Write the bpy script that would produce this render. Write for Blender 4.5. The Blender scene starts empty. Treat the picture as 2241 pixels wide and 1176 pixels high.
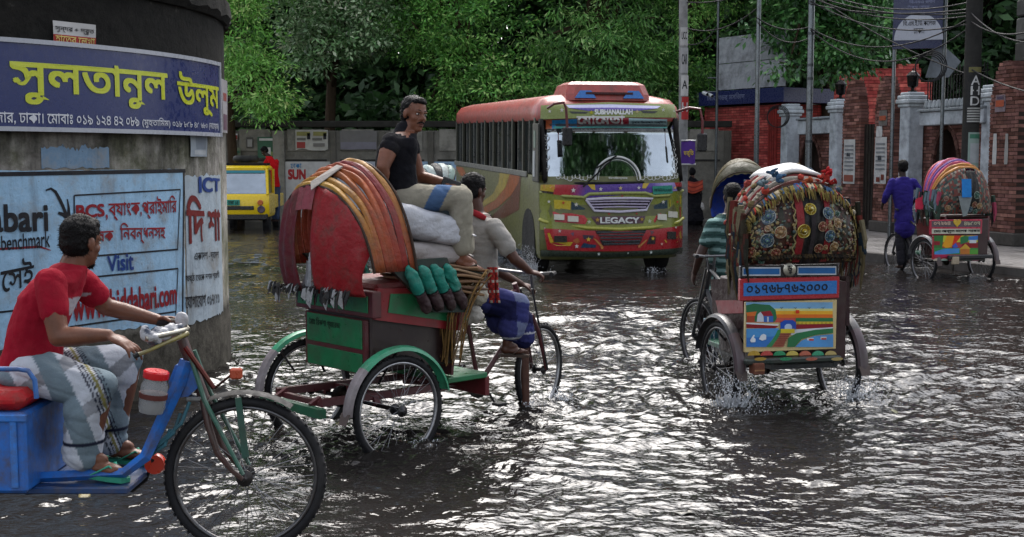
import bpy, bmesh, math, random
import numpy as np
from mathutils import Vector, Matrix, noise

scene = bpy.context.scene
COL = scene.collection
rnd = random.Random(7)
R_ = math.radians

# ------------------------------------------------------------------ camera
CAM_H, PITCH, FPX = 1.88, R_(5.05), 2705.0
cam_d = bpy.data.cameras.new("camera")
cam_d.sensor_width = 36.0
cam_d.lens = 36.0 * FPX / 2241.0
cam_d.clip_end = 600.0
cam = bpy.data.objects.new("camera", cam_d)
cam.location = (0, 0, CAM_H)
cam.rotation_euler = (math.pi / 2 - PITCH, 0, 0)
COL.objects.link(cam)
scene.camera = cam

# ------------------------------------------------------------------ sky and sun
SUN_EL, SUN_AZ = R_(52), R_(2)      # azimuth clockwise from +Y
world = bpy.data.worlds.new("World")
scene.world = world
world.use_nodes = True
wn = world.node_tree
wn.nodes.clear()
sky = wn.nodes.new("ShaderNodeTexSky")
sky.sky_type = 'NISHITA'
sky.sun_disc = False
sky.sun_elevation = SUN_EL
sky.sun_rotation = SUN_AZ
sky.dust_density = 4.0
sky.air_density = 1.0
sky.ozone_density = 1.5
hs = wn.nodes.new("ShaderNodeHueSaturation")
hs.inputs['Saturation'].default_value = 0.38
bg = wn.nodes.new("ShaderNodeBackground")
bg.inputs['Strength'].default_value = 0.15
wo = wn.nodes.new("ShaderNodeOutputWorld")
wn.links.new(sky.outputs[0], hs.inputs['Color'])
wn.links.new(hs.outputs[0], bg.inputs['Color'])
wn.links.new(bg.outputs[0], wo.inputs['Surface'])
sun_d = bpy.data.lights.new("sun", 'SUN')
sun_d.energy = 0.5
sun_d.angle = R_(30)
sun_d.color = (1.0, 0.96, 0.9)
sun = bpy.data.objects.new("sun", sun_d)
sun.rotation_euler = Vector((-math.sin(SUN_AZ) * math.cos(SUN_EL), -math.cos(SUN_AZ) * math.cos(SUN_EL),
                             -math.sin(SUN_EL))).to_track_quat('-Z', 'Y').to_euler()
sun.location = (0, -10, 30)
COL.objects.link(sun)
vs = scene.view_settings
vs.view_transform = 'Standard'
vs.look = 'None'
vs.gamma = 1.0
vs.use_curve_mapping = False
vs.exposure = 1.55

# ------------------------------------------------------------------ layout helpers
CP, SP = math.cos(PITCH), math.sin(PITCH)
def ray(px, py):
    xc, yc = (px - 1120.5) / FPX, (588.0 - py) / FPX
    return Vector((xc, CP + yc * SP, -SP + yc * CP))
CAM = Vector((0, 0, CAM_H))
def at(px, py, Y):
    d = ray(px, py)
    return CAM + d * (Y / d.y)
def onz(px, py, z=0.0):
    d = ray(px, py)
    return CAM + d * ((z - CAM_H) / d.z)
def hit(M, px, py, v, axis=1):
    """where the sight line meets the plane axis=v of the frame M, in the frame's own coordinates"""
    I = M.inverted()
    o = I @ CAM
    d = I.to_3x3() @ ray(px, py)
    return o + d * ((v - o[axis]) / d[axis])

def lin(c):
    return c / 12.92 if c <= 0.04045 else ((c + 0.055) / 1.055) ** 2.4
def C(h, k=1.0):
    """sRGB hex to linear albedo"""
    return tuple(min(0.95, lin(int(h[i:i + 2], 16) / 255.0) * k) for i in (0, 2, 4))
def mixc(a, b, t):
    return tuple(x * (1 - t) + y * t for x, y in zip(a, b))

# ------------------------------------------------------------------ materials
class NT:
    def __init__(self, name):
        self.m = bpy.data.materials.new(name)
        self.m.use_nodes = True
        self.t = self.m.node_tree
        self.t.nodes.clear()
        self.out = self.n('OutputMaterial')
        self.tc = self.n('TexCoord')
    def n(self, kind, **kw):
        nd = self.t.nodes.new('ShaderNode' + kind)
        for k, v in kw.items():
            setattr(nd, k, v)
        return nd
    def l(self, a, b):
        self.t.links.new(a, b)
    def noise(self, scale, detail=4, rough=0.6, vec=None, stretch=None):
        nd = self.n('TexNoise')
        nd.inputs['Scale'].default_value = scale
        nd.inputs['Detail'].default_value = detail
        nd.inputs['Roughness'].default_value = rough
        v = vec or self.tc.outputs['Object']
        if stretch:
            mp = self.n('Mapping')
            mp.inputs['Scale'].default_value = stretch
            self.l(v, mp.inputs['Vector'])
            v = mp.outputs[0]
        self.l(v, nd.inputs['Vector'])
        return nd.outputs['Fac']
    def ramp(self, fac, stops):
        r = self.n('ValToRGB')
        el = r.color_ramp.elements
        while len(el) < len(stops):
            el.new(0.5)
        for e, (p, c) in zip(el, stops):
            e.position = p
            e.color = (c, c, c, 1) if isinstance(c, (int, float)) else (*c, 1)
        self.l(fac, r.inputs['Fac'])
        return r.outputs['Color']
    def mix(self, fac, a, b, mode='MIX'):
        m = self.n('Mix', data_type='RGBA', blend_type=mode)
        for s, v in ((m.inputs['Factor'], fac), (m.inputs['A'], a), (m.inputs['B'], b)):
            if isinstance(v, (int, float)):
                s.default_value = v
            elif isinstance(v, tuple):
                s.default_value = (*v, 1)
            else:
                self.l(v, s)
        return m.outputs['Result']
    def math(self, op, a, b=0.5):
        m = self.n('Math', operation=op)
        for s, v in zip(m.inputs, (a, b)):
            if isinstance(v, (int, float)):
                s.default_value = v
            else:
                self.l(v, s)
        return m.outputs[0]
    def bump(self, h, strength=0.3, dist=0.01, normal=None):
        b = self.n('Bump')
        b.inputs['Strength'].default_value = strength
        b.inputs['Distance'].default_value = dist
        self.l(h, b.inputs['Height'])
        if normal is not None:
            self.l(normal, b.inputs['Normal'])
        return b.outputs[0]
    def bsdf(self, color, rough=0.6, metal=0.0, normal=None, **kw):
        p = self.n('BsdfPrincipled')
        for s, v in (('Base Color', color), ('Roughness', rough), ('Metallic', metal)):
            if isinstance(v, (int, float)):
                p.inputs[s].default_value = v
            elif isinstance(v, tuple):
                p.inputs[s].default_value = (*v, 1)
            else:
                self.l(v, p.inputs[s])
        for k, v in kw.items():
            p.inputs[k.replace('_', ' ')].default_value = v
        if normal is not None:
            self.l(normal, p.inputs['Normal'])
        self.l(p.outputs[0], self.out.inputs['Surface'])
        return p

MATS = {}
def attr_mat(name, rough=0.6, metal=0.0, var=0.15, vscale=9, dirt=0.0, dscale=5, dcol=(0.05, 0.04, 0.03), bump=0.0, bscale=30,
             bdist=0.004, stretch=None, rvar=0.12, **kw):
    """a material whose colour comes from the mesh ('Col'), with grain, grime and relief from noise"""
    t = NT(name)
    a = t.n('Attribute', attribute_name='Col')
    col = a.outputs['Color']
    f = t.noise(vscale, 5, 0.65, stretch=stretch)
    g = t.ramp(f, [(0.25, 1 - var), (0.75, 1 + var)])
    col = t.mix(1.0, col, g, 'MULTIPLY')
    if dirt:
        d = t.ramp(t.noise(dscale, 7, 0.7), [(0.44, 0.0), (0.68, dirt)])
        col = t.mix(d, col, dcol)
    r = t.ramp(t.noise(vscale * 2.3, 3), [(0.3, max(0.02, rough - rvar)), (0.7, min(1, rough + rvar))])
    nrm = t.bump(t.noise(bscale, 4, 0.6, stretch=stretch), bump, bdist) if bump else None
    t.bsdf(col, r, metal, nrm, **kw)
    MATS[name] = t.m
    return t.m

attr_mat('paint', 0.38, var=0.16, dirt=0.55, dscale=6, bump=0.15, bscale=18)
attr_mat('clean_paint', 0.3, var=0.08, dirt=0.15, dscale=9, bump=0.08, bscale=14)
attr_mat('worn_paint', 0.42, var=0.22, vscale=5, dirt=0.75, dscale=11, dcol=(0.07, 0.05, 0.035), bump=0.3, bscale=22)
attr_mat('print', 0.6, var=0.1, vscale=14, dirt=0.3, dscale=7, Specular_IOR_Level=0.25)
attr_mat('cloth', 0.9, var=0.12, vscale=12, dirt=0.12, bump=0.55, bscale=13, bdist=0.02, Specular_IOR_Level=0.12)
attr_mat('hoodcloth', 0.58, var=0.3, vscale=9, dirt=0.7, dscale=9, bump=0.8, bscale=16, bdist=0.014, Specular_IOR_Level=0.3)
attr_mat('skin', 0.5, var=0.28, vscale=14, bump=0.3, bscale=90, bdist=0.003, Specular_IOR_Level=0.35)
attr_mat('hair', 0.5, var=0.3, vscale=60, bump=0.9, bscale=120, bdist=0.008, Specular_IOR_Level=0.12)
attr_mat('rubber', 0.7, var=0.2, dirt=0.35, dcol=(0.06, 0.055, 0.05), bump=0.4, bscale=60, Specular_IOR_Level=0.25)
attr_mat('metal', 0.35, metal=0.9, var=0.2, dirt=0.35, dscale=14, dcol=(0.06, 0.035, 0.02), bump=0.1)
attr_mat('wood', 0.7, var=0.3, vscale=14, stretch=(1, 1, 6), dirt=0.3, bump=0.4, bscale=18, Specular_IOR_Level=0.25)
attr_mat('concrete', 0.85, var=0.22, vscale=4, dirt=0.6, dscale=2.2, dcol=(0.03, 0.03, 0.025), bump=0.5, bscale=14, bdist=0.01, Specular_IOR_Level=0.2)
attr_mat('brick', 0.85, var=0.3, vscale=6, dirt=0.5, dscale=2.5, dcol=(0.03, 0.018, 0.014), bump=0.5, bscale=24, bdist=0.006, Specular_IOR_Level=0.2)
attr_mat('plastic_sack', 0.6, var=0.1, vscale=6, dirt=0.35, dscale=9, dcol=(0.25, 0.23, 0.2), bump=0.7, bscale=9, bdist=0.03)
attr_mat('plastic', 0.3, var=0.08)
attr_mat('bark', 0.95, var=0.35, vscale=5, bump=0.8, bscale=8, bdist=0.03, stretch=(3, 3, 0.6), Specular_IOR_Level=0.1)
attr_mat('gold', 0.3, metal=0.8, var=0.2)

def leaf_mat(name, rough=0.5, trans=0.35):
    t = NT(name)
    a = t.n('Attribute', attribute_name='Col')
    p = t.bsdf((0.1, 0.2, 0.05), rough)
    t.l(a.outputs['Color'], p.inputs['Base Color'])
    tr = t.n('BsdfTranslucent')
    t.l(a.outputs['Color'], tr.inputs['Color'])
    mx = t.n('MixShader')
    mx.inputs[0].default_value = trans
    t.l(p.outputs[0], mx.inputs[1])
    t.l(tr.outputs[0], mx.inputs[2])
    t.l(mx.outputs[0], t.out.inputs['Surface'])
    MATS[name] = t.m
leaf_mat('leaf')
leaf_mat('glossy_leaf', 0.3, 0.2)

def glass_mat(name, tint, rough=0.06, alpha=0.35):
    t = NT(name)
    n1 = t.noise(6, 6, 0.7)
    r = t.ramp(n1, [(0.4, rough), (0.7, rough + 0.25)])
    g = t.bsdf(tint, r, 0.0, IOR=1.5)
    tr = t.n('BsdfTransparent')
    tr.inputs[0].default_value = (0.8, 0.85, 0.85, 1)
    mx = t.n('MixShader')
    mx.inputs[0].default_value = 1 - alpha
    t.l(tr.outputs[0], mx.inputs[2])
    t.l(g.outputs[0], mx.inputs[1])
    t.l(mx.outputs[0], t.out.inputs['Surface'])
    MATS[name] = t.m
glass_mat('glass', (0.02, 0.025, 0.025), 0.04, 0.55)
def windscreen_mat():
    t = NT('windscreen')
    fac = t.ramp(t.noise(3, 5, 0.6), [(0.35, 0.46), (0.7, 0.60)])
    g = t.n('BsdfGlossy'); g.inputs['Roughness'].default_value = 0.03; g.inputs['Color'].default_value = (0.66, 0.72, 0.78, 1)
    tr = t.n('BsdfTransparent'); tr.inputs[0].default_value = (0.45, 0.5, 0.5, 1)
    t.l(t.bump(t.noise(1.3, 2, 0.5), 0.12, 0.02), g.inputs['Normal'])
    mx = t.n('MixShader'); t.l(fac, mx.inputs[0]); t.l(g.outputs[0], mx.inputs[1]); t.l(tr.outputs[0], mx.inputs[2])
    t.l(mx.outputs[0], t.out.inputs['Surface']); MATS['windscreen'] = t.m
windscreen_mat()
glass_mat('clear_plastic', (0.35, 0.35, 0.36), 0.2, 0.45)

# ------------------------------------------------------------------ mesh builder
class MB:
    def __init__(self, M=None):
        self.v, self.f, self.c = [], [], []
        self.M = M
    def add(self, pts, faces, col):
        b = len(self.v)
        if self.M is not None:
            pts = [self.M @ Vector(p) for p in pts]
        self.v.extend([tuple(p) for p in pts])
        self.f.extend([tuple(i + b for i in f) for f in faces])
        if col and isinstance(col[0], (tuple, list)):
            self.c.extend(col)
        else:
            self.c.extend([col] * len(faces))
    def box(self, c, s, col, rot=None, bev=0.0):
        hx, hy, hz = s[0] / 2, s[1] / 2, s[2] / 2
        if rot is None:
            m = Matrix.Identity(3)
        elif isinstance(rot, (int, float)):
            m = Matrix.Rotation(rot, 3, 'Z')
        else:
            m = rot
        c = Vector(c)
        if not bev:
            P = [c + m @ Vector((x, y, z)) for x in (-hx, hx) for y in (-hy, hy) for z in (-hz, hz)]
            F = [(0, 1, 3, 2), (4, 6, 7, 5), (0, 4, 5, 1), (2, 3, 7, 6), (0, 2, 6, 4), (1, 5, 7, 3)]
        else:
            b = min(bev, hx * .9, hy * .9, hz * .9)
            P, idx = [], {}
            for sx in (-1, 1):
                for sy in (-1, 1):
                    for sz in (-1, 1):
                        for k in range(3):
                            q = [sx * (hx - (0 if k == 0 else b)), sy * (hy - (0 if k == 1 else b)), sz * (hz - (0 if k == 2 else b))]
                            idx[(sx, sy, sz, k)] = len(P)
                            P.append(c + m @ Vector(q))
            F = []
            for k in range(3):
                a, e = [i for i in range(3) if i != k]
                for s0 in (-1, 1):
                    q = []
                    for (i, j) in ((-1, -1), (1, -1), (1, 1), (-1, 1)):
                        t = [0, 0, 0]; t[k] = s0; t[a] = i; t[e] = j
                        q.append(idx[(*t, k)])
                    F.append(tuple(q if s0 * (1 if k != 1 else -1) > 0 else q[::-1]))
            for k in range(3):
                a, e = [i for i in range(3) if i != k]
                for i in (-1, 1):
                    for j in (-1, 1):
                        t0 = [0, 0, 0]; t0[a] = i; t0[e] = j
                        t1 = list(t0); t0[k] = -1; t1[k] = 1
                        F.append((idx[(*t0, a)], idx[(*t1, a)], idx[(*t1, e)], idx[(*t0, e)]))
            for sx in (-1, 1):
                for sy in (-1, 1):
                    for sz in (-1, 1):
                        F.append(tuple(idx[(sx, sy, sz, k)] for k in range(3)))
        self.add(P, F, col)
        return self
    def bar(self, a, b, w, h, col, up=(0, 0, 1), bev=0.0):
        a, b = Vector(a), Vector(b)
        x = (b - a)
        L = x.length
        x.normalize()
        y = Vector(up).cross(x)
        if y.length < 1e-4:
            y = Vector((0, 1, 0)).cross(x)
        y.normalize()
        z = x.cross(y)
        return self.box((a + b) / 2, (L, w, h), col, Matrix((x, y, z)).transposed(), bev)
    def tube(self, pts, r, col, n=8, cap=True, closed=False, flat=1.0, up=None):
        pts = [Vector(p) for p in pts]
        N = len(pts)
        rs = [r] * N if isinstance(r, (int, float)) else list(r)
        tang = []
        for i in range(N):
            a = pts[(i - 1) % N] if (closed or i > 0) else pts[i]
            b = pts[(i + 1) % N] if (closed or i < N - 1) else pts[i]
            d = (b - a)
            tang.append(d.normalized() if d.length > 1e-9 else Vector((0, 0, 1)))
        t0 = tang[0]
        nv = Vector(up) if up else (Vector((0, 0, 1)) if abs(t0.z) < 0.9 else Vector((1, 0, 0)))
        nv = (nv - t0 * nv.dot(t0)).normalized()
        P = []
        for i in range(N):
            t = tang[i]
            nv = (nv - t * nv.dot(t))
            nv = nv.normalized() if nv.length > 1e-6 else t.orthogonal().normalized()
            bn = t.cross(nv)
            for k in range(n):
                a = 2 * math.pi * k / n
                P.append(pts[i] + (nv * math.cos(a) * flat + bn * math.sin(a)) * rs[i])
        F = []
        for i in range(N if closed else N - 1):
            j = (i + 1) % N
            for k in range(n):
                k2 = (k + 1) % n
                F.append((i * n + k, i * n + k2, j * n + k2, j * n + k))
        if cap and not closed:
            F.append(tuple(range(n))[::-1])
            F.append(tuple((N - 1) * n + k for k in range(n)))
        self.add(P, F, col)
        return self
    def loft(self, rings, col, cap=True, closed=True):
        n = len(rings[0])
        P = [p for r in rings for p in r]
        F = []
        for i in range(len(rings) - 1):
            for k in range(n if closed else n - 1):
                k2 = (k + 1) % n
                F.append((i * n + k, i * n + k2, (i + 1) * n + k2, (i + 1) * n + k))
        if cap:
            F.append(tuple(range(n))[::-1])
            F.append(tuple((len(rings) - 1) * n + k for k in range(n)))
        self.add(P, F, col)
        return self
    def grid(self, fn, nu, nv, col):
        """sheet fn(u, v), u and v in 0..1; col a colour or col(u, v)"""
        P = [fn(i / nu, j / nv) for i in range(nu + 1) for j in range(nv + 1)]
        F, K = [], []
        for i in range(nu):
            for j in range(nv):
                a = i * (nv + 1) + j
                F.append((a, a + nv + 1, a + nv + 2, a + 1))
                if callable(col):
                    K.append(col((i + .5) / nu, (j + .5) / nv))
        self.add(P, F, K if callable(col) else col)
        return self
    def lathe(self, prof, c, col, axis=(0, 0, 1), n=20):
        ax = Vector(axis).normalized()
        e1 = ax.orthogonal().normalized()
        e2 = ax.cross(e1)
        c = Vector(c)
        P = []
        for (r, h) in prof:
            for k in range(n):
                a = 2 * math.pi * k / n
                P.append(c + ax * h + (e1 * math.cos(a) + e2 * math.sin(a)) * max(r, 1e-4))
        F = []
        for i in range(len(prof) - 1):
            for k in range(n):
                k2 = (k + 1) % n
                F.append((i * n + k, i * n + k2, (i + 1) * n + k2, (i + 1) * n + k))
        F.append(tuple(range(n))[::-1])
        F.append(tuple((len(prof) - 1) * n + k for k in range(n)))
        self.add(P, F, col)
        return self
    def torus(self, c, axis, R, r, col, nR=40, nr=8, a0=0.0, a1=2 * math.pi, flat=1.0, e1=None):
        ax = Vector(axis).normalized()
        e1 = Vector(e1).normalized() if e1 else ax.orthogonal().normalized()
        e2 = ax.cross(e1)
        c = Vector(c)
        full = abs(a1 - a0 - 2 * math.pi) < 1e-6
        m = nR if full else nR + 1
        P = []
        for i in range(m):
            a = a0 + (a1 - a0) * i / nR
            d = e1 * math.cos(a) + e2 * math.sin(a)
            for k in range(nr):
                b = 2 * math.pi * k / nr
                P.append(c + d * (R + r * math.cos(b)) + ax * r * math.sin(b) * flat)
        F = []
        for i in range(nR):
            j = (i + 1) % m
            for k in range(nr):
                k2 = (k + 1) % nr
                F.append((i * nr + k, j * nr + k, j * nr + k2, i * nr + k2))
        self.add(P, F, col)
        return self
    def ell(self, c, r, col, rot=None, nu=12, nv=8):
        c = Vector(c)
        m = rot or Matrix.Identity(3)
        P = [c + m @ Vector((0, 0, r[2]))]
        for i in range(1, nv):
            th = math.pi * i / nv
            for k in range(nu):
                a = 2 * math.pi * k / nu
                P.append(c + m @ Vector((r[0] * math.sin(th) * math.cos(a), r[1] * math.sin(th) * math.sin(a), r[2] * math.cos(th))))
        P.append(c - m @ Vector((0, 0, r[2])))
        F = [(0, 1 + k, 1 + (k + 1) % nu) for k in range(nu)]
        for i in range(nv - 2):
            for k in range(nu):
                k2 = (k + 1) % nu
                a, b = 1 + i * nu, 1 + (i + 1) * nu
                F.append((a + k, b + k, b + k2, a + k2))
        last = len(P) - 1
        b = 1 + (nv - 2) * nu
        F += [(last, b + (k + 1) % nu, b + k) for k in range(nu)]
        self.add(P, F, col)
        return self
    def poly(self, pts, col):
        self.add(pts, [tuple(range(len(pts)))], col)
        return self
    def slab(self, pts, d, col):
        """polygon pts pushed out by the vector d"""
        d = Vector(d)
        n = len(pts)
        P = [Vector(p) for p in pts] + [Vector(p) + d for p in pts]
        F = [tuple(range(n))[::-1], tuple(range(n, 2 * n))] + [(i, (i + 1) % n, n + (i + 1) % n, n + i) for i in range(n)]
        self.add(P, F, col)
        return self
    def star(self, c, ux, uy, r, col, n=5, inner=0.42):
        P = []
        for i in range(2 * n):
            a = math.pi / 2 + math.pi * i / n
            q = r if i % 2 == 0 else r * inner
            P.append(Vector(c) + Vector(ux) * q * math.cos(a) + Vector(uy) * q * math.sin(a))
        self.add(P, [tuple(range(2 * n))], col)
        return self
    def disc(self, c, ux, uy, r, col, n=14):
        self.add([Vector(c) + Vector(ux) * r * math.cos(2 * math.pi * i / n) + Vector(uy) * r * math.sin(2 * math.pi * i / n)
                  for i in range(n)], [tuple(range(n))], col)
        return self
    def build(self, name, mat, parent=None, smooth=False, fix=True):
        me = bpy.data.meshes.new(name)
        me.from_pydata(self.v, [], self.f)
        at_ = me.attributes.new('Col', 'FLOAT_COLOR', 'FACE')
        arr = np.ones((len(self.f), 4), np.float32)
        arr[:, :3] = np.array(self.c, np.float32).reshape(-1, 3) if self.c else 0.5
        at_.data.foreach_set('color', arr.ravel())
        if fix:
            bm = bmesh.new(); bm.from_mesh(me)
            bmesh.ops.recalc_face_normals(bm, faces=bm.faces)
            bm.to_mesh(me); bm.free()
        if smooth:
            me.shade_smooth()
            if smooth is not True:
                me.set_sharp_from_angle(angle=R_(smooth))
        me.materials.append(MATS[mat] if isinstance(mat, str) else mat)
        ob = bpy.data.objects.new(name, me)
        COL.objects.link(ob)
        if parent is not None:
            ob.parent = parent
        return ob

def tag(o, label=None, cat=None, group=None, kind=None):
    for k, v in (('label', label), ('category', cat), ('group', group), ('kind', kind)):
        if v:
            o[k] = v
    return o
def thing(name, label, cat, loc=(0, 0, 0), rot=(0, 0, 0), group=None):
    o = bpy.data.objects.new(name, None)
    o.empty_display_size = 0.2
    o.location = loc
    o.rotation_euler = rot if isinstance(rot, (tuple, list)) else (0, 0, rot)
    COL.objects.link(o)
    return tag(o, label, cat, group, 'thing')
def frame(loc, rot=(0, 0, 0)):
    r = rot if isinstance(rot, (tuple, list)) else (0, 0, rot)
    from mathutils import Euler
    return Matrix.Translation(Vector(loc)) @ Euler(r).to_matrix().to_4x4()

def organic(name, mb, mat, parent, voxel, smooth=4, colorfn=None, disp=None, keep=None):
    """closed overlapping shapes fused into one continuous skin"""
    me = bpy.data.meshes.new(name)
    me.from_pydata(mb.v, [], mb.f)
    bm = bmesh.new(); bm.from_mesh(me)
    bmesh.ops.recalc_face_normals(bm, faces=bm.faces)
    bm.to_mesh(me); bm.free()
    tmp = bpy.data.objects.new(name + '_tmp', me)
    COL.objects.link(tmp)
    md = tmp.modifiers.new('r', 'REMESH'); md.mode = 'VOXEL'; md.voxel_size = voxel; md.adaptivity = 0.0
    if smooth:
        ms = tmp.modifiers.new('s', 'SMOOTH'); ms.factor = 0.5; ms.iterations = smooth
    dg = bpy.context.evaluated_depsgraph_get()
    m2 = bpy.data.meshes.new_from_object(tmp.evaluated_get(dg))
    bpy.data.objects.remove(tmp)
    n = len(m2.vertices)
    co = np.empty(n * 3, np.float32); m2.vertices.foreach_get('co', co); co = co.reshape(-1, 3)
    if disp is not None:
        nr = np.empty(n * 3, np.float32); m2.vertices.foreach_get('normal', nr); nr = nr.reshape(-1, 3)
        co = co + nr * disp(co)[:, None]
        m2.vertices.foreach_set('co', co.astype(np.float32).ravel())
    a = m2.attributes.new('Col', 'FLOAT_COLOR', 'POINT')
    arr = np.ones((n, 4), np.float32)
    arr[:, :3] = colorfn(co) if callable(colorfn) else np.array(colorfn)[None, :]
    a.data.foreach_set('color', arr.ravel())
    m2.name = name
    m2.materials.clear()
    m2.materials.append(MATS[mat])
    m2.shade_smooth()
    ob = bpy.data.objects.new(name, m2)
    COL.objects.link(ob)
    if parent is not None:
        ob.parent = parent
    return ob

def folds(seed, amp, scale, direction=None):
    """cloth relief for organic(): broad swells plus sharper creases"""
    rs = np.random.RandomState(seed)
    W = rs.normal(size=(7, 3)) * scale
    ph = rs.rand(12) * 6.28
    W2 = rs.normal(size=(4, 3)) * scale * 0.4
    W3 = rs.normal(size=(5, 3)) * scale * np.array([0.8, 0.8, 1.5])
    def f(co):
        wob = sum(np.sin(co @ W2[i] + ph[i]) for i in range(4)) * 0.9
        soft = sum(np.sin(co @ W[i] + ph[i] + wob) / 3.0 for i in range(7))
        crease = sum(np.maximum(0, 1 - 3.2 * np.abs(np.sin(co @ W3[i] * 0.5 + ph[i + 5] + wob * 0.6))) for i in range(5))
        return amp * (0.7 * soft - 0.55 * crease)
    return f

# ------------------------------------------------------------------ lettering
def text_mesh(s, res=3):
    """(verts, faces, layers) of a line of lettering, unit size"""
    cu = bpy.data.curves.new('txt', 'FONT'); cu.body = s; cu.size = 1.0; cu.resolution_u = res
    ob = bpy.data.objects.new('txt', cu); COL.objects.link(ob)
    dg = bpy.context.evaluated_depsgraph_get()
    ev = ob.evaluated_get(dg); me = ev.to_mesh()
    V = [(v.co.x, v.co.y) for v in me.vertices]
    F = [tuple(p.vertices) for p in me.polygons]
    ev.to_mesh_clear()
    Ly = [0] * len(V)
    if any(ord(ch) > 0x900 for ch in s):      # letters drawn with crossing strokes: lay each stroke again so that no crossing is left open
        from mathutils.geometry import interpolate_bezier
        loops = []
        for sp in ev.to_curve(dg).splines:
            bp = sp.bezier_points
            pts = []
            for i in range(len(bp)):
                a, b = bp[i], bp[(i + 1) % len(bp)]
                pts += [(p.x, p.y) for p in interpolate_bezier(a.co, a.handle_right, b.handle_left, b.co, 6)[:-1]]
            q = [p for i, p in enumerate(pts) if abs(p[0] - pts[i - 1][0]) + abs(p[1] - pts[i - 1][1]) > 1e-4]
            if len(q) > 2:
                loops.append(q)
        ev.to_curve_clear()
        def area(p):
            return 0.5 * sum(p[i - 1][0] * p[i][1] - p[i][0] * p[i - 1][1] for i in range(len(p)))
        def inside(pt, p):
            c = False
            for i in range(len(p)):
                (x1, y1), (x2, y2) = p[i], p[i - 1]
                if (y1 > pt[1]) != (y2 > pt[1]) and pt[0] < (x2 - x1) * (pt[1] - y1) / (y2 - y1) + x1:
                    c = not c
            return c
        within = lambda h, o: area(h) * area(o) < 0 and abs(area(o)) > abs(area(h)) and all(inside(pt, o) for pt in h[::max(1, len(h) // 8)])
        holes = [p for p in loops if any(within(p, q) for q in loops if q is not p)]
        for oi, o in enumerate([p for p in loops if p not in holes]):
            cv = bpy.data.curves.new('fill', 'CURVE'); cv.dimensions = '2D'; cv.fill_mode = 'BOTH'
            for p in [o] + [h for h in holes if within(h, o)]:
                sp = cv.splines.new('POLY'); sp.points.add(len(p) - 1); sp.use_cyclic_u = True
                for pt, (x, y) in zip(sp.points, p):
                    pt.co = (x, y, 0, 1)
            fo = bpy.data.objects.new('fill', cv); fm = fo.to_mesh(); b = len(V)
            V += [(v.co.x, v.co.y) for v in fm.vertices]
            F += [tuple(b + i for i in q.vertices) for q in fm.polygons]
            Ly += [1 + oi % 2] * (len(V) - b)
            fo.to_mesh_clear(); bpy.data.objects.remove(fo); bpy.data.curves.remove(cv)
    bpy.data.objects.remove(ob); bpy.data.curves.remove(cu)
    return V, F, Ly
TXT = {}
def lettering(mb, s, fn, col, bold=0.0, res=10, lift=0.00025):
    """lay a line of lettering: fn(u, v) with u 0..1 across the line, v 0..1 from the lowest to the highest stroke"""
    res = 12 if any(ord(ch) > 0x900 for ch in s) else 4
    if (s, res) not in TXT:
        TXT[(s, res)] = text_mesh(s, res)
    V, F, Ly = TXT[(s, res)]
    if not V:
        return
    xs = [p[0] for p in V]; ys = [p[1] for p in V]
    x0, w, y0, h = min(xs), max(xs) - min(xs), min(ys), max(ys) - min(ys)
    # a heavier hand: the same stroke laid several times, a brush width apart
    offs = [(0, 0)] if bold < .005 else [(0, 0)] + [(bold * math.cos(i * math.pi / 2 + .8), bold * math.sin(i * math.pi / 2 + .8)) for i in (range(4) if bold > .024 else (0, 2))]
    base, nrm = [], []
    for (x, y) in V:
        u, v = (x - x0) / w, (y - y0) / h
        p = Vector(fn(u, v))
        base.append(p)
        nrm.append((Vector(fn(u + .01, v)) - p, Vector(fn(u, v + .01)) - p))
    for q, (ox, oy) in enumerate(offs):
        P = []
        for p, (du, dv), k in zip(base, nrm, Ly):
            P.append(p + du * (100 * ox / w) + dv * (100 * oy / h) + du.cross(dv).normalized() * (lift * (3 * q + k)))
        n0 = Ly.index(1) if (q and 1 in Ly) else len(V)
        mb.add(P[:n0], F if n0 == len(V) else [g for g in F if max(g) < n0], col)
def quad_fn(a, b, d, c, out=(0, 0, 0)):
    """bilinear sheet: a bottom left, b bottom right, d top left, c top right"""
    a, b, c, d, o = Vector(a), Vector(b), Vector(c), Vector(d), Vector(out)
    return lambda u, v: a * (1 - u) * (1 - v) + b * u * (1 - v) + d * (1 - u) * v + c * u * v + o

# ------------------------------------------------------------------ ground: road bed, water, pavement
def road_z(x, y):
    """the flooded street with a raised shoulder on the photographer's side"""
    t = min(1.0, max(0.0, (6.02 - y) / 0.30))
    return -0.09 + (0.075 + 0.09) * t * t * (3 - 2 * t)
t = NT('road')
n1 = t.noise(3, 8, 0.7)
t.bsdf(t.ramp(n1, [(0.3, (0.03, 0.028, 0.026)), (0.7, (0.07, 0.062, 0.055))]), 0.7, 0, t.bump(t.noise(120, 3), 0.5, 0.006))
MATS['road'] = t.m
mb = MB()
ys = [-30, -5, 0, 3] + [5.0 + 0.06 * i for i in range(22)] + [7, 10, 20, 40, 70, 150, 400]
xs = [-400, -60, -20, -10, -5, 0, 5, 10, 20, 60, 400]
P = [(x, y, road_z(x, y)) for y in ys for x in xs]
F = [(j * len(xs) + i, j * len(xs) + i + 1, (j + 1) * len(xs) + i + 1, (j + 1) * len(xs) + i) for j in range(len(ys) - 1) for i in range(len(xs) - 1)]
mb.add(P, F, (0.05, 0.05, 0.05))
tag(mb.build('road', 'road', smooth=True, fix=False), kind='structure')

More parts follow.
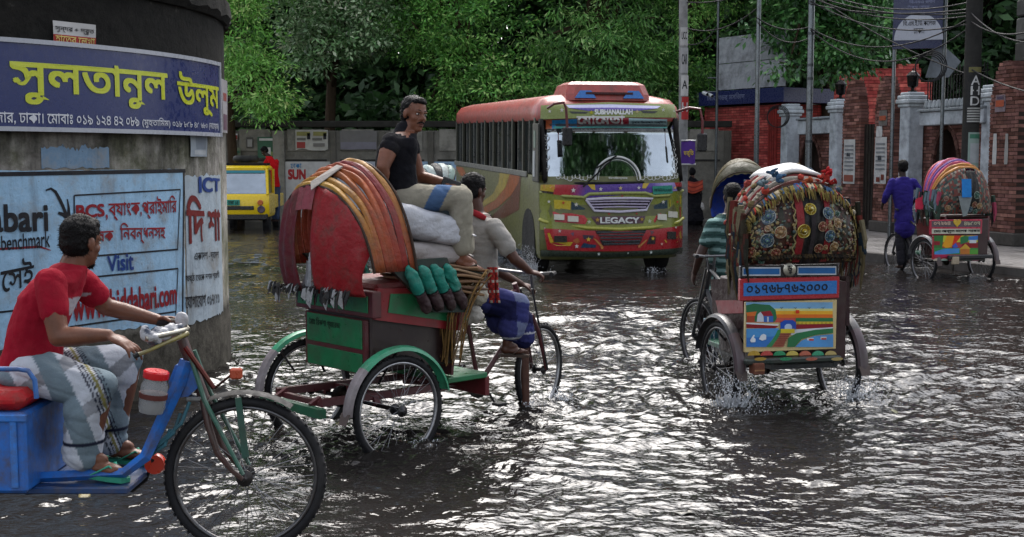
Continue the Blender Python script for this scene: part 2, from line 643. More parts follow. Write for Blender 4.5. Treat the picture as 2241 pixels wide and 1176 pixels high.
# vehicles and legs that stir the water: (x, y, strength, reach)
STIR = []
def water_height(X, Y, spacing):
    rs = np.random.RandomState(11)
    # slow domain warp so that no wave train repeats
    wx = X + 0.35 * np.sin(0.9 * Y + 1.3 * np.sin(0.5 * X)) + 0.12 * np.sin(2.7 * X + 1.9 * Y)
    wy = Y + 0.35 * np.sin(0.8 * X + 0.7 * Y) + 0.12 * np.sin(3.1 * Y - 1.7 * X)
    H = np.zeros_like(X)
    patch = 0.66 + 0.58 * np.sin(0.55 * X + 0.9 * np.sin(0.6 * Y)) * np.sin(0.47 * Y + 1.1 + 0.8 * np.sin(0.45 * X))
    for lam, n, slope in ((1.3, 5, 0.022), (0.7, 7, 0.030), (0.38, 9, 0.036), (0.21, 12, 0.046), (0.12, 12, 0.052)):
        keep = np.clip((lam / np.maximum(spacing, 1e-4) - 2.2) / 2.0, 0, 1)
        for i in range(n):
            a = rs.normal(1.5, 0.55) + (math.pi if rs.rand() < .4 else 0)
            l = lam * rs.uniform(0.75, 1.35)
            k = 2 * math.pi / l
            p = k * (wx * math.cos(a) + wy * math.sin(a)) + rs.rand() * 6.28
            amp = slope / k * 1.35
            s = np.sin(p + 0.5 * np.sin(p * 0.37 + i))
            H += keep * patch * amp * (s + 0.35 * s * s)
    H *= 0.50 + 0.50 * np.clip((Y - 6.6) / 3.6, 0, 1)
    for (sx, sy, st, reach) in STIR:
        d = np.sqrt((X - sx) ** 2 + (Y - sy) ** 2)
        w = np.exp(-d / reach) * st
        ph = d * 34 + 2.2 * np.sin(X * 7 + sy * 3) + 2.0 * np.sin(Y * 6 + sx)
        ph2 = d * 62 + 3 * np.sin(X * 13) + 3 * np.sin(Y * 11)
        k2 = np.clip((0.18 / np.maximum(spacing, 1e-4) - 2.2) / 2.0, 0, 1)
        H += w * (0.012 * np.sin(ph) * k2 + 0.006 * np.sin(ph2) * k2)
    return H

def build_water():
    # rows get finer towards the near bank, where single ripples can be seen
    ys, y = [], 5.86
    while y < 34:
        ys.append(y)
        y += max(0.012, 1.75 * y * y / 5082.0)
    ys += [34, 36, 38, 41, 46, 60, 90]
    ys = np.array(ys)
    nc = 690
    sl = np.linspace(-0.62, 0.62, nc)
    Yg, Sg = np.meshgrid(ys, sl, indexing='ij')
    Xg = Sg * (Yg + 0.5)
    dy = np.gradient(ys)[:, None] * np.ones_like(Xg)
    dx = (Yg + 0.5) * (sl[1] - sl[0])
    Z = water_height(Xg, Yg, np.maximum(dy * 0.8, dx))
    Z *= np.clip((60 - Yg) / 30, 0, 1)
    co = np.stack([Xg, Yg, Z], -1).reshape(-1, 3).astype(np.float32)
    nr = len(ys)
    i = np.arange(nr - 1)[:, None] * nc + np.arange(nc - 1)[None, :]
    q = np.stack([i, i + 1, i + nc + 1, i + nc], -1).reshape(-1, 4)
    me = bpy.data.meshes.new('flood_water')
    me.vertices.add(len(co)); me.vertices.foreach_set('co', co.ravel())
    me.loops.add(q.size); me.loops.foreach_set('vertex_index', q.ravel().astype(np.int32))
    me.polygons.add(len(q))
    me.polygons.foreach_set('loop_start', (np.arange(len(q)) * 4).astype(np.int32))
    me.update(calc_edges=True)
    me.shade_smooth()
    t = NT('flood_water')
    geo = t.n('NewGeometry')
    a = t.noise(5.0, 3, 0.55, vec=geo.outputs['Position'], stretch=(1.0, 1.25, 1))
    b = t.noise(17.0, 3, 0.6, vec=geo.outputs['Position'], stretch=(0.8, 1.2, 1))
    c = t.noise(55.0, 2, 0.5, vec=geo.outputs['Position'])
    n1 = t.bump(a, 0.55, 0.06)
    n2 = t.bump(b, 0.22, 0.02, n1)
    n3 = t.bump(c, 0.12, 0.006, n2)
    silt = t.ramp(t.noise(0.6, 5, 0.6, vec=geo.outputs['Position']), [(0.35, (0.010, 0.009, 0.0085)), (0.7, (0.022, 0.019, 0.017))])
    t.bsdf(silt, 0.045, 0, n3, IOR=1.333)
    me.materials.append(t.m)
    ob = bpy.data.objects.new('flood_water', me)
    COL.objects.link(ob)
    tag(ob, kind='structure')

# ------------------------------------------------------------------ trees
LEAF = {  # leaf length, width, droop, base colours
    'feather': (0.18, 0.055, 0.25, ('78b050', '64983f', '98c468', '4c7c34')),
    'neem':    (0.17, 0.065, 0.25, ('6aa048', '578c3c', '8ab85e', '406e30')),
    'oval':    (0.20, 0.090, 0.10, ('6f9060', '87a078', '587c4c', 'a4b890')),
    'bamboo':  (0.24, 0.055, 0.45, ('6ea050', '5c8c44', '8cb468', '48743a')),
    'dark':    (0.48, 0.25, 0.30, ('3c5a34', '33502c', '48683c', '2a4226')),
    'big':     (0.24, 0.110, 0.35, ('4c7a40', '3f6c36', '608c4c', '345830')),
}
def crown_mesh(name, lobes, style, n_clump, per, seed, spread=0.42):
    rs = np.random.RandomState(seed)
    L, W, droop, pal = LEAF[style]
    if style != 'dark':
        per, L, W = int(per * 1.25), L * .88, W * .88
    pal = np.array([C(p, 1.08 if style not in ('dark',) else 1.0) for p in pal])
    vol = np.array([l[3] * l[4] * l[5] for l in lobes]) ** (2 / 3.)
    pick = rs.choice(len(lobes), n_clump, p=vol / vol.sum())
    lo = np.array(lobes)[pick]
    d = rs.normal(size=(n_clump, 3)); d /= np.linalg.norm(d, axis=1)[:, None]
    rad = rs.uniform(0.62, 1.04, n_clump) ** 0.8
    # uneven outline: whole boughs pushed out or pulled in
    bump = 1 + 0.22 * np.sin(d @ np.array([3.1, 4.7, 2.3]) + lo[:, 0]) + 0.12 * np.sin(d @ np.array([7.3, -6.1, 8.2]))
    cen = lo[:, :3] + d * lo[:, 3:6] * (rad * bump)[:, None]
    tint = rs.uniform(0.55, 1.5, n_clump)
    warm = rs.randint(0, 4, n_clump)
    sz = spread * rs.uniform(0.6, 1.4, n_clump)
    N = n_clump * per
    ci = np.repeat(np.arange(n_clump), per)
    off = rs.normal(size=(N, 3)) * np.array([1, 1, 0.55]) * sz[ci][:, None] * 0.55
    off[:, 2] -= droop * 0.5 * np.abs(rs.normal(size=N)) * sz[ci]
    pos = cen[ci] + off
    # leaf axis: outward from its clump, drooping
    ax = off / (np.linalg.norm(off, axis=1)[:, None] + 1e-5) + rs.normal(size=(N, 3)) * 0.55 + d[ci] * 0.3
    ax[:, 2] -= droop
    ax /= np.linalg.norm(ax, axis=1)[:, None]
    up = rs.normal(size=(N, 3)) * 0.55 + np.array([0, 0, 1.0]) + d[ci] * 0.35
    sd = np.cross(ax, up); sd /= np.linalg.norm(sd, axis=1)[:, None] + 1e-6
    s = rs.uniform(0.65, 1.3, N)[:, None]
    a = pos; b = pos + ax * L * s * 0.5 + sd * W * s * 0.5
    e = pos + ax * L * s; f = pos + ax * L * s * 0.5 - sd * W * s * 0.5
    nrm = np.cross(sd, ax)
    b = b + nrm * W * 0.12; f = f + nrm * W * 0.12
    co = np.stack([a, b, e, f], 1).reshape(-1, 3).astype(np.float32)
    me = bpy.data.meshes.new(name)
    me.vertices.add(4 * N); me.vertices.foreach_set('co', co.ravel())
    me.loops.add(4 * N); me.loops.foreach_set('vertex_index', np.arange(4 * N, dtype=np.int32))
    me.polygons.add(N); me.polygons.foreach_set('loop_start', (np.arange(N) * 4).astype(np.int32))
    me.update(calc_edges=True)
    k = np.where(rs.rand(N) < 0.6, warm[ci], rs.randint(0, 4, N))
    colr = pal[k] * (tint[ci] * rs.uniform(0.8, 1.2, N))[:, None]
    arr = np.ones((N, 4), np.float32); arr[:, :3] = np.clip(colr, 0, 0.6)
    me.attributes.new('Col', 'FLOAT_COLOR', 'FACE').data.foreach_set('color', arr.ravel())
    me.materials.append(MATS['glossy_leaf' if style in ('oval', 'big') else 'leaf'])
    return me
def tree(label, base, top, lobes, style, n_clump, per, seed, trunk_r=0.2, group=None, spread=0.42, bark='4a3d30'):
    base = Vector(base)
    o = thing('tree', label, 'tree', base, group=group)
    rs = random.Random(seed)
    mb = MB()
    col = C(bark, 0.6)
    tp = [Vector((0, 0, -0.1))]
    for i in range(1, 7):
        f = i / 6
        tp.append(Vector((math.sin(f * 3 + seed) * 0.25, math.cos(f * 2.3 + seed) * 0.2, top * f)))
    mb.tube(tp, [trunk_r * (1.25 - 0.2 * min(1, i * 3)) * (1 - 0.75 * i / 6) for i in range(7)], col, 9)
    for (x, y, z, rx, ry, rz) in lobes:
        for q in range(2):
            st = tp[rs.randint(2, 4)]
            e = Vector((x + rs.uniform(-.5, .5) * rx, y + rs.uniform(-.5, .5) * ry, z + rs.uniform(-.3, .3) * rz))
            m = st.lerp(e, 0.5) + Vector((0, 0, -0.15 * rz + 0.2))
            mb.tube([st, m, e], [trunk_r * 0.42, trunk_r * 0.3, trunk_r * 0.08], col, 6)
    mb.build('trunk', 'bark', o, smooth=True)
    cr = bpy.data.objects.new('crown', crown_mesh('crown', lobes, style, n_clump, per, seed, spread))
    COL.objects.link(cr); cr.parent = o
    return o

def lobes_px(Y, base, spec):
    """crown lobes from where they stand in the view at distance Y: (px, py, rx, ry, rz in metres, dy)"""
    out = []
    for (px, py, rx, ry, rz, dy) in spec:
        p = at(px, py, Y + dy) - Vector(base)
        out.append((p.x, p.y, p.z, rx, ry, rz))
    return out

GB = 'trees behind the boundary wall'
def plant(label, bx, Y, spec, style, n_clump, per, seed, **kw):
    b = at(bx, 349, Y); b.z = -0.05
    lb = lobes_px(Y, b, spec)
    topz = max(l[2] for l in lb)
    return tree(label, b, topz, lb, style, n_clump, per, seed, group=GB, **kw)

plant('feathery bright green tree leaning out beside the rounded corner wall', 520, 36.5,
      [(560, 170, 1.05, 1.2, 0.9, -1.5), (520, 60, 1.1, 1.2, 1.2, -1), (600, 210, .55, .8, .4, -2), (575, 245, .45, .6, .35, -2), (500, -110, 1.8, 1.6, 1.6, 0),
       (540, -330, 2.4, 2.2, 2.4, 0)], 'feather', 520, 46, 3, trunk_r=0.16)
plant('tree with grey-green oval glossy leaves above the boundary wall', 730, 39.5,
      [(730, 90, 1.5, 1.3, .9, -1), (660, 30, 1.2, 1.2, .9, -.5), (800, 40, 1.2, 1.2, 1.0, -.5), (720, -120, 2.4, 2, 1.7, 0), (760, -380, 2.8, 2.6, 2.6, 0)],
      'oval', 520, 44, 5, trunk_r=0.2)
plant('broad bright green tree with clumped foliage behind the bus tail', 1000, 39.0,
      [(930, 60, 1.1, 1.2, .9, -.6), (1040, 50, 1.5, 1.3, 1.0, -1), (1020, 150, .8, 1, .8, -1.6), (1110, 180, 1.1, 1.1, .8, -1.8), (960, 235, .8, .9, .5, -1),
       (1180, 225, .8, .9, .6, -1.6), (1000, -100, 2.4, 2, 1.6, 0), (1060, -330, 3, 2.6, 2.4, 0)], 'neem', 780, 48, 8, trunk_r=0.24)
plant('tall tree with long drooping narrow leaves behind the bus roof', 1290, 40.0,
      [(1240, 70, 1.3, 1.2, 1.0, -1), (1340, 120, 1.2, 1.2, 1.1, -1), (1420, 60, 1.2, 1.2, 1.3, -.5), (1280, 190, 1.2, 1, .7, -1), (1400, 190, 1, 1, .8, -1),
       (1320, -140, 2.5, 2, 1.9, 0), (1380, -400, 2.8, 2.4, 2.4, 0)], 'bamboo', 620, 42, 12, trunk_r=0.2)
plant('leafy tree with mid green foliage behind the poster-covered pole', 1500, 41.0,
      [(1470, 160, .9, 1, 1.1, -1), (1530, 90, .9, 1, 1.5, -1), (1500, 250, .8, .8, .8, -1), (1550, -80, 2, 1.8, 1.8, 0), (1540, -360, 2.6, 2.4, 2.5, 0)],
      'neem', 460, 44, 15, trunk_r=0.2)
DARKS = ((470, 47.5, 'spreading dark evergreen deep behind the feathery tree'), (690, 48.5, 'dark shady tree deep behind the oval-leaved tree'),
         (900, 47, 'dark shady tree in the gap left of the clumped bright tree'), (1120, 49, 'dark shady tree deep behind the clumped bright tree'),
         (1330, 48, 'dark shady tree deep behind the drooping-leaved tree'), (1560, 49, 'dark shady tree deep behind the brick gatehouse'))
DARKS += tuple((px, 58, 'tall dark tree in the last row, ' + w) for px, w in (
    (380, 'beyond the rounded corner wall'), (640, 'beyond the oval-leaved tree'), (860, 'beyond the grey board on the wall'), (1060, 'beyond the tail of the bus'),
    (1270, 'beyond the bus roof'), (1480, 'beyond the poster-covered pole'), (1690, 'beyond the white hoarding'), (1900, 'beyond the brick parapet'), (2120, 'beyond the dark pole'), (2330, 'beyond the stone building')))
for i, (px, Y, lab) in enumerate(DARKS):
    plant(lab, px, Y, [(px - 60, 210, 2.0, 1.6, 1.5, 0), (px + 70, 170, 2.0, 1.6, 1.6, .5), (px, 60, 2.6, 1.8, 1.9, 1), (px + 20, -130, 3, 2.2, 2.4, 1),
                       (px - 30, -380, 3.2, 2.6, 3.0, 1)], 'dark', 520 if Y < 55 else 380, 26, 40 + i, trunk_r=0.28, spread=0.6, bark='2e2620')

# hedge-like undergrowth in the shade right behind the wall
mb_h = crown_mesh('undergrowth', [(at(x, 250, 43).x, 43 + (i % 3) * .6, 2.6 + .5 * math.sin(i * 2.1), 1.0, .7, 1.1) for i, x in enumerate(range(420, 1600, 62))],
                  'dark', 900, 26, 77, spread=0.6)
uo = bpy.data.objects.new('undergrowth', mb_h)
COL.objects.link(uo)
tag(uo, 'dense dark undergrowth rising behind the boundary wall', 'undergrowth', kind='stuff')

# ------------------------------------------------------------------ rounded corner wall on the left
WC, WR = Vector((-6.03, 11.03)), 3.40
def on_wall(px, py, out=0.0):
    d = ray(px, py)
    r = WR + out
    a = d.x ** 2 + d.y ** 2
    b = -2 * (d.x * WC.x + d.y * WC.y)
    c = WC.length_squared - r * r
    q = max(0.0, b * b - 4 * a * c)
    p = CAM + d * ((-b - math.sqrt(q)) / (2 * a))
    return math.atan2(p.y - WC.y, p.x - WC.x), p.z
def wp(th, z, out=0.0):
    return Vector(((WR + out) * math.cos(th), (WR + out) * math.sin(th), z))   # local to the wall's foot
wall_o = thing('corner_wall', 'tall rounded masonry corner wall, black with mould and painted pale blue below', 'wall', (WC.x, WC.y, 0))

t = NT('mouldy_plaster')
sep = t.n('SeparateXYZ'); t.l(t.tc.outputs['Object'], sep.inputs[0])
big = t.noise(1.6, 7, 0.68); fine = t.noise(9, 6, 0.7); streak = t.noise(5, 5, 0.65, stretch=(1, 1, 0.14))
bare = t.ramp(fine, [(0.25, (0.10, 0.09, 0.075)), (0.5, (0.28, 0.26, 0.23)), (0.8, (0.46, 0.44, 0.40))])
green = t.ramp(fine, [(0.3, (0.035, 0.04, 0.02)), (0.7, (0.11, 0.11, 0.06))])
c1 = t.mix(t.ramp(big, [(0.42, 0.0), (0.58, 0.85)]), bare, green)
hi = t.math('ADD', t.math('MULTIPLY', sep.outputs[2], 0.62), t.math('MULTIPLY', streak, 1.1))
black = t.mix(t.ramp(hi, [(0.0, 0.0), (0.5, 0.0)]), c1, c1)
mw = t.n('MapRange'); mw.inputs[1].default_value = 1.55; mw.inputs[2].default_value = 2.0
t.l(hi, mw.inputs[0])
c2 = t.mix(mw.outputs[0], c1, t.ramp(fine, [(0.3, (0.006, 0.006, 0.0055)), (0.66, (0.016, 0.015, 0.013)), (0.80, (0.09, 0.085, 0.075))]))
mz = t.n('MapRange'); mz.inputs[1].default_value = 0.62; mz.inputs[2].default_value = 0.5
t.l(t.math('ADD', sep.outputs[2], t.math('MULTIPLY', t.math('SUBTRACT', big, 0.5), 0.25)), mz.inputs[0])
c3 = t.mix(mz.outputs[0], c2, t.ramp(fine, [(0.3, (0.018, 0.016, 0.012)), (0.7, (0.075, 0.068, 0.055))]))
t.bsdf(c3, 0.9, 0, t.bump(t.noise(7, 8, 0.7), 0.9, 0.03), Specular_IOR_Level=0.15)
MATS['mouldy_plaster'] = t.m

T0, T1 = R_(-140), R_(100)
mb = MB()
prof = [(0.012, -0.12), (0.012, 0.40), (0.0, 0.42), (0.0, 3.12)]
N = 110
rings = []
for i in range(N + 1):
    th = T0 + (T1 - T0) * i / N
    ring = [wp(th, z, o) for o, z in prof] + [wp(th, 3.12, -0.3), wp(th, -0.12, -0.3)]
    rings.append(ring)
mb.loft(rings, (0.2, 0.2, 0.2))
mb.build('wall', 'mouldy_plaster', wall_o, smooth=35)
mb = MB()
rings = []
for i in range(N + 1):
    th = T0 + (T1 - T0) * i / N
    j = 0.012 * math.sin(i * 2.3) + 0.01 * math.sin(i * 5.1)
    rings.append([wp(th, 3.122, -0.33), wp(th, 3.122, 0.03 + j), wp(th, 3.17 + j, 0.07 + j), wp(th, 3.31 + j, 0.06), wp(th, 3.35, -0.33)])
mb.loft(rings, (0.03, 0.03, 0.028))
mb.build('coping', 'mouldy_plaster', wall_o, smooth=35)

# painted advertising panels
t = NT('wall_paint')
a = t.n('Attribute', attribute_name='Col')
f1, f2 = t.noise(3.5, 8, 0.72), t.noise(14, 6, 0.7)
col = t.mix(1.0, a.outputs['Color'], t.ramp(f2, [(0.25, 0.72), (0.75, 1.15)]), 'MULTIPLY')
col = t.mix(t.ramp(f1, [(0.50, 0.0), (0.66, 0.8)]), col, (0.20, 0.19, 0.17))
col = t.mix(t.ramp(t.noise(6, 6, 0.7, stretch=(1, 1, 0.12)), [(0.52, 0.0), (0.72, 0.55)]), col, (0.07, 0.075, 0.075))
col = t.mix(t.ramp(t.noise(30, 4), [(0.66, 0.0), (0.74, 0.7)]), col, (0.05, 0.05, 0.045))
t.bsdf(col, 0.75, 0, t.bump(t.noise(7, 8, 0.7), 0.7, 0.02))
MATS['wall_paint'] = t.m

def wall_patch(name, px0, px1, zt, zb, col, out, rag_t=0.0, rag_b=0.0, nu=60, nv=6, mat='wall_paint', seed=1, parent=wall_o):
    a0, a1 = on_wall(px0, 420)[0], on_wall(px1, 420)[0]
    def fn(u, v):
        th = a0 + (a1 - a0) * u
        rt = rag_t * (noise.noise(Vector((u * 9, seed, 0))) + 0.6 * noise.noise(Vector((u * 31, seed, 4))))
        rb = rag_b * (noise.noise(Vector((u * 8, seed, 9))) + 0.6 * noise.noise(Vector((u * 27, seed, 2))))
        z0, z1 = zb + rb, zt + rt
        return wp(th, z0 + (z1 - z0) * v, out)
    m = MB(); m.grid(fn, nu, nv, col)
    return m.build(name, mat, parent, smooth=True)
BLUE = C('9cc2de', 0.85)
wall_patch('painted_panel', -260, 400, 1.80, 0.56, BLUE, 0.004, 0.012, 0.05, nu=90)
wall_patch('painted_panel', 404, 482, 1.74, 0.50, C('b4c2cc', 0.75), 0.004, 0.03, 0.04, nu=24, seed=5)
wall_patch('paint_patch', 92, 240, 1.965, 1.815, C('8fb4d4', 0.5), 0.0045, 0.05, 0.02, nu=40, seed=9)

def wall_bar(m, pts, w, col, out=0.008):
    """painted stroke along wall pixels"""
    q = [on_wall(*p) for p in pts]
    L, Rr = [], []
    for i, (th, z) in enumerate(q):
        a, b = q[max(0, i - 1)], q[min(len(q) - 1, i + 1)]
        d = Vector(((b[0] - a[0]) * WR, b[1] - a[1])).normalized()
        ww = w if isinstance(w, (int, float)) else w[i]
        L.append((th - d.y * ww / 2 / WR, z + d.x * ww / 2)); Rr.append((th + d.y * ww / 2 / WR, z - d.x * ww / 2))
    P = [wp(*x, out) for x in L] + [wp(*x, out) for x in Rr]
    n = len(q)
    m.add(P, [(i, i + 1, n + i + 1, n + i) for i in range(n - 1)], col)
def spline_px(a, b, n=10):
    return [(a[0] + (b[0] - a[0]) * i / n, a[1] + (b[1] - a[1]) * i / n) for i in range(n + 1)]
def wall_text(m, s, x0, yb0, yt0, x1, yb1, yt1, col, bold=0.0, out=0.009, res=3):
    """lettering between two pixel columns; lowest and highest stroke given at both ends"""
    A, B = on_wall(x0, yb0), on_wall(x1, yb1)
    zt0, zt1 = on_wall(x0, yt0)[1], on_wall(x1, yt1)[1]
    def fn(u, v):
        th = A[0] + (B[0] - A[0]) * u
        return wp(th, (A[1] + (B[1] - A[1]) * u) * (1 - v) + (zt0 + (zt1 - zt0) * u) * v, out)
    lettering(m, s, fn, col, bold, res)
INK, DRED, NAVY = C('16181f'), C('8c1622', 0.9), C('1d3f86', 0.8)
m = MB()
wall_bar(m, spline_px((-120, 384), (404, 374), 24), 0.030, INK)
wall_bar(m, spline_px((401, 372), (398, 700), 6), 0.02, INK)
wall_bar(m, spline_px((161, 428), (393, 415), 14), 0.012, INK)
wall_bar(m, spline_px((161, 428), (161, 540), 5), 0.012, INK)
wall_bar(m, spline_px((393, 415), (387, 548), 5), 0.012, INK)
wall_bar(m, spline_px((190, 562), (388, 546), 12), 0.014, INK)
wall_bar(m, spline_px((150, 612), (388, 588), 12), 0.014, INK)
wall_bar(m, spline_px((388, 588), (383, 690), 5), 0.012, INK)
wall_bar(m, spline_px((150, 716), (384, 682), 12), 0.014, INK)
wall_bar(m, [(99, 417), (110, 413), (120, 420), (130, 438), (139, 458), (145, 477)], [.012, .018, .024, .026, .026, .03], INK)
wall_bar(m, [(126, 466), (137, 470), (149, 478)], [.02, .03, .035], INK)
wall_bar(m, [(149, 478), (149, 455), (146, 436)], [.035, .02, .01], INK)
wall_bar(m, spline_px((-60, 690), (30, 680), 5), 0.014, INK)
m.build('painted_frame', 'print', wall_o)
m = MB(); wall_text(m, 'biddabari', -150, 508, 452, 103, 505, 447, INK, 0.035); m.build('painted_lettering', 'print', wall_o)
m = MB(); wall_text(m, 'benchmark', 2, 548, 517, 108, 541, 505, INK, 0.02); m.build('painted_lettering', 'print', wall_o)
m = MB(); wall_bar(m, [(-20, 546), (40, 543), (85, 540), (110, 548)], [.016, .016, .016, .006], DRED); m.build('painted_underline', 'print', wall_o)
m = MB(); wall_text(m, 'েসই', 2, 645, 575, 74, 626, 562, INK, 0.02); m.build('painted_lettering', 'print', wall_o)
m = MB(); wall_text(m, 'BCS', 166, 478, 450, 226, 473, 447, DRED, 0.045); wall_text(m, ',', 230, 482, 470, 234, 482, 470, DRED, .02)
wall_text(m, 'ব্যাংক,প্রাইমাির', 237, 484, 434, 385, 475, 428, DRED, 0.02); m.build('painted_lettering', 'print', wall_o)
m = MB(); wall_text(m, 'িশক্ষক', 166, 540, 500, 247, 536, 495, DRED, 0.02); wall_text(m, 'িনবন্ধনসহ', 262, 536, 488, 360, 530, 488, DRED, 0.02); m.build('painted_lettering', 'print', wall_o)
m = MB(); wall_text(m, 'Visit', 234, 594, 562, 290, 590, 552, NAVY, 0.03); m.build('painted_lettering', 'print', wall_o)
m = MB(); wall_text(m, 'www.biddabari.com', 158, 702, 640, 384, 664, 620, DRED, 0.035); m.build('painted_lettering', 'print', wall_o)
m = MB(); wall_text(m, 'ICT', 434, 421, 388, 478, 418, 392, NAVY, 0.05); m.build('painted_lettering', 'print', wall_o)
m = MB(); wall_text(m, 'িদ শা', 408, 533, 428, 480, 525, 440, C('7a2020', .8), 0.03); m.build('painted_lettering', 'print', wall_o)
m = MB()
wall_text(m, 'একাদশ - দ্বাদশ', 424, 577, 552, 477, 570, 550, INK, .008)
wall_text(m, 'ষষ্ঠ েথেক দশম শ্েরণী', 405, 622, 598, 478, 612, 592, INK, .008)
wall_text(m, 'েযাগােযাগ ০১৭৫৫৩', 404, 676, 648, 478, 664, 640, INK, .008)
m.build('painted_lettering', 'print', wall_o)

# blue shop banner following the curve of the wall
BAN = 0.075
ban_o = thing('banner_sign', 'long navy banner sign with big yellow Bengali letters on the rounded wall', 'sign', (WC.x, WC.y, 0))
a0, a1 = on_wall(-330, 200)[0], on_wall(481, 215, BAN)[0]
ZT, ZB = 2.705, 2.092
m = MB()
rings = []
for i in range(71):
    th = a0 + (a1 - a0) * i / 70
    rings.append([wp(th, ZB, BAN - .03), wp(th, ZB, BAN), wp(th, ZT, BAN), wp(th, ZT, BAN - .03)])
m.loft(rings, C('1c2c66', 0.75))
m.build('panel', 'clean_paint', ban_o, smooth=35)
for (z, nm) in ((ZT, 'frame_rail'), (ZB, 'frame_rail')):
    m = MB()
    rings = []
    for i in range(71):
        th = a0 + (a1 - a0) * i / 70
        rings.append([wp(th, z - .016, BAN - .02), wp(th, z - .016, BAN + .012), wp(th, z + .016, BAN + .012), wp(th, z + .016, BAN - .02)])
    m.loft(rings, C('b9bcc4', 0.7))
    m.build(nm, 'clean_paint', ban_o, smooth=35)
for th in (a0, a1):
    m = MB(); m.loft([[wp(th + s, z, o) for s, o in ((-.004, BAN - .02), (-.004, BAN + .014), (.004, BAN + .014), (.004, BAN - .02))] for z in (ZB - .018, ZT + .018)], C('b9bcc4', .7))
    m.build('frame_stile', 'clean_paint', ban_o)
def ban_text(m, s, x0, x1, v0, v1, col, bold=0.0, res=4):
    t0, t1 = on_wall(x0, 210, BAN)[0], on_wall(x1, 215, BAN)[0]
    H = ZT - ZB
    lettering(m, s, lambda u, v: wp(t0 + (t1 - t0) * u, ZB + H * (v0 + (v1 - v0) * v), BAN + .004), col, bold, res)
YEL = C('c9d02a', 0.8)
m = MB(); ban_text(m, 'সুলতানুল', 25, 365, .29, .785, YEL, .028, 3); m.build('lettering', 'clean_paint', ban_o)
m = MB(); ban_text(m, 'উলূম', 388, 477, .255, .80, YEL, .028, 3); m.build('lettering', 'clean_paint', ban_o)
m = MB(); ban_text(m, 'মাদরাসাতু', -320, -8, .29, .785, YEL, .028); m.build('lettering', 'clean_paint', ban_o)
WHT = C('d8dae0', .8)
m = MB(); ban_text(m, 'লালবাগ েলনবাজার, ঢাকা। েমাবাঃ ০১৯ ১২৪ ৪২ ০৮৯', -190, 302, .05, .19, WHT, .014); m.build('lettering', 'clean_paint', ban_o)
m = MB(); ban_text(m, '(মুহতািমম) ০১৮ ৮৫৮ ৪৫ ৬৮০ (নােয়ম)', 309, 476, .05, .185, WHT, .01); m.build('lettering', 'clean_paint', ban_o)

def wall_poster(label, x0, x1, yt, yb, col, bands, out=0.02, texts=()):
    th0, th1 = on_wall(x0, yt)[0], on_wall(x1, yt)[0]
    zt, zb = on_wall(x0, yt)[1], on_wall(x0, yb)[1]
    th = (th0 + th1) / 2
    foot = wp(th, zb, out) + Vector((WC.x, WC.y, 0))
    o = thing('poster', label, 'poster', foot)
    def fn(u, v, e=0.0):
        return wp(th0 + (th1 - th0) * u, zb + (zt - zb) * v, out + e + 0.004 * math.sin(u * 5 + v * 3)) + Vector((WC.x, WC.y, 0)) - foot
    m = MB()
    def sheet(u0, u1, v0, v1, c, e):
        m.grid(lambda u, v: fn(u0 + (u1 - u0) * u, v0 + (v1 - v0) * v, e), 8, 6, c)
    sheet(0, 1, 0, 1, col, 0)
    for (u0, u1, v0, v1, c) in bands:
        sheet(u0, u1, v0, v1, c, .0015)
    m.build('paper', 'print', o, smooth=True, fix=False)
    for (s, u0, u1, v0, v1, c) in texts:
        k = MB(); lettering(k, s, lambda u, v: fn(u0 + (u1 - u0) * u, v0 + (v1 - v0) * v, .004), c, .01)
        k.build('lettering', 'print', o)
PAPER = C('c9c7c4', .75)
wall_poster('red and white paper poster on the black wall above the navy banner', 113, 206, 45, 100, PAPER, [(0, 1, 0, .46, C('a83228', .8))], 0.012,
            [('সুন্দর + দ্রুত', .04, .95, .55, .78, INK), ('হােতর েলখা', .04, .97, .06, .44, C('d8c070', .8))])
wall_poster('narrow poster with pink print stuck beside the end of the navy banner', 477, 489, 172, 290, C('a8a4a6', .7),
            [(.1, .9, .05, .35, C('6a4a5c', .7)), (.2, .8, .6, .75, C('9a4a44', .7))], 0.03)
wall_poster('pale blue paper notice pasted under the right end of the banner', 413, 450, 296, 343, C('a9b2ba', .7), [(.3, .9, .35, .95, C('96a0ac', .6)), (.2, .9, .1, .3, C('c5c9cc', .7))], 0.012)

# ------------------------------------------------------------------ boundary wall at the back
BW = 37.0
bw_o = thing('boundary_wall', 'long grey concrete boundary wall with panels and pilasters under the trees', 'wall', (0, BW, 0))
def bz(py): return at(1120, py, BW).z
def bx(px): return at(px, 349, BW).x
xl, xr = bx(380), bx(1600)
m = MB(); m.box(((xl + xr) / 2, 0.15, 1.3), (xr - xl, 0.3, 2.86), C('77736a', .75)); m.build('wall', 'concrete', bw_o)
m = MB(); m.box(((xl + xr) / 2, 0.13, bz(272)), (xr - xl, 0.46, 0.19), C('2e2c28', .8), bev=.02); m.build('coping', 'concrete', bw_o)
PIL = [398, 506, 611, 730, 837, 943, 1050, 1160, 1270, 1380, 1490, 1590]
for px in PIL:
    m = MB(); m.box((bx(px), -0.05, 1.32), (0.34 if px == 611 else .17, 0.1, 2.8), C('5f5b53' if px != 611 else '8a867c', .75), bev=.012)
    m.build('pilaster', 'concrete', bw_o)
for a, b in zip(PIL[:-1], PIL[1:]):
    w = bx(b) - bx(a) - .5
    m = MB(); m.box(((bx(a) + bx(b)) / 2, -0.013, (bz(283) + bz(331)) / 2), (w, 0.026, bz(283) - bz(331)), C('8c887e', .75), bev=.01)
    m.build('panel', 'concrete', bw_o)
    m = MB(); m.box(((bx(a) + bx(b)) / 2, -0.016, bz(351)), (w + .1, 0.03, 0.05), C('2b2a28', .8)); m.build('ledge', 'concrete', bw_o)
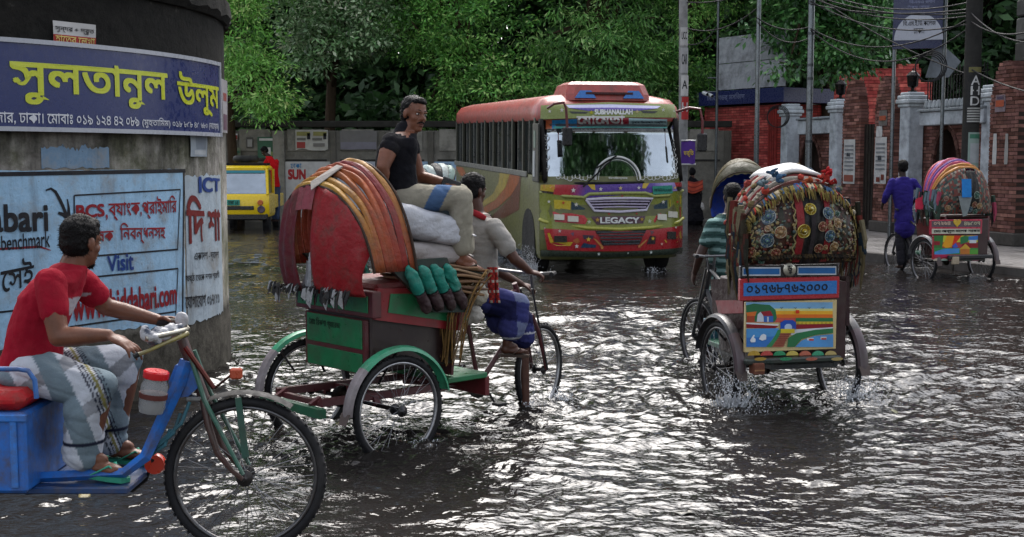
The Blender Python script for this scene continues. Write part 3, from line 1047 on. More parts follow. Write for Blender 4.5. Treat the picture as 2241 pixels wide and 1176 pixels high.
for i, (p0, p1, cc) in enumerate(((624, 726, 'c6c4c0'), (738, 828, 'b9bfc8'), (846, 936, '9db9d2'), (950, 1042, '9dbbd6'), (1058, 1152, 'b2bcc4'))):
    m = MB(); m.box(((bx(p0) + bx(p1)) / 2, -0.012, (bz(354) + .15) / 2), (bx(p1) - bx(p0), 0.02, bz(354) - .15), C(cc, .72)); m.build('painted_panel', 'print', bw_o)
def bw_text(s, x0, x1, yt, yb, col, bold=.02, out=-.026):
    k = MB(); lettering(k, s, quad_fn((bx(x0), out, bz(yb)), (bx(x1), out, bz(yb)), (bx(x0), out, bz(yt)), (bx(x1), out, bz(yt))), col, bold, 2)
    k.build('painted_lettering', 'print', bw_o)
bw_text('SUN', 631, 668, 372, 392, C('9c2026', .9), .07)
bw_text('ঢাকা', 636, 660, 358, 368, C('2a6a98', .9))
bw_text('িবদ্যা', 790, 818, 358, 374, C('2a3f86', .9), .04)
bw_text('BCS ব্যাংক', 948, 988, 358, 369, C('20335c', .9), .02)
def bw_poster(label, x0, x1, yt, yb, col, bits, tilt=0.0):
    o = thing('poster', label, 'poster', (bx((x0 + x1) / 2), BW - .03, bz(yb)))
    w, h = bx(x1) - bx(x0), bz(yt) - bz(yb)
    m = MB()
    m.grid(lambda u, v: Vector(((u - .5) * w, -.03 - .012 * math.sin(u * 6 + v * 2) * (1 - v), v * h + (.1 * h * max(0, math.sin(u * 7)) * (1 - v)) * tilt)), 10, 6, col)
    for (u0, u1, v0, v1, c) in bits:
        m.grid(lambda u, v: Vector(((u0 + (u1 - u0) * u - .5) * w, -.046, (v0 + (v1 - v0) * v) * h)), 2, 2, c)
    m.build('paper', 'print', o, fix=False)
g, r, w_ = C('3f6b52', .7), C('9a3a34', .8), C('d0cec8', .75)
bw_poster('large torn white poster with two columns of print on the grey boundary wall', 648, 719, 285, 330, C('b5b2a8', .75),
          [(.04, .45, .72, .92, C('8f8a50', .7)), (.55, .96, .72, .92, C('8f8a50', .7)), (.36, .46, .55, .85, INK), (.86, .95, .55, .85, INK), (.04, .3, .12, .42, r),
           (.55, .9, .2, .36, C('7a7670', .7)), (.05, .32, .5, .62, C('6f6d66', .7)), (.52, .82, .5, .62, C('6f6d66', .7))], 1.0)
bw_poster('plain grey board fixed to the boundary wall', 745, 826, 287, 329, C('6e6b68', .75), [(.02, .98, .05, .42, C('77747c', .75))])
bw_poster('green banner with white lettering hung by the wide pilaster', 565, 606, 300, 346, g, [(.1, .95, .82, .93, w_), (.25, .7, .15, .5, w_), (.7, .95, .1, .3, C('8a9a60', .7))])
bw_poster('small red and white notice on the wall near the rounded corner', 509, 522, 293, 307, w_, [(.05, .95, .1, .75, r)])
bw_poster('small green and cream notice low on the wall near the rounded corner', 508, 528, 324, 340, C('7f8a70', .7), [(.1, .9, .3, .6, g)])
bw_poster('small dark framed notice on the wall beside the green banner', 541, 556, 301, 324, C('57544f', .75), [(.15, .85, .1, .8, C('a3a09c', .7))])

# ------------------------------------------------------------------ pavement on the right
KERB = [Vector(p) for p in ((10.6, 14.6), (8.35, 19.5), (6.6, 23.4), (5.95, 27.0), (5.72, 31.0), (5.6, 36.6))]
t = NT('pavement')
n1 = t.noise(1.3, 8, 0.72)
t.bsdf(t.ramp(n1, [(0.3, (0.06, 0.055, 0.052)), (0.55, (0.14, 0.13, 0.125)), (0.75, (0.23, 0.215, 0.21))]), t.ramp(n1, [(0.3, 0.25), (0.6, 0.7)]), 0,
       t.bump(t.noise(22, 5, 0.7), 0.4, 0.01))
MATS['pavement'] = t.m
pav = MB()
outer = [Vector((24, 14.6)), Vector((24, 36.6))]
poly = [(p.x, p.y, 0.14) for p in KERB] + [(24, 36.6, .14), (24, 14.6, .14)]
pav.slab([(x, y, -0.3) for x, y, z in poly], (0, 0, 0.44), (0.2, 0.2, 0.2))
pv = tag(pav.build('pavement', 'pavement'), kind='structure')
for a, b in zip(KERB[:-1], KERB[1:]):
    L = (b - a).length
    n = max(1, round(L / 0.9))
    for i in range(n):
        p, q = a.lerp(b, (i + .006) / n), a.lerp(b, (i + .994) / n)
        d = (q - p).normalized(); nn = Vector((-d.y, d.x))
        off = nn * 0.07
        k = MB(); k.bar((p.x + off.x, p.y + off.y, -.06), (q.x + off.x, q.y + off.y, -.06), 0.14, 0.43, C('7d7874', .5 + .12 * rnd.random()), bev=.015)
        k.build('kerb_stone', 'concrete', pv)

# ------------------------------------------------------------------ brick gate on the right (its own frame: x along the front towards the viewer, y inwards)
FR = math.atan2(-0.973, 0.2306)
FO = Vector((8.57, 31.0, 0.14))
FM = frame(FO, FR)
def gx(px, yl=0.0):
    return hit(FM, px, 349, yl, 1).x
def gz(px, py, yl=0.0):
    return hit(FM, px, py, yl, 1).z
BR = ('74504a', '62423a', '825c52', '54342c', '6c4a44')
def brick_prism(m, x0, x1, y0, y1, z0, z1, half=None, zsp=None, course=0.078, blen=0.235, cols=BR, k=1.15):
    """courses of separate bricks; above zsp the width follows a pointed arch"""
    z = z0; row = 0
    cx = (x0 + x1) / 2; hw0 = (x1 - x0) / 2
    while z < z1 - 0.01:
        h = min(course, z1 - z)
        hw = hw0
        if zsp is not None and z > zsp:
            f = (z - zsp) / (z1 - zsp)
            hw = hw0 * max(0.10, math.sqrt(max(0, 1 - f ** 1.7)))
            if row % 2: hw += 0.018
        a, b = cx - hw, cx + hw
        st = a - (blen / 2 if row % 2 else 0)
        while st < b:
            s, e = max(a, st), min(b, st + blen)
            if e - s > .03:
                j = rnd.uniform(-.004, .004)
                m.box(((s + e) / 2, (y0 + y1) / 2 + j, z + h / 2), (e - s - .012, y1 - y0, h - .013), C(rnd.choice(cols), k * rnd.uniform(.75, 1.2)))
            st += blen
        z += course; row += 1

def brick_pillar(label, x0, x1, ztop, depth=0.36):
    o = thing('brick_pillar', label, 'pillar', FM @ Vector(((x0 + x1) / 2, depth / 2, 0)), FR, 'brick pillars of the mosque gate')
    cx = (x0 + x1) / 2
    m = MB(); hw = (x1 - x0) / 2
    zsp = ztop - 1.0
    pts = [(-hw + .012, 0, 0), (hw - .012, 0, 0)] + [((hw - .012) * math.sqrt(max(0, 1 - (i / 9) ** 1.7)), 0, zsp + 1.0 * i / 9) for i in range(10)] + \
          [(-(hw - .012) * math.sqrt(max(0, 1 - (i / 9) ** 1.7)), 0, zsp + 1.0 * i / 9) for i in range(8, -1, -1)]
    m.slab([(x, -depth / 2 + .012, z) for x, y, z in pts], (0, depth - .024, 0), C('4a3a34', .6))
    m.build('mortar_core', 'concrete', o)
    m = MB(); brick_prism(m, -hw, hw, -depth / 2, depth / 2, 0.26, ztop, zsp=zsp)
    tag(m.build('brickwork', 'brick', o), kind='stuff')
    m = MB(); m.box((0, 0, .13), (2 * hw + .12, depth + .14, .26), C('5d5854', .7), bev=.02); m.build('plinth', 'concrete', o)
    return o
def gate_poster(label, px0, px1, yt, yb, base, bits, yl=-0.004, nm='poster'):
    x0, x1 = gx(px0, yl), gx(px1, yl)
    zt, zb = gz(px0, yt, yl), gz(px0, yb, yl)
    o = thing(nm, label, 'poster', FM @ Vector(((x0 + x1) / 2, yl, zb)), FR)
    w, h = x1 - x0, zt - zb
    m = MB(); m.grid(lambda u, v: Vector(((u - .5) * w, -.012 - .006 * math.sin(9 * u + 5 * v), v * h)), 5, 10, base)
    for (u0, u1, v0, v1, c) in bits:
        m.grid(lambda u, v: Vector(((u0 + (u1 - u0) * u - .5) * w, -.026, (v0 + (v1 - v0) * v) * h)), 2, 2, c)
    m.build('paper', 'print', o, fix=False)
pA = brick_pillar('brick pillar with pointed top and long white poster beside the second grey column', gx(1842), gx(1882), 3.72, .22)
pB = brick_pillar('brick pillar with pointed top, long white poster and small orange notice', gx(1912), gx(1953), 3.72, .22)
pE = brick_pillar('widest brick pillar with pointed top and a torn poster outline behind the far rickshaw', gx(2163), gx(2226), 3.72, .45)
W1, DK = C('c9c8c6', .75), C('40454c', .8)
lines = [(.12, .88, .30 + .09 * i, .335 + .09 * i, C('8b8f94', .7)) for i in range(7)]
gate_poster('long white paper poster with small print on the brick pillar beside the grey column', 1847, 1872, 306, 402, W1, lines + [(.3, .6, .62, .7, DK), (.1, .9, .05, .2, C('9a5a4c', .7))])
gate_poster('long white paper poster torn at the foot on the second brick pillar', 1915, 1941, 301, 402, W1, lines + [(.3, .6, .5, .6, DK), (.2, .5, .04, .14, C('7a3a2e', .7)), (.6, .85, .08, .2, C('7a3a2e', .7))])
gate_poster('small blank white paper pasted above the long poster on the second brick pillar', 1917, 1930, 277, 300, W1, [])
gate_poster('small orange and grey notice high on the second brick pillar', 1922, 1940, 243, 276, C('77706c', .7), [(.1, .9, .35, .65, C('a8553c', .8))])
gate_poster('small orange and lilac notice high on the widest brick pillar', 2175, 2197, 209, 246, C('8f7f86', .7), [(.08, .92, .3, .68, C('b2583c', .8)), (.2, .8, .75, .9, C('5f5168', .7))])
gate_poster('torn remains of a white poster on the widest brick pillar', 2173, 2181, 293, 360, W1, [])
gate_poster('thin strip of white poster paper peeling on the widest brick pillar', 2199, 2206, 293, 360, C('aba8a4', .7), [])

ig = thing('gap_shade_panel', 'dark ribbed panel added for the shaded gap between the two poster-covered brick pillars', 'gate', FM @ Vector((gx(1897), .12, 0)), FR)  # dark panel and ribs added to stand for the shade between the pillars
GWd = gx(1912) - gx(1882)
m = MB(); m.box((0, 0, 1.35), (GWd, .03, 2.5), C('1c1816', .8), bev=.006); m.build('leaf', 'paint', ig)
for i in range(5):
    m = MB(); m.box((-GWd / 2 + .05 + (GWd - .1) * i / 4, -.025, 1.35), (.03, .02, 2.5), C('26201d', .8)); m.build('rib', 'paint', ig)
# grey concrete columns with caps, and the beams they carry
GREY = C('b0b6bc', .95)
def column(label, px, yl, lantern):
    x = gx(px, yl)
    o = thing('gate_column', label, 'column', FM @ Vector((x + .2, yl + .2, 0)), FR, 'grey columns of the mosque gate')
    m = MB(); m.box((0, 0, 1.48), (.40, .40, 2.95), GREY, bev=.025); m.build('shaft', 'concrete', o)
    m = MB()
    for z, s, h in ((2.98, .48, .08), (3.07, .56, .10), (3.17, .50, .09), (3.25, .40, .07)):
        m.box((0, 0, z), (s, s, h), C('b6bcc0', .95), bev=.02)
    m.build('capital', 'concrete', o)
    m = MB(); m.box((0, 0, .16), (.50, .50, .32), C('6f7376', .7), bev=.03); m.build('base', 'concrete', o)
    if lantern:
        l = MB()
        l.lathe([(.10, 0), (.10, .03), (.04, .05), (.04, .1), (.12, .14), (.14, .36), (.16, .38), (.09, .46), (.02, .5), (.015, .56)], (0, 0, 3.285), C('1c1d20'), n=10)
        l.build('lantern', 'metal', o)
    return o
column('grey gate column next to the red brick gatehouse', 1707, 0, False)
column('grey gate column with lantern next to the brick pillar of the long white poster', 1813, 0, True)
column('grey gate column with lantern beside the iron railing and the pointed niche', 1966, 0, True)
column('grey gate column behind the dark poster-covered utility pole', 2144, .15, False)
def beam(label, px0, px1, z0, z1, yl):
    x0, x1 = gx(px0, 0) , gx(px1, 0)
    o = thing('beam', label, 'beam', FM @ Vector(((x0 + x1) / 2, yl, z0)), FR)
    m = MB(); m.box((0, 0, (z1 - z0) / 2), (x1 - x0, .26, z1 - z0), GREY, bev=.015); m.build('lintel', 'concrete', o)
    m = MB(); m.box((0, -.02, z1 - z0 + .032), (x1 - x0, .34, .06), C('9aa1a6', .7), bev=.012); m.build('moulding', 'concrete', o)
    return o
beam('grey concrete beam joining the two columns beside the gatehouse', 1738, 1811, 2.42, 2.80, .2)
beam('grey concrete beam under the iron railing', 2003, 2142, 2.50, 2.80, .2)

def niche_wall(label, px0, px1, h, apx0, apx1, zsp, zap, yl=.42):
    """brick wall with a recessed pointed arch"""
    x0, x1 = gx(px0, 0), gx(px1, 0)
    a0, a1 = gx(apx0, yl) - (x0 + x1) / 2, gx(apx1, yl) - (x0 + x1) / 2
    o = thing('niche_wall', label, 'wall', FM @ Vector(((x0 + x1) / 2, yl, 0)), FR, 'brick walls of the mosque gate')
    hw = (x1 - x0) / 2
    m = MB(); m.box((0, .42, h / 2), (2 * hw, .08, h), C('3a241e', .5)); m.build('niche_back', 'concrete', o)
    ac, ah = (a0 + a1) / 2, (a1 - a0) / 2
    m = MB(); m2 = MB()
    z, row = 0.0, 0
    while z < h:
        f = (z - zsp) / (zap - zsp)
        op = ah if f < 0 else (ah * math.sqrt(max(0, 1 - f ** 1.6)) if f < 1 else 0)
        spans = [(-hw, ac - op), (ac + op, hw)] if op > .02 else [(-hw, hw)]
        for (s0, s1) in spans:
            if s1 - s0 < .03: continue
            m2.box(((s0 + s1) / 2, .2, z + .039), (s1 - s0, .36, .0775), C('4a3a34', .6))
            st = s0 - (.118 if row % 2 else 0)
            while st < s1:
                s, e = max(s0, st), min(s1, st + .235)
                if e - s > .03:
                    m.box(((s + e) / 2, .2, z + .038), (e - s - .012, .40, .064), C(rnd.choice(BR), 1.1 * rnd.uniform(.75, 1.2)))
                st += .235
        z += .078; row += 1
    m2.build('mortar_core', 'concrete', o)
    tag(m.build('brickwork', 'brick', o), kind='stuff')
    # raised arch ring
    k = MB()
    for i in range(18):
        s = -1 if i < 9 else 1
        f0, f1 = (i % 9) / 9, (i % 9 + .9) / 9
        q = []
        for f, e in ((f0, 0), (f1, 0), (f1, .1), (f0, .1)):
            xx = ac + s * (ah + e) * math.sqrt(max(0, 1 - f ** 1.6)); q.append((xx, -.035, zsp + (zap - zsp + e) * f))
        k.slab(q, (0, .06, 0), C(rnd.choice(BR), .6))
    tag(k.build('arch_ring', 'brick', o), kind='stuff')
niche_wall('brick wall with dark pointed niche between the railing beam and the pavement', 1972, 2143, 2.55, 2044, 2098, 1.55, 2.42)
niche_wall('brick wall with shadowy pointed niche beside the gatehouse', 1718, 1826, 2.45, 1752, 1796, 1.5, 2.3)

rl = thing('iron_railing', 'black iron railing with upright bars on top of the grey beam', 'railing', FM @ Vector(((gx(2006) + gx(2140)) / 2, .2, 2.86)), FR)
L = gx(2140) - gx(2006)
for i in range(21):
    x = -L / 2 + .06 + (L - .12) * i / 20
    m = MB(); m.tube([(x, 0, 0), (x, 0, .86), (x, 0, .95)], [.013, .013, .002], C('1b1c20'), 6); m.build('bar', 'metal', rl)
for z in (.12, .74):
    m = MB(); m.box((0, 0, z), (L, .035, .035), C('1b1c20')); m.build('rail', 'metal', rl)
for i in range(14):
    x = -L / 2 + .15 + (L - .3) * i / 13
    m = MB(); m.lathe([(.05, 0), (.075, .05), (.05, .16), (.03, .2)], (x, -.07, 0.0), C('aab0b4', .75), n=8); m.build('baluster', 'concrete', rl)

# red brick gatehouse with blue fascia
GA, GB_ = Vector((6.03, 38.9)), Vector((7.75, 36.3))
gd = GB_ - GA
GR = math.atan2(gd.y, gd.x)
GM = frame((GA.x, GA.y, 0.0), GR)
GW = gd.length
gh = thing('gatehouse', 'small red brick gatehouse with fluted corner and navy fascia board', 'building', (GA.x, GA.y, 0), GR)
def hz(px, py): return hit(GM, px, py, 0, 1)
GT = hz(1620, 232).z
m = MB(); m.box((GW / 2, 1.2, GT / 2), (GW - .02, 2.38, GT), C('4a3028', .6)); m.build('core', 'concrete', gh)
m = MB(); brick_prism(m, 0, GW - .34, -.01, .1, 0, GT - .02, cols=('a84a46', '9a423e', 'b2564e', '903a36'), k=.9); tag(m.build('brickwork', 'brick', gh), kind='stuff')
m = MB()
z = 0; row = 0
while z < GT - .04:
    st = 0
    while st < 2.3:
        m.box((.03, st + .115, z + .032), (.10, .222, .064), C(rnd.choice(('a13a33', '94332d', '8a2e29')), .75 * rnd.uniform(.8, 1.15)))
        m.box((GW - .03, st + .115, z + .032), (.10, .222, .064), C(rnd.choice(('a13a33', '94332d', '8a2e29')), .75 * rnd.uniform(.8, 1.15)))
        st += .235
    z += .078; row += 1
tag(m.build('side_brickwork', 'brick', gh), kind='stuff')
for i in range(4):
    m = MB(); m.tube([(GW - .31 + i * .085, -.02, 0), (GW - .31 + i * .085, -.02, GT - .02)], .04, C('8c302b', .75), 8); m.build('flute', 'brick', gh)
zf0, zf1 = hz(1600, 230).z, hz(1600, 199).z
m = MB(); m.box((GW / 2 + .12, .9, (zf0 + zf1) / 2), (GW + .5, 2.1, zf1 - zf0), C('262c5c', .8), bev=.01); m.build('fascia', 'clean_paint', gh)
k = MB(); lettering(k, 'িমটেফাডর্ মসিজদ', quad_fn((.25, -.156, zf0 + .1), (1.9, -.156, zf0 + .1), (.25, -.156, zf1 - .08), (1.9, -.156, zf1 - .08)), C('7f86a8', .7), .015)
k.build('lettering', 'print', gh)
# blank hoarding standing on the gatehouse roof
hb0, hb1 = hz(1562, 190), hz(1714, 190)
zh0, zh1 = hz(1640, 193).z, hz(1640, 75).z
bb = thing('hoarding', 'large blank weathered white hoarding on the gatehouse roof', 'hoarding', GM @ Vector(((hb0.x + hb1.x) / 2, .1, zf1)), GR)
w = hb1.x - hb0.x
for i, (za, zb_) in enumerate(((zh0, (zh0 + zh1) / 2 - .01), ((zh0 + zh1) / 2 + .01, zh1))):
    m = MB(); m.box((0, 0, (za + zb_) / 2 - zf1), (w, .03, zb_ - za), C('b3b5ba', .78), bev=.004); m.build('sheet', 'concrete', bb)
for x in (-w / 2 + .1, 0, w / 2 - .1):
    m = MB(); m.box((x, .06, (zh1 - zf1) / 2), (.05, .05, zh1 - zf1), C('55585c', .7)); m.build('upright', 'metal', bb)

# stepped red brick parapet of the mosque behind
MP = thing('mosque_parapet', 'stepped red brick parapet rising behind the gate columns', 'building', at(1920, 349, 41) + Vector((0, 0, -1.88)))
m = MB(); mm = MB()
def mx(px): return at(px, 349, 41).x - at(1920, 349, 41).x
def mz(py): return at(1920, py, 41).z
for (p0, p1, py) in ((1805, 2035, 180), (1830, 2010, 150), (1846, 1885, 128), (1855, 1876, 108), (1960, 2005, 140)):
    brick_prism(m, mx(p0), mx(p1), -.02, .18, 2.4, mz(py), course=.115, blen=.34, cols=('d0625a', 'c05550', 'dc7064', 'b44a46'), k=1.0)
    mm.box(((mx(p0) + mx(p1)) / 2, .3, (mz(py) - .02) / 2), (mx(p1) - mx(p0) - .03, .56, mz(py) - .02), C('5a2c26', .7))
tag(m.build('brickwork', 'brick', MP), kind='stuff')
mm.build('wall', 'concrete', MP)

# rough stone building at the far right, its blocks picked out
SB = thing('stone_building', 'building of large grey stone blocks rising behind the widest brick pillar', 'building', FM @ Vector((4.6, 1.6, -.14)), FR)
m = MB(); m.box((2.6, 1.5, 3.6), (6.4, 2.8, 7.2), C('2a2927', .6)); m.build('core', 'concrete', SB)
z, row = 2.6, 0
while z < 6.6:
    h = .46 + .08 * math.sin(row * 2.1)
    x = -.6 - (.3 if row % 2 else 0)
    while x < 5.8:
        w = .50 + .2 * rnd.random()
        s, e = max(-.6, x), min(5.8, x + w)
        if e - s > .1:
            k = MB(); k.box(((s + e) / 2, .06, z + h / 2), (e - s - .035, .14 + .03 * rnd.random(), h - .035), C(rnd.choice(('6e6d6a', '5d5c5a', '7c7b77', '54524f')), .7), bev=.03)
            k.build('stone_block', 'concrete', SB)
        x += w
    z += h; row += 1

# trees over the gate
plant('large-leaved tree with dark glossy foliage hanging over the gate columns', 1800, 37.5,
      [(1740, 60, 1.0, 1, .7, -1.5), (1820, 130, .9, .9, .6, -2.6), (1880, 80, 1.0, 1, .8, -2), (1790, -20, 1.6, 1.4, 1.0, -1), (1900, 10, 1.1, 1.1, .8, -1),
       (1720, 140, .5, .6, .4, -3), (1830, -190, 2.6, 2.2, 1.8, 0), (1800, -420, 2.6, 2.4, 2.4, 0)], 'big', 560, 40, 21, trunk_r=.2)
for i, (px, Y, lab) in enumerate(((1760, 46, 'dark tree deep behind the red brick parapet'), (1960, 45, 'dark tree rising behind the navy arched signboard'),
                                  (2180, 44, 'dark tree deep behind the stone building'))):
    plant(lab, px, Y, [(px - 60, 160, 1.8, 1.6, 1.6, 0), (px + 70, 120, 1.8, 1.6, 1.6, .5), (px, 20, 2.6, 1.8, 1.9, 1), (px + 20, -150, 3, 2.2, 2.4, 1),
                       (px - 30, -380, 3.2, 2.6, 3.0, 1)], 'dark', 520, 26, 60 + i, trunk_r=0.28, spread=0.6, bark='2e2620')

# trees on the photographer's side of the street, seen only as reflections
for i, (x, y, lab) in enumerate(((12.5, -11, 'tall street tree behind the photographer nearest the carts'), (16.5, -13, 'tall street tree behind the photographer in the middle of the verge'), (20.0, -10, 'tall street tree behind the photographer by the pavement'))):
    tree(lab, (x, y, -.09), 13, [(0, 0, 9, 2.2, 2, 2.2), (-1.2, .5, 12.5, 2.2, 2, 2.4), (1.2, 0, 15, 2.2, 2, 2.2), (.2, .2, 17.5, 1.8, 1.6, 1.6)], 'dark', 420, 26, 90 + i, trunk_r=.3, spread=.6, group='trees behind the photographer')

# ------------------------------------------------------------------ poles, signs and wires
def pole(label, px, Y, r0, r1, h, col, mat, bands=(), arms=(), lean=(0, 0), name='utility_pole', cat='pole', base=-.05):
    p = at(px, 349, Y)
    o = thing(name, label, cat, (p.x, p.y, base))
    top = Vector((lean[0], lean[1], h))
    m = MB(); m.tube([top * (i / 6) for i in range(7)], [r0 + (r1 - r0) * i / 6 for i in range(7)], col, 14); m.build('shaft', mat, o, smooth=40)
    for z, dz, c in bands:
        m = MB(); q = top * (z / h); rr = r0 + (r1 - r0) * z / h + .006
        m.tube([q, top * ((z + dz) / h)], rr, c, 14); m.build('band', mat, o, smooth=40)
    for (z, dx, dy, dz, r) in arms:
        m = MB(); q = top * (z / h); m.tube([q, q + Vector((dx * .9, dy * .9, dz)), q + Vector((dx, dy, dz))], r, col, 7); m.build('arm', mat, o)
    return o
ST = C('8b9296', .6)
pole('concrete utility pole wrapped in red and white posters behind the bus', 1497, 30.5, .115, .10, 9, C('9a9a98', .7), 'concrete', lean=(-.1, 0),
     arms=((6.2, .9, -.2, -.45, .025), (6.4, -.8, 0, .25, .025)))
pole('smooth grey steel pole with a thicker foot in front of the brick gatehouse', 1655, 29, .055, .05, 9, ST, 'metal', bands=((.05, 2.75, C('7e868a', .6)),),
     arms=((5.62, -.32, 0, 0, .02), (6.1, -.32, 0, .02, .02)), name='lamp_post')
pole('grey steel pole with clamp bands rising between the gate columns', 1769, 28, .075, .07, 9, ST, 'metal', bands=[(z, .06, C('5c6266', .6)) for z in (1.6, 2.3, 3.0, 3.7, 4.0, 4.7, 5.4)], name='lamp_post')
pole('thin galvanised pipe rising at the left edge of the white hoarding', 1567, 36.5, .045, .04, 9, C('6f7679', .6), 'metal', arms=((3.9, -.3, 0, 0, .02), (4.3, -.28, 0, 0, .02)), name='pipe_post')
dp = pole('thick dark concrete pole pasted with black and white bills beside the widest brick pillar', 2122, 24.6, .165, .15, 9, C('2b2a29', .8), 'concrete', base=.13)
def pole_bill(label, px, Y, r, px0, px1, yt, yb, col, texts, bits=(), dz=0.0):
    """bill wrapped on the camera side of a pole"""
    c = at(px, 349, Y)
    zt, zb = at(px, yt, Y - r).z, at(px, yb, Y - r).z
    a0 = math.pi * 1.5 + math.asin(max(-.97, min(.97, (at(px0, 349, Y).x - c.x) / r)))
    a1 = math.pi * 1.5 + math.asin(max(-.97, min(.97, (at(px1, 349, Y).x - c.x) / r)))
    o = thing('bill', label, 'poster', (c.x, c.y, zb))
    def fn(u, v, e=0.004):
        a = a0 + (a1 - a0) * u
        return Vector(((r + e) * math.cos(a), (r + e) * math.sin(a), (zt - zb) * v))
    m = MB(); m.grid(fn, 10, 6, col)
    for (u0, u1, v0, v1, cc) in bits:
        m.grid(lambda u, v: fn(u0 + (u1 - u0) * u, v0 + (v1 - v0) * v, .007), 6, 2, cc)
    m.build('paper', 'print', o, smooth=True, fix=False)
    for (s, u0, u1, v0, v1, cc) in texts:
        k = MB(); lettering(k, s, lambda u, v: fn(u0 + (u1 - u0) * u, v0 + (v1 - v0) * v, .009), cc, .02); k.build('lettering', 'print', o)
pole_bill('black bill with white block letters AHD on the dark pole', 2122, 24.6, .165, 2107, 2138, 143, 270, C('17181a'),
          [('A', .25, .75, .66, .82, W1), ('H', .25, .75, .49, .64, W1), ('D', .25, .75, .31, .46, W1)],
          [(.1, .9, .88, .97, C('6e6a40', .8))] + [(.08, .92, .02 + .045 * i, .045 + .045 * i, C('a8a8a4', .75)) for i in range(6)])
pole_bill('pale green bill low on the dark pole', 2122, 24.6, .165, 2112, 2139, 290, 385, C('8fa39a', .7), [], [(.1, .9, .86, .96, C('3f7a62', .7)), (.15, .85, .3, .75, C('a9aeb0', .7))])
PX, PY_ = 1496, 30.5
for (yt, yb, c, lab, tx) in ((60, 100, 'b9b8b4', 'white bill near the top of the poster-covered pole', 'UCC'), (105, 160, 'a9a9a8', 'grey white bill with black capitals on the poster-covered pole', 'CAR'),
                             (165, 210, 'c6c4c0', 'clean white bill above the red one on the poster-covered pole', 'A'), (212, 262, 'b02c2c', 'red bill with white print on the poster-covered pole', 'H')):
    p = at(PX - (yb - 349) * .012 - 1, (yt + yb) / 2, PY_)
    pole_bill(lab, PX - 3 + (yt - 60) * .02, PY_, .118, PX - 11 + (yt - 60) * .02, PX + 5 + (yt - 60) * .02, yt, yb, C(c, .75), [(tx, .2, .8, .35, .75, INK if c != 'b02c2c' else W1)])
bn = thing('purple_banner', 'purple cloth banner with yellow print hung on the poster-covered pole', 'banner', at(1504, 360, 30.2))
zt = at(1504, 308, 30.2).z - at(1504, 360, 30.2).z
m = MB(); m.grid(lambda u, v: Vector(((u - .45) * .34, -.02 + .03 * math.sin(u * 6 + v), v * zt)), 8, 8, C('5b3c8c', .8)); m.build('cloth', 'cloth', bn, fix=False, smooth=True)
for v, c in ((0, W1), (zt, W1)):
    m = MB(); m.tube([(-.16, -.03, v), (.2, -.03, v)], .018, c, 6); m.build('batten', 'plastic', bn)
k = MB(); lettering(k, 'ভর্িত', quad_fn((-.1, -.075, .18), (.14, -.075, .18), (-.1, -.075, .36), (.14, -.075, .36)), C('d8b83c', .8), .03); k.build('lettering', 'print', bn)

# signboard on posts, upper right
SG = at(2010, 100, 27.0)
sg = thing('arched_signboard', 'navy signboard with a white half-round panel of Bengali print on a pole', 'sign', (SG.x, 27.0, -.05 + .19), R_(-14))
SM = frame((SG.x, 27.0, .14), R_(-14))
def s_(px, py): return hit(SM, px, py, 0, 1)
a, b = s_(1953, 108), s_(2067, -60)
m = MB(); m.box(((a.x + b.x) / 2, .03, (a.z + b.z) / 2), (b.x - a.x, .05, b.z - a.z), C('1d2550', .8), bev=.006); m.build('panel', 'clean_paint', sg)
c0 = s_(2010, 88); rr = (s_(2066, 88).x - s_(1954, 88).x) / 2 - .02
m = MB(); m.slab([(c0.x + rr * math.cos(math.pi * i / 24), -.012, c0.z + rr * 1.12 * math.sin(math.pi * i / 24)) for i in range(25)], (0, .014, 0), C('b9bdc8', .8)); m.build('half_round_panel', 'clean_paint', sg)
def sg_text(s, x0, x1, yt, yb, col, y=-.016, bold=.015):
    p, q, r2, t2 = s_(x0, yb), s_(x1, yb), s_(x0, yt), s_(x1, yt)
    k = MB(); lettering(k, s, quad_fn((p.x, y, p.z), (q.x, y, p.z), (p.x, y, r2.z), (q.x, y, r2.z)), col, bold); k.build('lettering', 'print', sg)
sg_text('িব.এম.ই.িড.কেলজ', 1976, 2048, 44, 58, INK); sg_text('ঢাকা।', 1999, 2022, 62, 74, INK)
sg_text('িবএমএ ভবন', 1990, 2046, 0, 8, C('8a90b0', .8), -.001); sg_text('িশক্ষা েবার্ড', 1986, 2034, 12, 20, C('8a90b0', .8), -.001)
q = s_(1951, 349)
m = MB(); m.tube([(q.x, .08, 0), (q.x, .08, 6.6)], .04, ST, 10); m.build('post', 'metal', sg)
q = s_(2060, 349)
m = MB(); m.tube([(q.x, .08, 0), (q.x, .08, 6.6)], .04, ST, 10); m.build('post', 'metal', sg)
# torn sheet hanging below it
ts = thing('torn_sheet', 'torn grey sheet hanging below the navy signboard', 'sheet', at(2075, 170, 27.2))
m = MB(); m.grid(lambda u, v: Vector(((u - .5) * .5 - .25 * (1 - v), .05 * math.sin(5 * u), v * .85 * (1 - .6 * u))), 6, 8, C('8d949a', .75)); m.build('cloth', 'cloth', ts, fix=False, smooth=True)

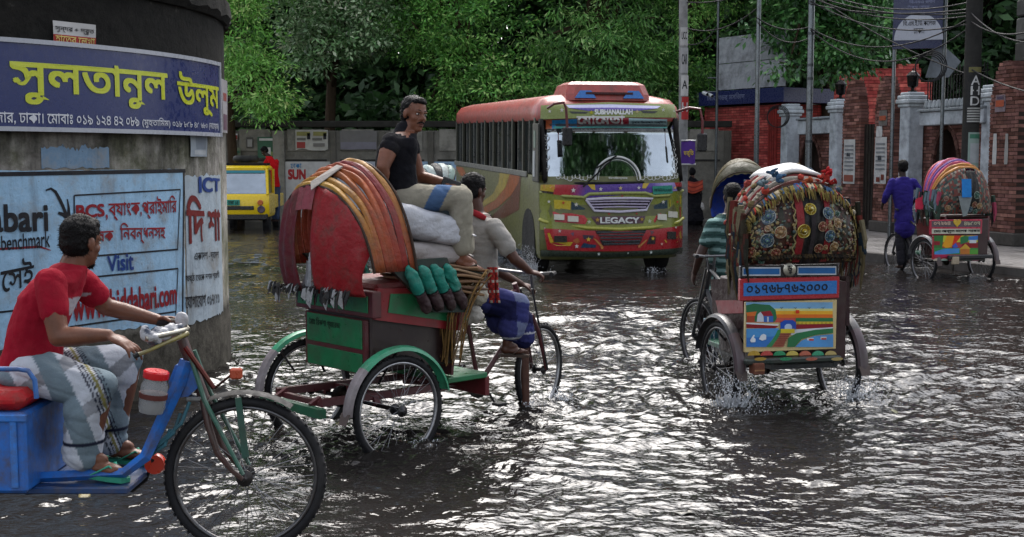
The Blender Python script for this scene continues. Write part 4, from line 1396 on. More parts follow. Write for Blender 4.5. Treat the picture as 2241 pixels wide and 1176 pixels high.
# wires
def wire(label, pts, sag, r=.015, n=18, col='1a1a1c'):
    P = []
    for (a, b) in zip(pts[:-1], pts[1:]):
        for i in range(n + 1):
            f = i / n
            p = a.lerp(b, f); p = Vector((p.x, p.y, p.z - sag * 4 * f * (1 - f)))
            P.append(p)
    o = thing('overhead_wire', label, 'wire', P[0], group='overhead wires')
    m = MB(); m.tube([p - P[0] for p in P], r, C(col), 5); m.build('cable', 'rubber', o)
WI = 'thin black overhead wire strung between the poles and the dark pole'
for i, (a, b, ya, yb, sg_) in enumerate((((1769, -8), (2122, 35), 28, 24.6, .25), ((1769, 0), (2122, 52), 28, 24.6, .35), ((1769, 8), (2122, 20), 28, 24.6, .15), ((1655, 38), (1769, 60), 29, 28, .15),
                                    ((1655, 45), (1769, 85), 29, 28, .25), ((1769, 60), (2122, 40), 28, 24.6, .5), ((1769, 62), (2122, 60), 28, 24.6, .7), ((1797, 0), (2122, 165), 28, 24.6, .12),
                                    ((1769, -30), (2122, 5), 28, 24.6, .3), ((1769, -14), (2122, 28), 28, 24.6, .2), ((2122, 25), (2330, 80), 24.6, 20, .3), ((2122, 45), (2330, 30), 24.6, 20, .3),
                                    ((2122, 150), (2330, 215), 24.6, 20, .1), ((1497, 60), (1655, 20), 30.5, 29, .25), ((1497, 95), (1567, 60), 30.5, 36.5, .2), ((1497, 5), (1655, -20), 30.5, 29, .1))):
    wire({3: 'black wire sagging between the plain and the banded steel poles', 4: 'black wire sagging between the plain and the banded steel poles', 7: 'taut wire slanting down from beside the banded steel pole to the AHD bill',
          10: 'black wire leaving the dark pole past the stone building', 11: 'black wire leaving the dark pole past the stone building', 12: 'low taut wire leaving the dark pole above the widest brick pillar',
          13: 'black wire from the poster-covered pole dipping to the plain steel pole', 14: 'black wire from the poster-covered pole to the thin galvanised pipe', 15: 'nearly straight wire from the poster-covered pole to the plain steel pole',
          5: 'deeply sagging wire between the banded steel pole and the dark pole', 6: 'deeply sagging wire between the banded steel pole and the dark pole'}.get(i, WI), [at(a[0], a[1], ya), at(b[0], b[1], yb)], sg_)
def coil(label, px, py, Y, R0):
    o = thing('wire_coil', label, 'wire', at(px, py, Y))
    m = MB()
    for i in range(4):
        m.torus((0.01 * i, -.02 * i, .012 * i), (0.15 + .1 * i, 1, .1), R0 * (1 + .06 * i), .012, C('17171a'), 28, 5)
    m.build('cable', 'rubber', o)
coil('coil of spare black cable hanging on the dark pole wires', 2032, 150, 25.6, .26)
coil('coil of spare black cable on the gatehouse corner', 1700, 258, 34.6, .26)
for (px, py, lab) in ((1543, 203, 'white bullet security camera beside the gatehouse'), (1554, 207, 'second white bullet security camera on the same bracket')):
    o = thing('security_camera', lab, 'camera', at(px, py, 36), R_(20))
    m = MB(); m.lathe([(.001, -.01), (.05, 0), (.055, .05), (.055, .2), (.04, .23)], (0, .1, 0), C('c9ccce', .8), (0, -1, -.25), 12); m.build('housing', 'plastic', o, smooth=40)
    m = MB(); m.lathe([(.04, 0), (.038, .012)], (0, -.135, -.058), C('101012'), (0, -1, -.25), 12); m.build('lens', 'plastic', o)
    m = MB(); m.tube([(0, .1, 0), (.1, .2, .06), (at(1567, 349, 36).x - at(px, 349, 36).x, .45, .06)], .015, C('b9bcbe', .7), 6); m.build('bracket', 'metal', o)

# ------------------------------------------------------------------ cycle rickshaws (own frame: x forward, y left, z up from the road, origin under the rear axle)
BLK = C('141416')
def wheel(o, c, R=.355, steer=0.0, rim='8f8f92', n_sp=36, tyre='17171a', lod=1.0):
    w = bpy.data.objects.new('wheel', None); w.empty_display_size = .1
    w.location = c; w.rotation_euler = (0, 0, steer)
    COL.objects.link(w); w.parent = o
    m = MB(); m.torus((0, 0, 0), (0, 1, 0), R - .021, .022, C(tyre), int(56 * lod), 8)
    for i in range(int(90 * lod)):          # tread blocks
        a = 2 * math.pi * i / int(90 * lod)
        m.box((R * math.cos(a) * 1.0, (.009 if i % 2 else -.009), R * math.sin(a)), (.006, .016, .014), C(tyre, .8), Matrix.Rotation(-a, 3, 'Y'))
    m.build('tyre', 'rubber', w, smooth=50)
    m = MB(); m.torus((0, 0, 0), (0, 1, 0), R - .046, .011, C(rim, .7), int(56 * lod), 6, flat=1.5); m.build('rim', 'metal', w, smooth=True)
    m = MB(); m.lathe([(.008, -.065), (.022, -.05), (.038, -.045), (.038, -.035), (.018, -.03), (.018, .03), (.038, .035), (.038, .045), (.022, .05), (.008, .065)], (0, 0, 0), C('4a4a4c', .7), (0, 1, 0), 14)
    m.build('hub', 'metal', w, smooth=40)
    m = MB()
    for i in range(n_sp):
        a = 2 * math.pi * i / n_sp
        s = 1 if i % 2 else -1
        a2 = a + s * (1 if i % 4 < 2 else -1) * .45
        m.tube([(.036 * math.cos(a2), .04 * s, .036 * math.sin(a2)), ((R - .05) * math.cos(a), 0, (R - .05) * math.sin(a))], .0017, C('9a9a9c', .7), 4)
    tag(m.build('spokes', 'metal', w), kind='stuff')
    return w

def mudguard(o, c, R, col, col2, a0=R_(12), a1=R_(178), w=.046, flap=True):
    m = MB()
    n = 22
    rings = []
    for i in range(n + 1):
        a = a0 + (a1 - a0) * i / n
        ca, sa = math.cos(a), math.sin(a)
        ring = []
        for (yy, dr) in ((-w, -.018), (-w * .7, .004), (0, .014), (w * .7, .004), (w, -.018), (w * .66, -.002), (0, .008), (-w * .66, -.002)):
            ring.append((c[0] + (R + dr) * ca, c[1] + yy, c[2] + (R + dr) * sa))
        rings.append(ring)
    K = []
    b = len(m.v)
    m.loft(rings, col)
    m.c = [col if (i // 8) < n * .72 else col2 for i in range(len(m.c))]
    m.build('mudguard', 'paint', o, smooth=40)
    if flap:
        a = a1
        p = Vector((c[0] + R * math.cos(a), c[1], c[2] + R * math.sin(a)))
        m = MB(); m.slab([(p.x - .004, p.y - w, p.z + .02), (p.x - .004, p.y + w, p.z + .02), (p.x - .03, p.y + w * .8, p.z - .05), (p.x - .03, p.y - w * .8, p.z - .05)], (.006, 0, 0), C('6d5f5a', .6))
        m.build('mud_flap', 'rubber', o)

class Hood:
    def __init__(s, px=.1, pz=1.18, L=.80, W=.53, rear=R_(125), front=R_(82), bx=-.42, bz=1.10, bulge=.11, fan=.12):
        s.__dict__.update(locals())
    def rib(s, phi, t, k=1.0):
        """t 0..1 from the right side over the top to the left side"""
        a = math.pi * t
        sn = max(0.0, math.sin(a)) ** .75
        back = s.fan * (phi - s.front) / (s.rear - s.front) * (1 - sn)
        return Vector((s.px - back + math.cos(phi) * s.L * sn * k, -s.W * math.cos(a) * (1 if k == 1 else .985), s.pz + math.sin(phi) * s.L * sn * k))
    def curtain(s, y, b, out=0.0):
        """rear curtain, y across, b 0 at its foot to 1 at the rear hoop"""
        yy = max(-.999, min(.999, y / s.W))
        t = math.acos(-yy) / math.pi
        top = s.rib(s.rear, t)
        foot = Vector((s.bx + .10 * abs(yy) ** 3, y * .93, s.bz))
        p = foot.lerp(top, b)
        p.x -= s.bulge * math.sin(math.pi * min(1, b * .95)) * (1 - .35 * yy * yy) + out
        return p
    def z_to_b(s, y, z):
        t = math.acos(-max(-.99, min(.99, y / s.W))) / math.pi
        zt = s.rib(s.rear, t).z
        return max(0.02, min(.98, (z - s.bz) / max(.05, zt - s.bz)))
def hood_cover(o, H, cols, amp=.06, seed=1, T=None, fade=None):
    """pleated cover: one pleat per colour between the rear and the front hoop"""
    n = len(cols)
    for i, c in enumerate(cols):
        f0, f1 = H.rear + (H.front - H.rear) * i / n, H.rear + (H.front - H.rear) * (i + 1) / n
        m = MB(T)
        def fn(u, v):
            ph = f0 + (f1 - f0) * u
            s = math.sin(math.pi * u)
            w_ = noise.noise(Vector((v * 7 + i * 3.1, u * 1.5, seed))) + .6 * noise.noise(Vector((v * 17, u * 4 + i * 2.3, seed + 5)))
            k = 1 + amp * (s - .15) * (.75 + .5 * noise.noise(Vector((i * 1.9, seed, v * 3)))) + .022 * w_
            return H.rib(ph + .035 * noise.noise(Vector((v * 5, i * 2.7, seed + 9))), v, k)
        if fade is None:
            m.grid(fn, 10, 56, c)
        else:
            def cf(u, v):
                e = abs(2 * v - 1) ** 1.3 + .25 * noise.noise(Vector((v * 9, u * 2 + i, seed)))
                return mixc(c, fade, max(0, min(.85, e * .9 - .15)))
            m.grid(fn, 10, 56, cf)
        pl = m.build('hood_pleat', 'hoodcloth', o, smooth=True, fix=False)
        md = pl.modifiers.new('thick', 'SOLIDIFY'); md.thickness = .006
    m = MB(T)
    for ph in (H.rear, H.front):
        m = MB(T); m.tube([H.rib(ph, j / 30) for j in range(31)], .010, C('3a2a20', .8), 6); m.build('hoop', 'wood', o)

def curtain_half(o, H, y0, y1, col, name='rear_curtain', mat='hoodcloth', b0=0.0, b1=1.0, wav=.008, T=None):
    m = MB(T)
    m.grid(lambda u, v: H.curtain(y0 + (y1 - y0) * u, b0 + (b1 - b0) * v, wav * math.sin(u * 14 + v * 5)), 18, 18, col)
    q = m.build(name, mat, o, smooth=True, fix=False)
    md = q.modifiers.new('thick', 'SOLIDIFY'); md.thickness = .007; md.offset = 0
    return q

def chassis(o, main, accent, front_steer=0.0, bar=0.0, R=.355, track=1.05, wb=1.63, guard=('2f7d52', '8a8480'), lod=1.0, fr='3a2224', rimc='8f8f92'):
    for s in (1, -1):
        wheel(o, (0, s * track / 2, R), R, lod=lod, rim=rimc)
        mudguard(o, (0, s * track / 2, R), R + .055, C(guard[0], .75), C(guard[1], .7))
        m = MB()
        for xx in (-.33, .3):
            m.tube([(xx * .62, s * track / 2 * .72, .52), (xx * .75, s * track / 2 * .93, R + .30)], .009, C('2a2a2c'), 6)
        m.tube([(0, s * track / 2 * .6, .5), (0, s * track / 2, R + .4)], .009, C('2a2a2c'), 6)
        tag(m.build('mudguard_stay', 'metal', o), kind='stuff')
    wheel(o, (wb, 0, R), R, front_steer, lod=lod, rim=rimc)
    m = MB(); m.tube([(0, -track / 2, R), (0, track / 2, R)], .016, C('2a2624'), 8)
    m.lathe([(.05, -.02), (.075, -.012), (.075, .012), (.05, .02)], (0, .12, R), C('1a1818'), (0, 1, 0), 16)
    m.build('axle', 'metal', o, smooth=40)
    fc = C(fr, .8)
    m = MB()
    for s in (-1, 1):
        m.bar((-.42, s * .26, .42), (.62, s * .26, .40), .035, .05, fc)
        m.bar((0, s * .26, .42), (0, s * .30, R), .04, .03, fc)
    for x in (-.40, .05, .60):
        m.bar((x, -.27, .41), (x, .27, .41), .035, .035, fc)
    m.build('chassis_frame', 'paint', o)
    bb, hd0, hd1 = Vector((wb - .62, 0, .31)), Vector((wb - .24, 0, .99)), Vector((wb - .16, 0, .80))
    m = MB()
    m.tube([(.45, 0, .42), bb], .02, fc, 8); m.tube([bb, (wb - .74, 0, .84)], .017, fc, 8); m.tube([(wb - .74, 0, .80), hd0], .017, fc, 8)
    m.tube([bb, hd1], .02, fc, 8); m.tube([hd0 + Vector((-.02, 0, .05)), hd1 + Vector((.03, 0, -.06))], .022, fc, 8)
    m.tube([(.5, .1, .42), (wb - .74, 0, .72)], .013, fc, 8); m.tube([(.5, -.1, .42), (wb - .74, 0, .72)], .013, fc, 8)
    m.build('bicycle_frame', 'paint', o)
    cs, sn = math.cos(front_steer), math.sin(front_steer)
    def st(x, y, z): return Vector((wb + (x - wb) * cs - y * sn, (x - wb) * sn + y * cs, z))
    m = MB()
    for s in (-1, 1):
        m.tube([st(wb - .17, s * .03, .80), st(wb - .12, s * .055, .68), st(wb - .03, s * .06, .45), st(wb, s * .06, R)], [.016, .016, .013, .011], fc, 8)
        m.tube([st(wb - .2, s * .05, 1.0), st(wb, s * .075, R)], .009, C('2a2a2c'), 6)
    m.build('fork', 'paint', o)
    m = MB()
    m.tube([st(wb - .24 + bar, 0, .98), st(wb - .27 + bar, 0, 1.10)], .014, C('8a8a8c', .7), 8)
    m.tube([st(wb - .46 + bar, -.29, 1.13), st(wb - .34 + bar, -.24, 1.13), st(wb - .26 + bar, -.10, 1.11), st(wb - .26 + bar, .10, 1.11), st(wb - .34 + bar, .24, 1.13), st(wb - .46 + bar, .29, 1.13)], .012, C('8a8a8c', .7), 8)
    m.build('handlebar', 'metal', o)
    for s in (-1, 1):
        m = MB(); m.tube([st(wb - .37 + bar, s * .257, 1.13), st(wb - .49 + bar, s * .297, 1.13)], .018, C('1c1c1e'), 8); m.build('grip', 'rubber', o)
    m = MB(); m.lathe([(.10, -.008), (.10, .008)], bb, C('2a2a2a'), (0, 1, 0), 18); m.build('chainring', 'metal', o)
    for s in (-1, 1):
        m = MB(); m.tube([bb + Vector((0, s * .07, 0)), bb + Vector((-s * .10, s * .07, s * .14))], .009, C('555558', .7), 6); m.build('crank', 'metal', o)
    for p in ((.10, -.12, -.14), (-.10, .12, .14)):
        m = MB(); m.box(bb + Vector(p), (.09, .08, .022), C('1c1c1e'), bev=.005); m.build('pedal', 'rubber', o)
    m = MB(); m.ell((wb - .76, 0, .90), (.14, .09, .04), C('2a1c18')); m.build('saddle', 'rubber', o, smooth=True)

# ================================================== green rickshaw loaded with sacks
gA = R_(42.5)
G_O = Vector((-1.088, 8.257, -.09))
GREEN_M = frame(G_O, gA)
gr = thing('cycle_rickshaw', 'green cycle rickshaw with torn orange hood, loaded with sacks and cardboard', 'rickshaw', G_O, gA, 'cycle rickshaws')
chassis(gr, '1f6b45', '6a2a30', front_steer=R_(17), wb=1.76, bar=.14, guard=('3c9a72', '9a8f90'), fr='5a2a2e', rimc='b8b8ba')
GT_ = Matrix.Translation((.27, 0, .14))      # the body sits forward and high on this one
DG, MR = C('1f7a4a', .7), C('5c2228', .75)
m = MB(GT_); m.box((-.02, 0, .70), (.70, .74, .52), C('2c1c1c', .7), bev=.012); m.build('seat_box', 'paint', gr)
m = MB(GT_); m.box((-.385, 0, .615), (.03, .70, .36), MR, bev=.004); m.build('rear_panel', 'paint', gr)
for (z0, z1) in ((.44, .57), (.60, .79)):
    m = MB(GT_); m.box((-.403, 0, (z0 + z1) / 2), (.008, .64, z1 - z0), DG, bev=.003); m.build('panel_board', 'paint', gr)
m = MB(GT_); m.box((-.375, 0, .90), (.07, .90, .17), MR, bev=.006); m.build('upper_rail', 'paint', gr)
for (y0, y1) in ((.42, .22), (.20, -.12), (-.14, -.40)):
    m = MB(GT_); m.box((-.413, (y0 + y1) / 2, .90), (.008, abs(y1 - y0), .11), DG, bev=.003); m.build('panel_board', 'paint', gr)
def rear_text(o, s, y0, y1, z0, z1, x, col, bold=.02, nm='lettering'):
    k = MB(GT_); lettering(k, s, quad_fn((x, y0, z0), (x, y1, z0), (x, y0, z1), (x, y1, z1)), col, bold, 2); k.build(nm, 'print', o)
rear_text(gr, 'েমাঃ িরকশা গ্যােরজ', .29, -.08, .70, .765, -.409, C('14301f'))
rear_text(gr, 'ঢাকা', .38, .26, .875, .93, -.418, C('14301f')); rear_text(gr, 'িমরপুর', .14, -.06, .875, .93, -.418, C('14301f'))
for s in (-1, 1):   # side boards and the padded arm rests
    m = MB(GT_); m.slab([(-.36, s * .375, .80), (.36, s * .375, .66), (.44, s * .375, .95), (-.34, s * .375, 1.0)], (0, s * .03, 0), C('8c1f26', .8)); m.build('side_board', 'paint', gr)
    m = MB(GT_); m.slab([(-.26, s * .407, .84), (.28, s * .407, .73), (.34, s * .407, .92), (-.24, s * .407, .96)], (0, s * .006, 0), DG); m.build('side_panel', 'paint', gr)
    pad = bpy.data.objects.new('arm_rest', None); COL.objects.link(pad); pad.parent = gr
    m = MB(GT_); m.slab([(-.34, s * .44, 1.18), (.16, s * .47, 1.18), (.34, s * .47, .80), (.06, s * .45, .82)], (0, s * .035, 0), C('12302a', .7)); m.build('board', 'paint', pad)
    for i in range(4):
        f = .1 + .235 * i
        a = Vector((-.30 + .44 * f + .10, s * .50, 1.12)); b = a + Vector((.15, s * .012, -.29))
        mid = a.lerp(b, .55)
        m = MB(GT_); m.tube([a, a.lerp(b, .12), mid], [.03, .046, .046], C('1f8a78', .75), 10); m.ell(a, (.03, .03, .03), C('1f8a78')); organic('cushion', m, 'hoodcloth', pad, .009, 2, C('1f8a78', .7), folds(i + 50, .006, 40))
        m = MB(GT_); m.tube([mid, b.lerp(a, .1), b], [.045, .043, .03], C('3a2428', .7), 10); organic('cushion_end', m, 'hoodcloth', pad, .009, 2, C('3a2428', .7), folds(i + 60, .006, 40))
m = MB(GT_); m.box((-.02, 0, .985), (.60, .72, .07), C('7a1c1f', .7), bev=.025); m.build('seat', 'hoodcloth', gr)
m = MB(Matrix.Translation((.2, 0, 0))); m.box((.56, 0, .45), (.36, .66, .04), DG, bev=.006); m.build('footboard', 'paint', gr)
m = MB(Matrix.Translation((.2, 0, 0))); m.box((.74, 0, .37), (.04, .66, .14), C('6b1d22', .8), bev=.006); m.build('footboard_lip', 'paint', gr)
m = MB(GT_); m.slab([(.36, -.30, .34), (.36, .30, .34), (.40, .30, .80), (.40, -.30, .80)], (.02, 0, 0), MR); m.build('front_panel', 'paint', gr)
m = MB(); m.bar((-.47, -.36, .37), (-.47, .36, .37), .05, .06, C('2f6a4c', .7)); m.bar((-.46, -.2, .40), (-.38, -.2, .44), .03, .03, MR); m.bar((-.46, .2, .40), (-.38, .2, .44), .03, .03, MR)
m.build('bumper', 'paint', gr)
GTB = GT_
GT_ = Matrix.Translation((.06, 0, .10))
GH = Hood(px=.12, pz=1.15, L=.72, W=.50, rear=R_(130), front=R_(100), bx=-.36, bz=1.0, bulge=.06, fan=.34)
hood_cover(gr, GH, [C('c8983c', .62), C('c8923c', .6), C('b8662e', .6), C('c0642e', .6), C('ae502e', .6), C('8c2c32', .6), C('c8944a', .6)], .045, seed=3, T=GT_, fade=C('a8382a', .65))
REDC = C('9c1420', .8)
def red_fade(u, v):
    return mixc(C('b0151f', .85), C('5a1016', .7), max(0, (v - .5) * 1.6)) if v > .5 else REDC
curtain_half(gr, GH, -.495, -.06, C('94141d', .8), T=GT_)
curtain_half(gr, GH, .13, .495, C('641823', .8), T=GT_)
m = MB(GT_); m.grid(lambda u, v: GH.curtain(-.05 + .26 * u, .78 + .22 * v, .012 * math.sin(u * 20)), 10, 6, C('a8505c', .6)); m.build('torn_strip', 'hoodcloth', gr, smooth=True, fix=False)
m = MB(GT_)
for i in range(9):
    y = .17 - .026 * i
    a = GH.curtain(y, .05, -.02); b_ = GH.curtain(y - .03, .10 + .28 * rnd.random(), -.04 - .03 * rnd.random())
    m.slab([a, a + Vector((0, -.03, 0)), b_ + Vector((0, -.03, 0)), b_], (.004, 0, 0), C(rnd.choice(('b9bcc0', '8d9094', '3a3a3e')), .7))
tag(m.build('torn_lining', 'hoodcloth', gr), kind='stuff')
m = MB(GT_)   # shreds of black and white plastic along the foot of the hood
for i in range(80):
    y = .46 - .92 * rnd.random()
    x = -.39 - .03 * rnd.random(); h = .02 + .10 * rnd.random() ** 2; w_ = .012 + .03 * rnd.random()
    z_ = 1.02 + .03 * rnd.random()
    m.slab([(x, y, z_), (x, y - w_, z_ + .01), (x - .02 * rnd.random(), y - w_ * rnd.random() * 1.5, z_ - h), (x - .012, y + .02 * rnd.random(), z_ - h * .7)], (.004, 0, 0), C('a8a8a8' if rnd.random() < .22 else '17171a', .7))
tag(m.build('fringe', 'hoodcloth', gr), kind='stuff')
m = MB(GT_)
p = GH.rib(GH.rear, .47) + Vector((-.01, 0, .02))
m.slab([p + Vector((-.02, .03, .0)), p + Vector((.16, -.01, .11)), p + Vector((.15, -.09, .10)), p + Vector((-.05, -.02, -.05))], (0, 0, .006), C('b0a8a0', .7))
m.build('rag', 'cloth', gr)

# ================================================== decorated rickshaw seen from behind
d_hdg = R_(104)
D_O = Vector((at(1714, 349, 9.66).x, 9.66, -.09))
DM = frame(D_O, d_hdg)
dr = thing('cycle_rickshaw', 'richly decorated cycle rickshaw with medallions and painted village panel on its back', 'rickshaw', D_O, d_hdg, 'cycle rickshaws')
chassis(dr, '24272c', '9a2a30', front_steer=R_(6), guard=('3c3b3e', '5a4a4e'), fr='23262a', rimc='77777a', track=1.02)
def art_on(o, M, x, polys, nm, mat='print', step=.0012):
    """flat painted shapes traced on the plane x = const of the vehicle"""
    m = MB()
    for i, (pts, c) in enumerate(polys):
        P = []
        for (px, py) in pts:
            q = hit(M, px, py, x, 0); P.append((x - step * (i + 1), q.y, q.z))
        m.poly(P, c)
    return m.build(nm, mat, o, fix=False)
def dz(px, py, x=-.40): return hit(DM, px, py, x, 0)
q0, q1 = dz(1630, 772), dz(1832, 656)
m = MB(); m.box((-.02, 0, .74), (.68, .76, .60), C('3a1a1c', .7), bev=.012); m.build('seat_box', 'paint', dr)
yc, zc = (q0.y + q1.y) / 2, (q0.z + q1.z) / 2
m = MB(); m.box((-.385, yc, zc), (.03, abs(q0.y - q1.y), abs(q1.z - q0.z)), C('d6c08a', .8), bev=.004); pan = m.build('picture_panel', 'clean_paint', dr)
def cr8(pts): return [(1580 + x * .2891, 560 + y * .2891) for x, y in pts]
def rect(x0, y0, x1, y1): return [(x0, y0), (x1, y0), (x1, y1), (x0, y1)]
K = lambda h: C(h, .85)
art = [(rect(182, 352, 838, 402), K('7fb0d4')), (rect(182, 400, 838, 420), K('d8d88a')), (rect(182, 418, 838, 446), K('eeb032')), (rect(182, 444, 838, 474), K('e07226')), (rect(182, 470, 838, 505), K('c8584a')),
       ([(182, 375), (240, 362), (300, 368), (360, 372), (405, 410), (415, 470), (400, 500), (182, 500)], K('2f7048')),
       ([(182, 430), (262, 422), (250, 455), (190, 458)], K('d87030')), (rect(186, 456, 246, 502), K('a8482c')), ([(262, 500), (268, 445), (290, 424), (312, 448), (316, 500)], K('d0d4dc')),
       ([(290, 424), (366, 416), (386, 455), (314, 457)], K('9c2430')), (rect(316, 456, 386, 502), K('3668b4')), (rect(340, 462, 352, 500), K('c8ccd4')),
       ([(182, 505), (430, 520), (420, 530), (182, 518)], K('e0e0e0')), ([(182, 516), (425, 530), (400, 550), (182, 546)], K('8c1c24')),
       (rect(556, 470, 838, 500), K('2f7a48')), (rect(560, 498, 838, 518), K('d8b83a')), ([(556, 520), (838, 514), (838, 542), (556, 554)], K('92202a')), ([(520, 560), (838, 540), (838, 556), (520, 600)], K('d8dce0')),
       ([(182, 552), (430, 548), (400, 600), (340, 690), (182, 690)], K('4f96d0')), ([(182, 620), (390, 610), (335, 690), (182, 690)], K('3a7ac4')),
       ([(420, 560), (445, 556), (440, 600), (372, 690), (330, 690), (390, 620)], K('3a8a58')), ([(440, 580), (525, 580), (480, 640), (462, 690), (372, 690), (430, 610)], K('a8604a')),
       ([(490, 690), (500, 620), (560, 585), (700, 560), (838, 548), (838, 585), (700, 600), (600, 630), (545, 690)], K('2f7a4c')),
       ([(550, 690), (600, 640), (700, 606), (838, 592), (838, 690)], K('5a9cd6')), (rect(640, 622, 690, 640), K('d8d8dc')), (rect(655, 628, 690, 642), K('c84038')), (rect(742, 612, 788, 632), K('d8d8dc')), (rect(748, 622, 786, 634), K('c84038')),
       ([(438, 556), (438, 505), (470, 486), (530, 486), (556, 505), (556, 556)], K('2450b0')), ([(470, 552), (470, 530), (485, 515), (512, 515), (525, 530), (525, 552)], K('b8ccE8')), (rect(440, 552, 546, 584), K('d8c030')),
       ([(208, 640), (222, 615), (232, 600), (240, 596), (244, 604), (236, 616), (250, 630), (248, 652), (215, 655)], K('e4e8ec')),
       ([(275, 630), (290, 600), (310, 590), (330, 600), (330, 632), (300, 642)], K('e4e8ec')), (rect(553, 410, 580, 436), K('d83a1c'))]
for i in range(8):
    x = 430 + 52 * i; art.append(([(x, 386 + 6 * (i % 2)), (x + 16, 394 + 6 * (i % 2)), (x + 30, 384), (x + 17, 400)], K('202428')))
for i in range(6):
    art.append(([(432 - 9 * i, 592 + 16 * i), (512 - 8 * i, 592 + 16 * i), (510 - 8 * i, 597 + 16 * i), (430 - 9 * i, 597 + 16 * i)], K('7a3c2e')))
for i in range(9):
    art.append((rect(566 + 30 * i, 499, 570 + 30 * i, 517), K('7a5a20')))
pic = art_on(pan, DM, -.4005, [(cr8(p), c) for p, c in art], 'village_painting', step=.00035)
q0, q1 = dz(1618, 656), dz(1836, 608)
m = MB(); m.box((-.392, (q0.y + q1.y) / 2, (q0.z + q1.z) / 2), (.045, abs(q0.y - q1.y), abs(q1.z - q0.z) + .02), C('b02a34', .8), bev=.006); nb = m.build('number_board', 'clean_paint', dr)
q2, q3 = dz(1625, 648), dz(1829, 614)
m = MB(); m.box((-.4165, (q2.y + q3.y) / 2, (q2.z + q3.z) / 2), (.006, abs(q2.y - q3.y), abs(q3.z - q2.z)), C('2f78c0', .8)); m.build('number_field', 'clean_paint', nb)
t0, t1 = dz(1632, 643), dz(1808, 619)
k = MB(); lettering(k, '০১৭৬৮৭৬২০০০', quad_fn((-.4208, t0.y, t0.z), (-.4208, t1.y, t0.z), (-.4208, t0.y, t1.z), (-.4208, t1.y, t1.z)), C('16141c'), .02); k.build('lettering', 'print', nb)
q0, q1 = dz(1620, 607), dz(1834, 580)
m = MB(); m.box((-.385, (q0.y + q1.y) / 2, (q0.z + q1.z) / 2), (.04, abs(q0.y - q1.y), abs(q1.z - q0.z) + .015), C('17171c', .8), bev=.005); ts_ = m.build('top_strip', 'clean_paint', dr)
art_on(ts_, DM, -.4055, [(rect(1625, 585, 1708, 604), C('c8ccd0', .8)), (rect(1627, 588, 1706, 601), C('2a6aa8', .8)), (rect(1745, 583, 1830, 602), C('c8ccd0', .8)), (rect(1747, 586, 1828, 599), C('2a6aa8', .8))], 'blue_strips', step=.0006)
e = dz(1726, 590)
m = MB(); m.lathe([(.052, 0), (.052, .012), (.044, .018), (.002, .018)], (-.405, e.y, e.z), C('b9b4a4', .8), (-1, 0, 0), 20); em = m.build('emblem', 'gold', dr, smooth=40)
k = MB(); lettering(k, 'ডু', quad_fn((-.4245, e.y + .022, e.z - .03), (-.4245, e.y - .022, e.z - .03), (-.4245, e.y + .022, e.z + .03), (-.4245, e.y - .022, e.z + .03)), C('1c1c20'), .03); k.build('emblem_mark', 'print', em)
q0, q1 = dz(1632, 800, -.47), dz(1840, 778, -.47)
m = MB(); m.box((-.455, (q0.y + q1.y) / 2, (q0.z + q1.z) / 2), (.07, abs(q0.y - q1.y), abs(q1.z - q0.z)), C('22302a', .7), bev=.012); bu = m.build('bumper', 'paint', dr)
for i in range(7):
    c = ('c8a040', 'c85048', '3a9a68', 'd8c060', 'c87058', '4aa880', 'c8b070')[i]
    px = 1650 + 28 * i
    p = dz(px, 770, -.405)
    m = MB(); m.slab([(-.402, p.y + .05 * math.cos(a), p.z - .028 + .035 * math.sin(a)) for a in [math.pi * j / 8 for j in range(9)]], (-.006, 0, 0), C(c, .75)); m.build('scallop', 'clean_paint', dr)
    if i % 2 == 0:
        p = dz(px + 14, 786, -.492)
        m = MB(); m.slab([(-.4915, p.y + .05 * math.cos(a), p.z + .013 * math.sin(a)) for a in [2 * math.pi * j / 12 for j in range(12)]], (-.002, 0, 0), C(c, .6)); m.build('lozenge', 'clean_paint', bu)
p = dz(1660, 806, -.50)
m = MB(); m.box((-.47, p.y, p.z - .005), (.10, .085, .085), C('7a4a38', .7), bev=.006); m.box((-.5215, p.y, p.z - .015), (.003, .08, .01), C('b08058', .7)); m.build('reflector_block', 'wood', dr)
for s in (-1, 1):
    m = MB(); m.slab([(-.36, s * .375, .70), (.36, s * .375, .60), (.44, s * .375, 1.0), (-.34, s * .375, 1.08)], (0, s * .03, 0), C('34161a', .7)); m.build('side_board', 'hoodcloth', dr)
    m = MB(); m.slab([(-.20, s * .405, .80), (.26, s * .405, .74), (.32, s * .405, .84), (-.20, s * .405, .90)], (0, s * .006, 0), C('8c2430', .8)); m.build('side_panel', 'paint', dr)
m = MB(); m.box((-.02, 0, 1.07), (.60, .72, .06), C('3a1c1f', .7), bev=.025); m.build('seat', 'hoodcloth', dr)
m = MB(); m.box((.56, 0, .45), (.36, .66, .04), C('2c6a50', .7), bev=.006); m.build('footboard', 'paint', dr)
m = MB(); m.box((.74, .0, .52), (.04, .66, .24), C('2a5a6a', .8), bev=.006); m.build('footboard_lip', 'paint', dr)
DH = Hood(px=-.04, pz=1.26, L=.62, W=.475, rear=R_(122), front=R_(86), bx=-.41, bz=1.19, bulge=.11)
hood_cover(dr, DH, [C(c, .7) for c in ('6a3026', 'b8b0a0', '8c2a2c', 'c8bca8', '2a2c34', 'b03a34', 'cfc4ae', '8a2426')], .07, seed=8)
def med_cloth(u, v):
    n = noise.noise(Vector((u * 9, v * 9, 3.3)))
    return C('3a1c18', .7) if n > .1 else (C('4a2818', .7) if n > -.2 else C('2c2c1e', .7))
cl = curtain_half(dr, DH, .06, .47, med_cloth)
cr_ = curtain_half(dr, DH, -.47, -.10, med_cloth)
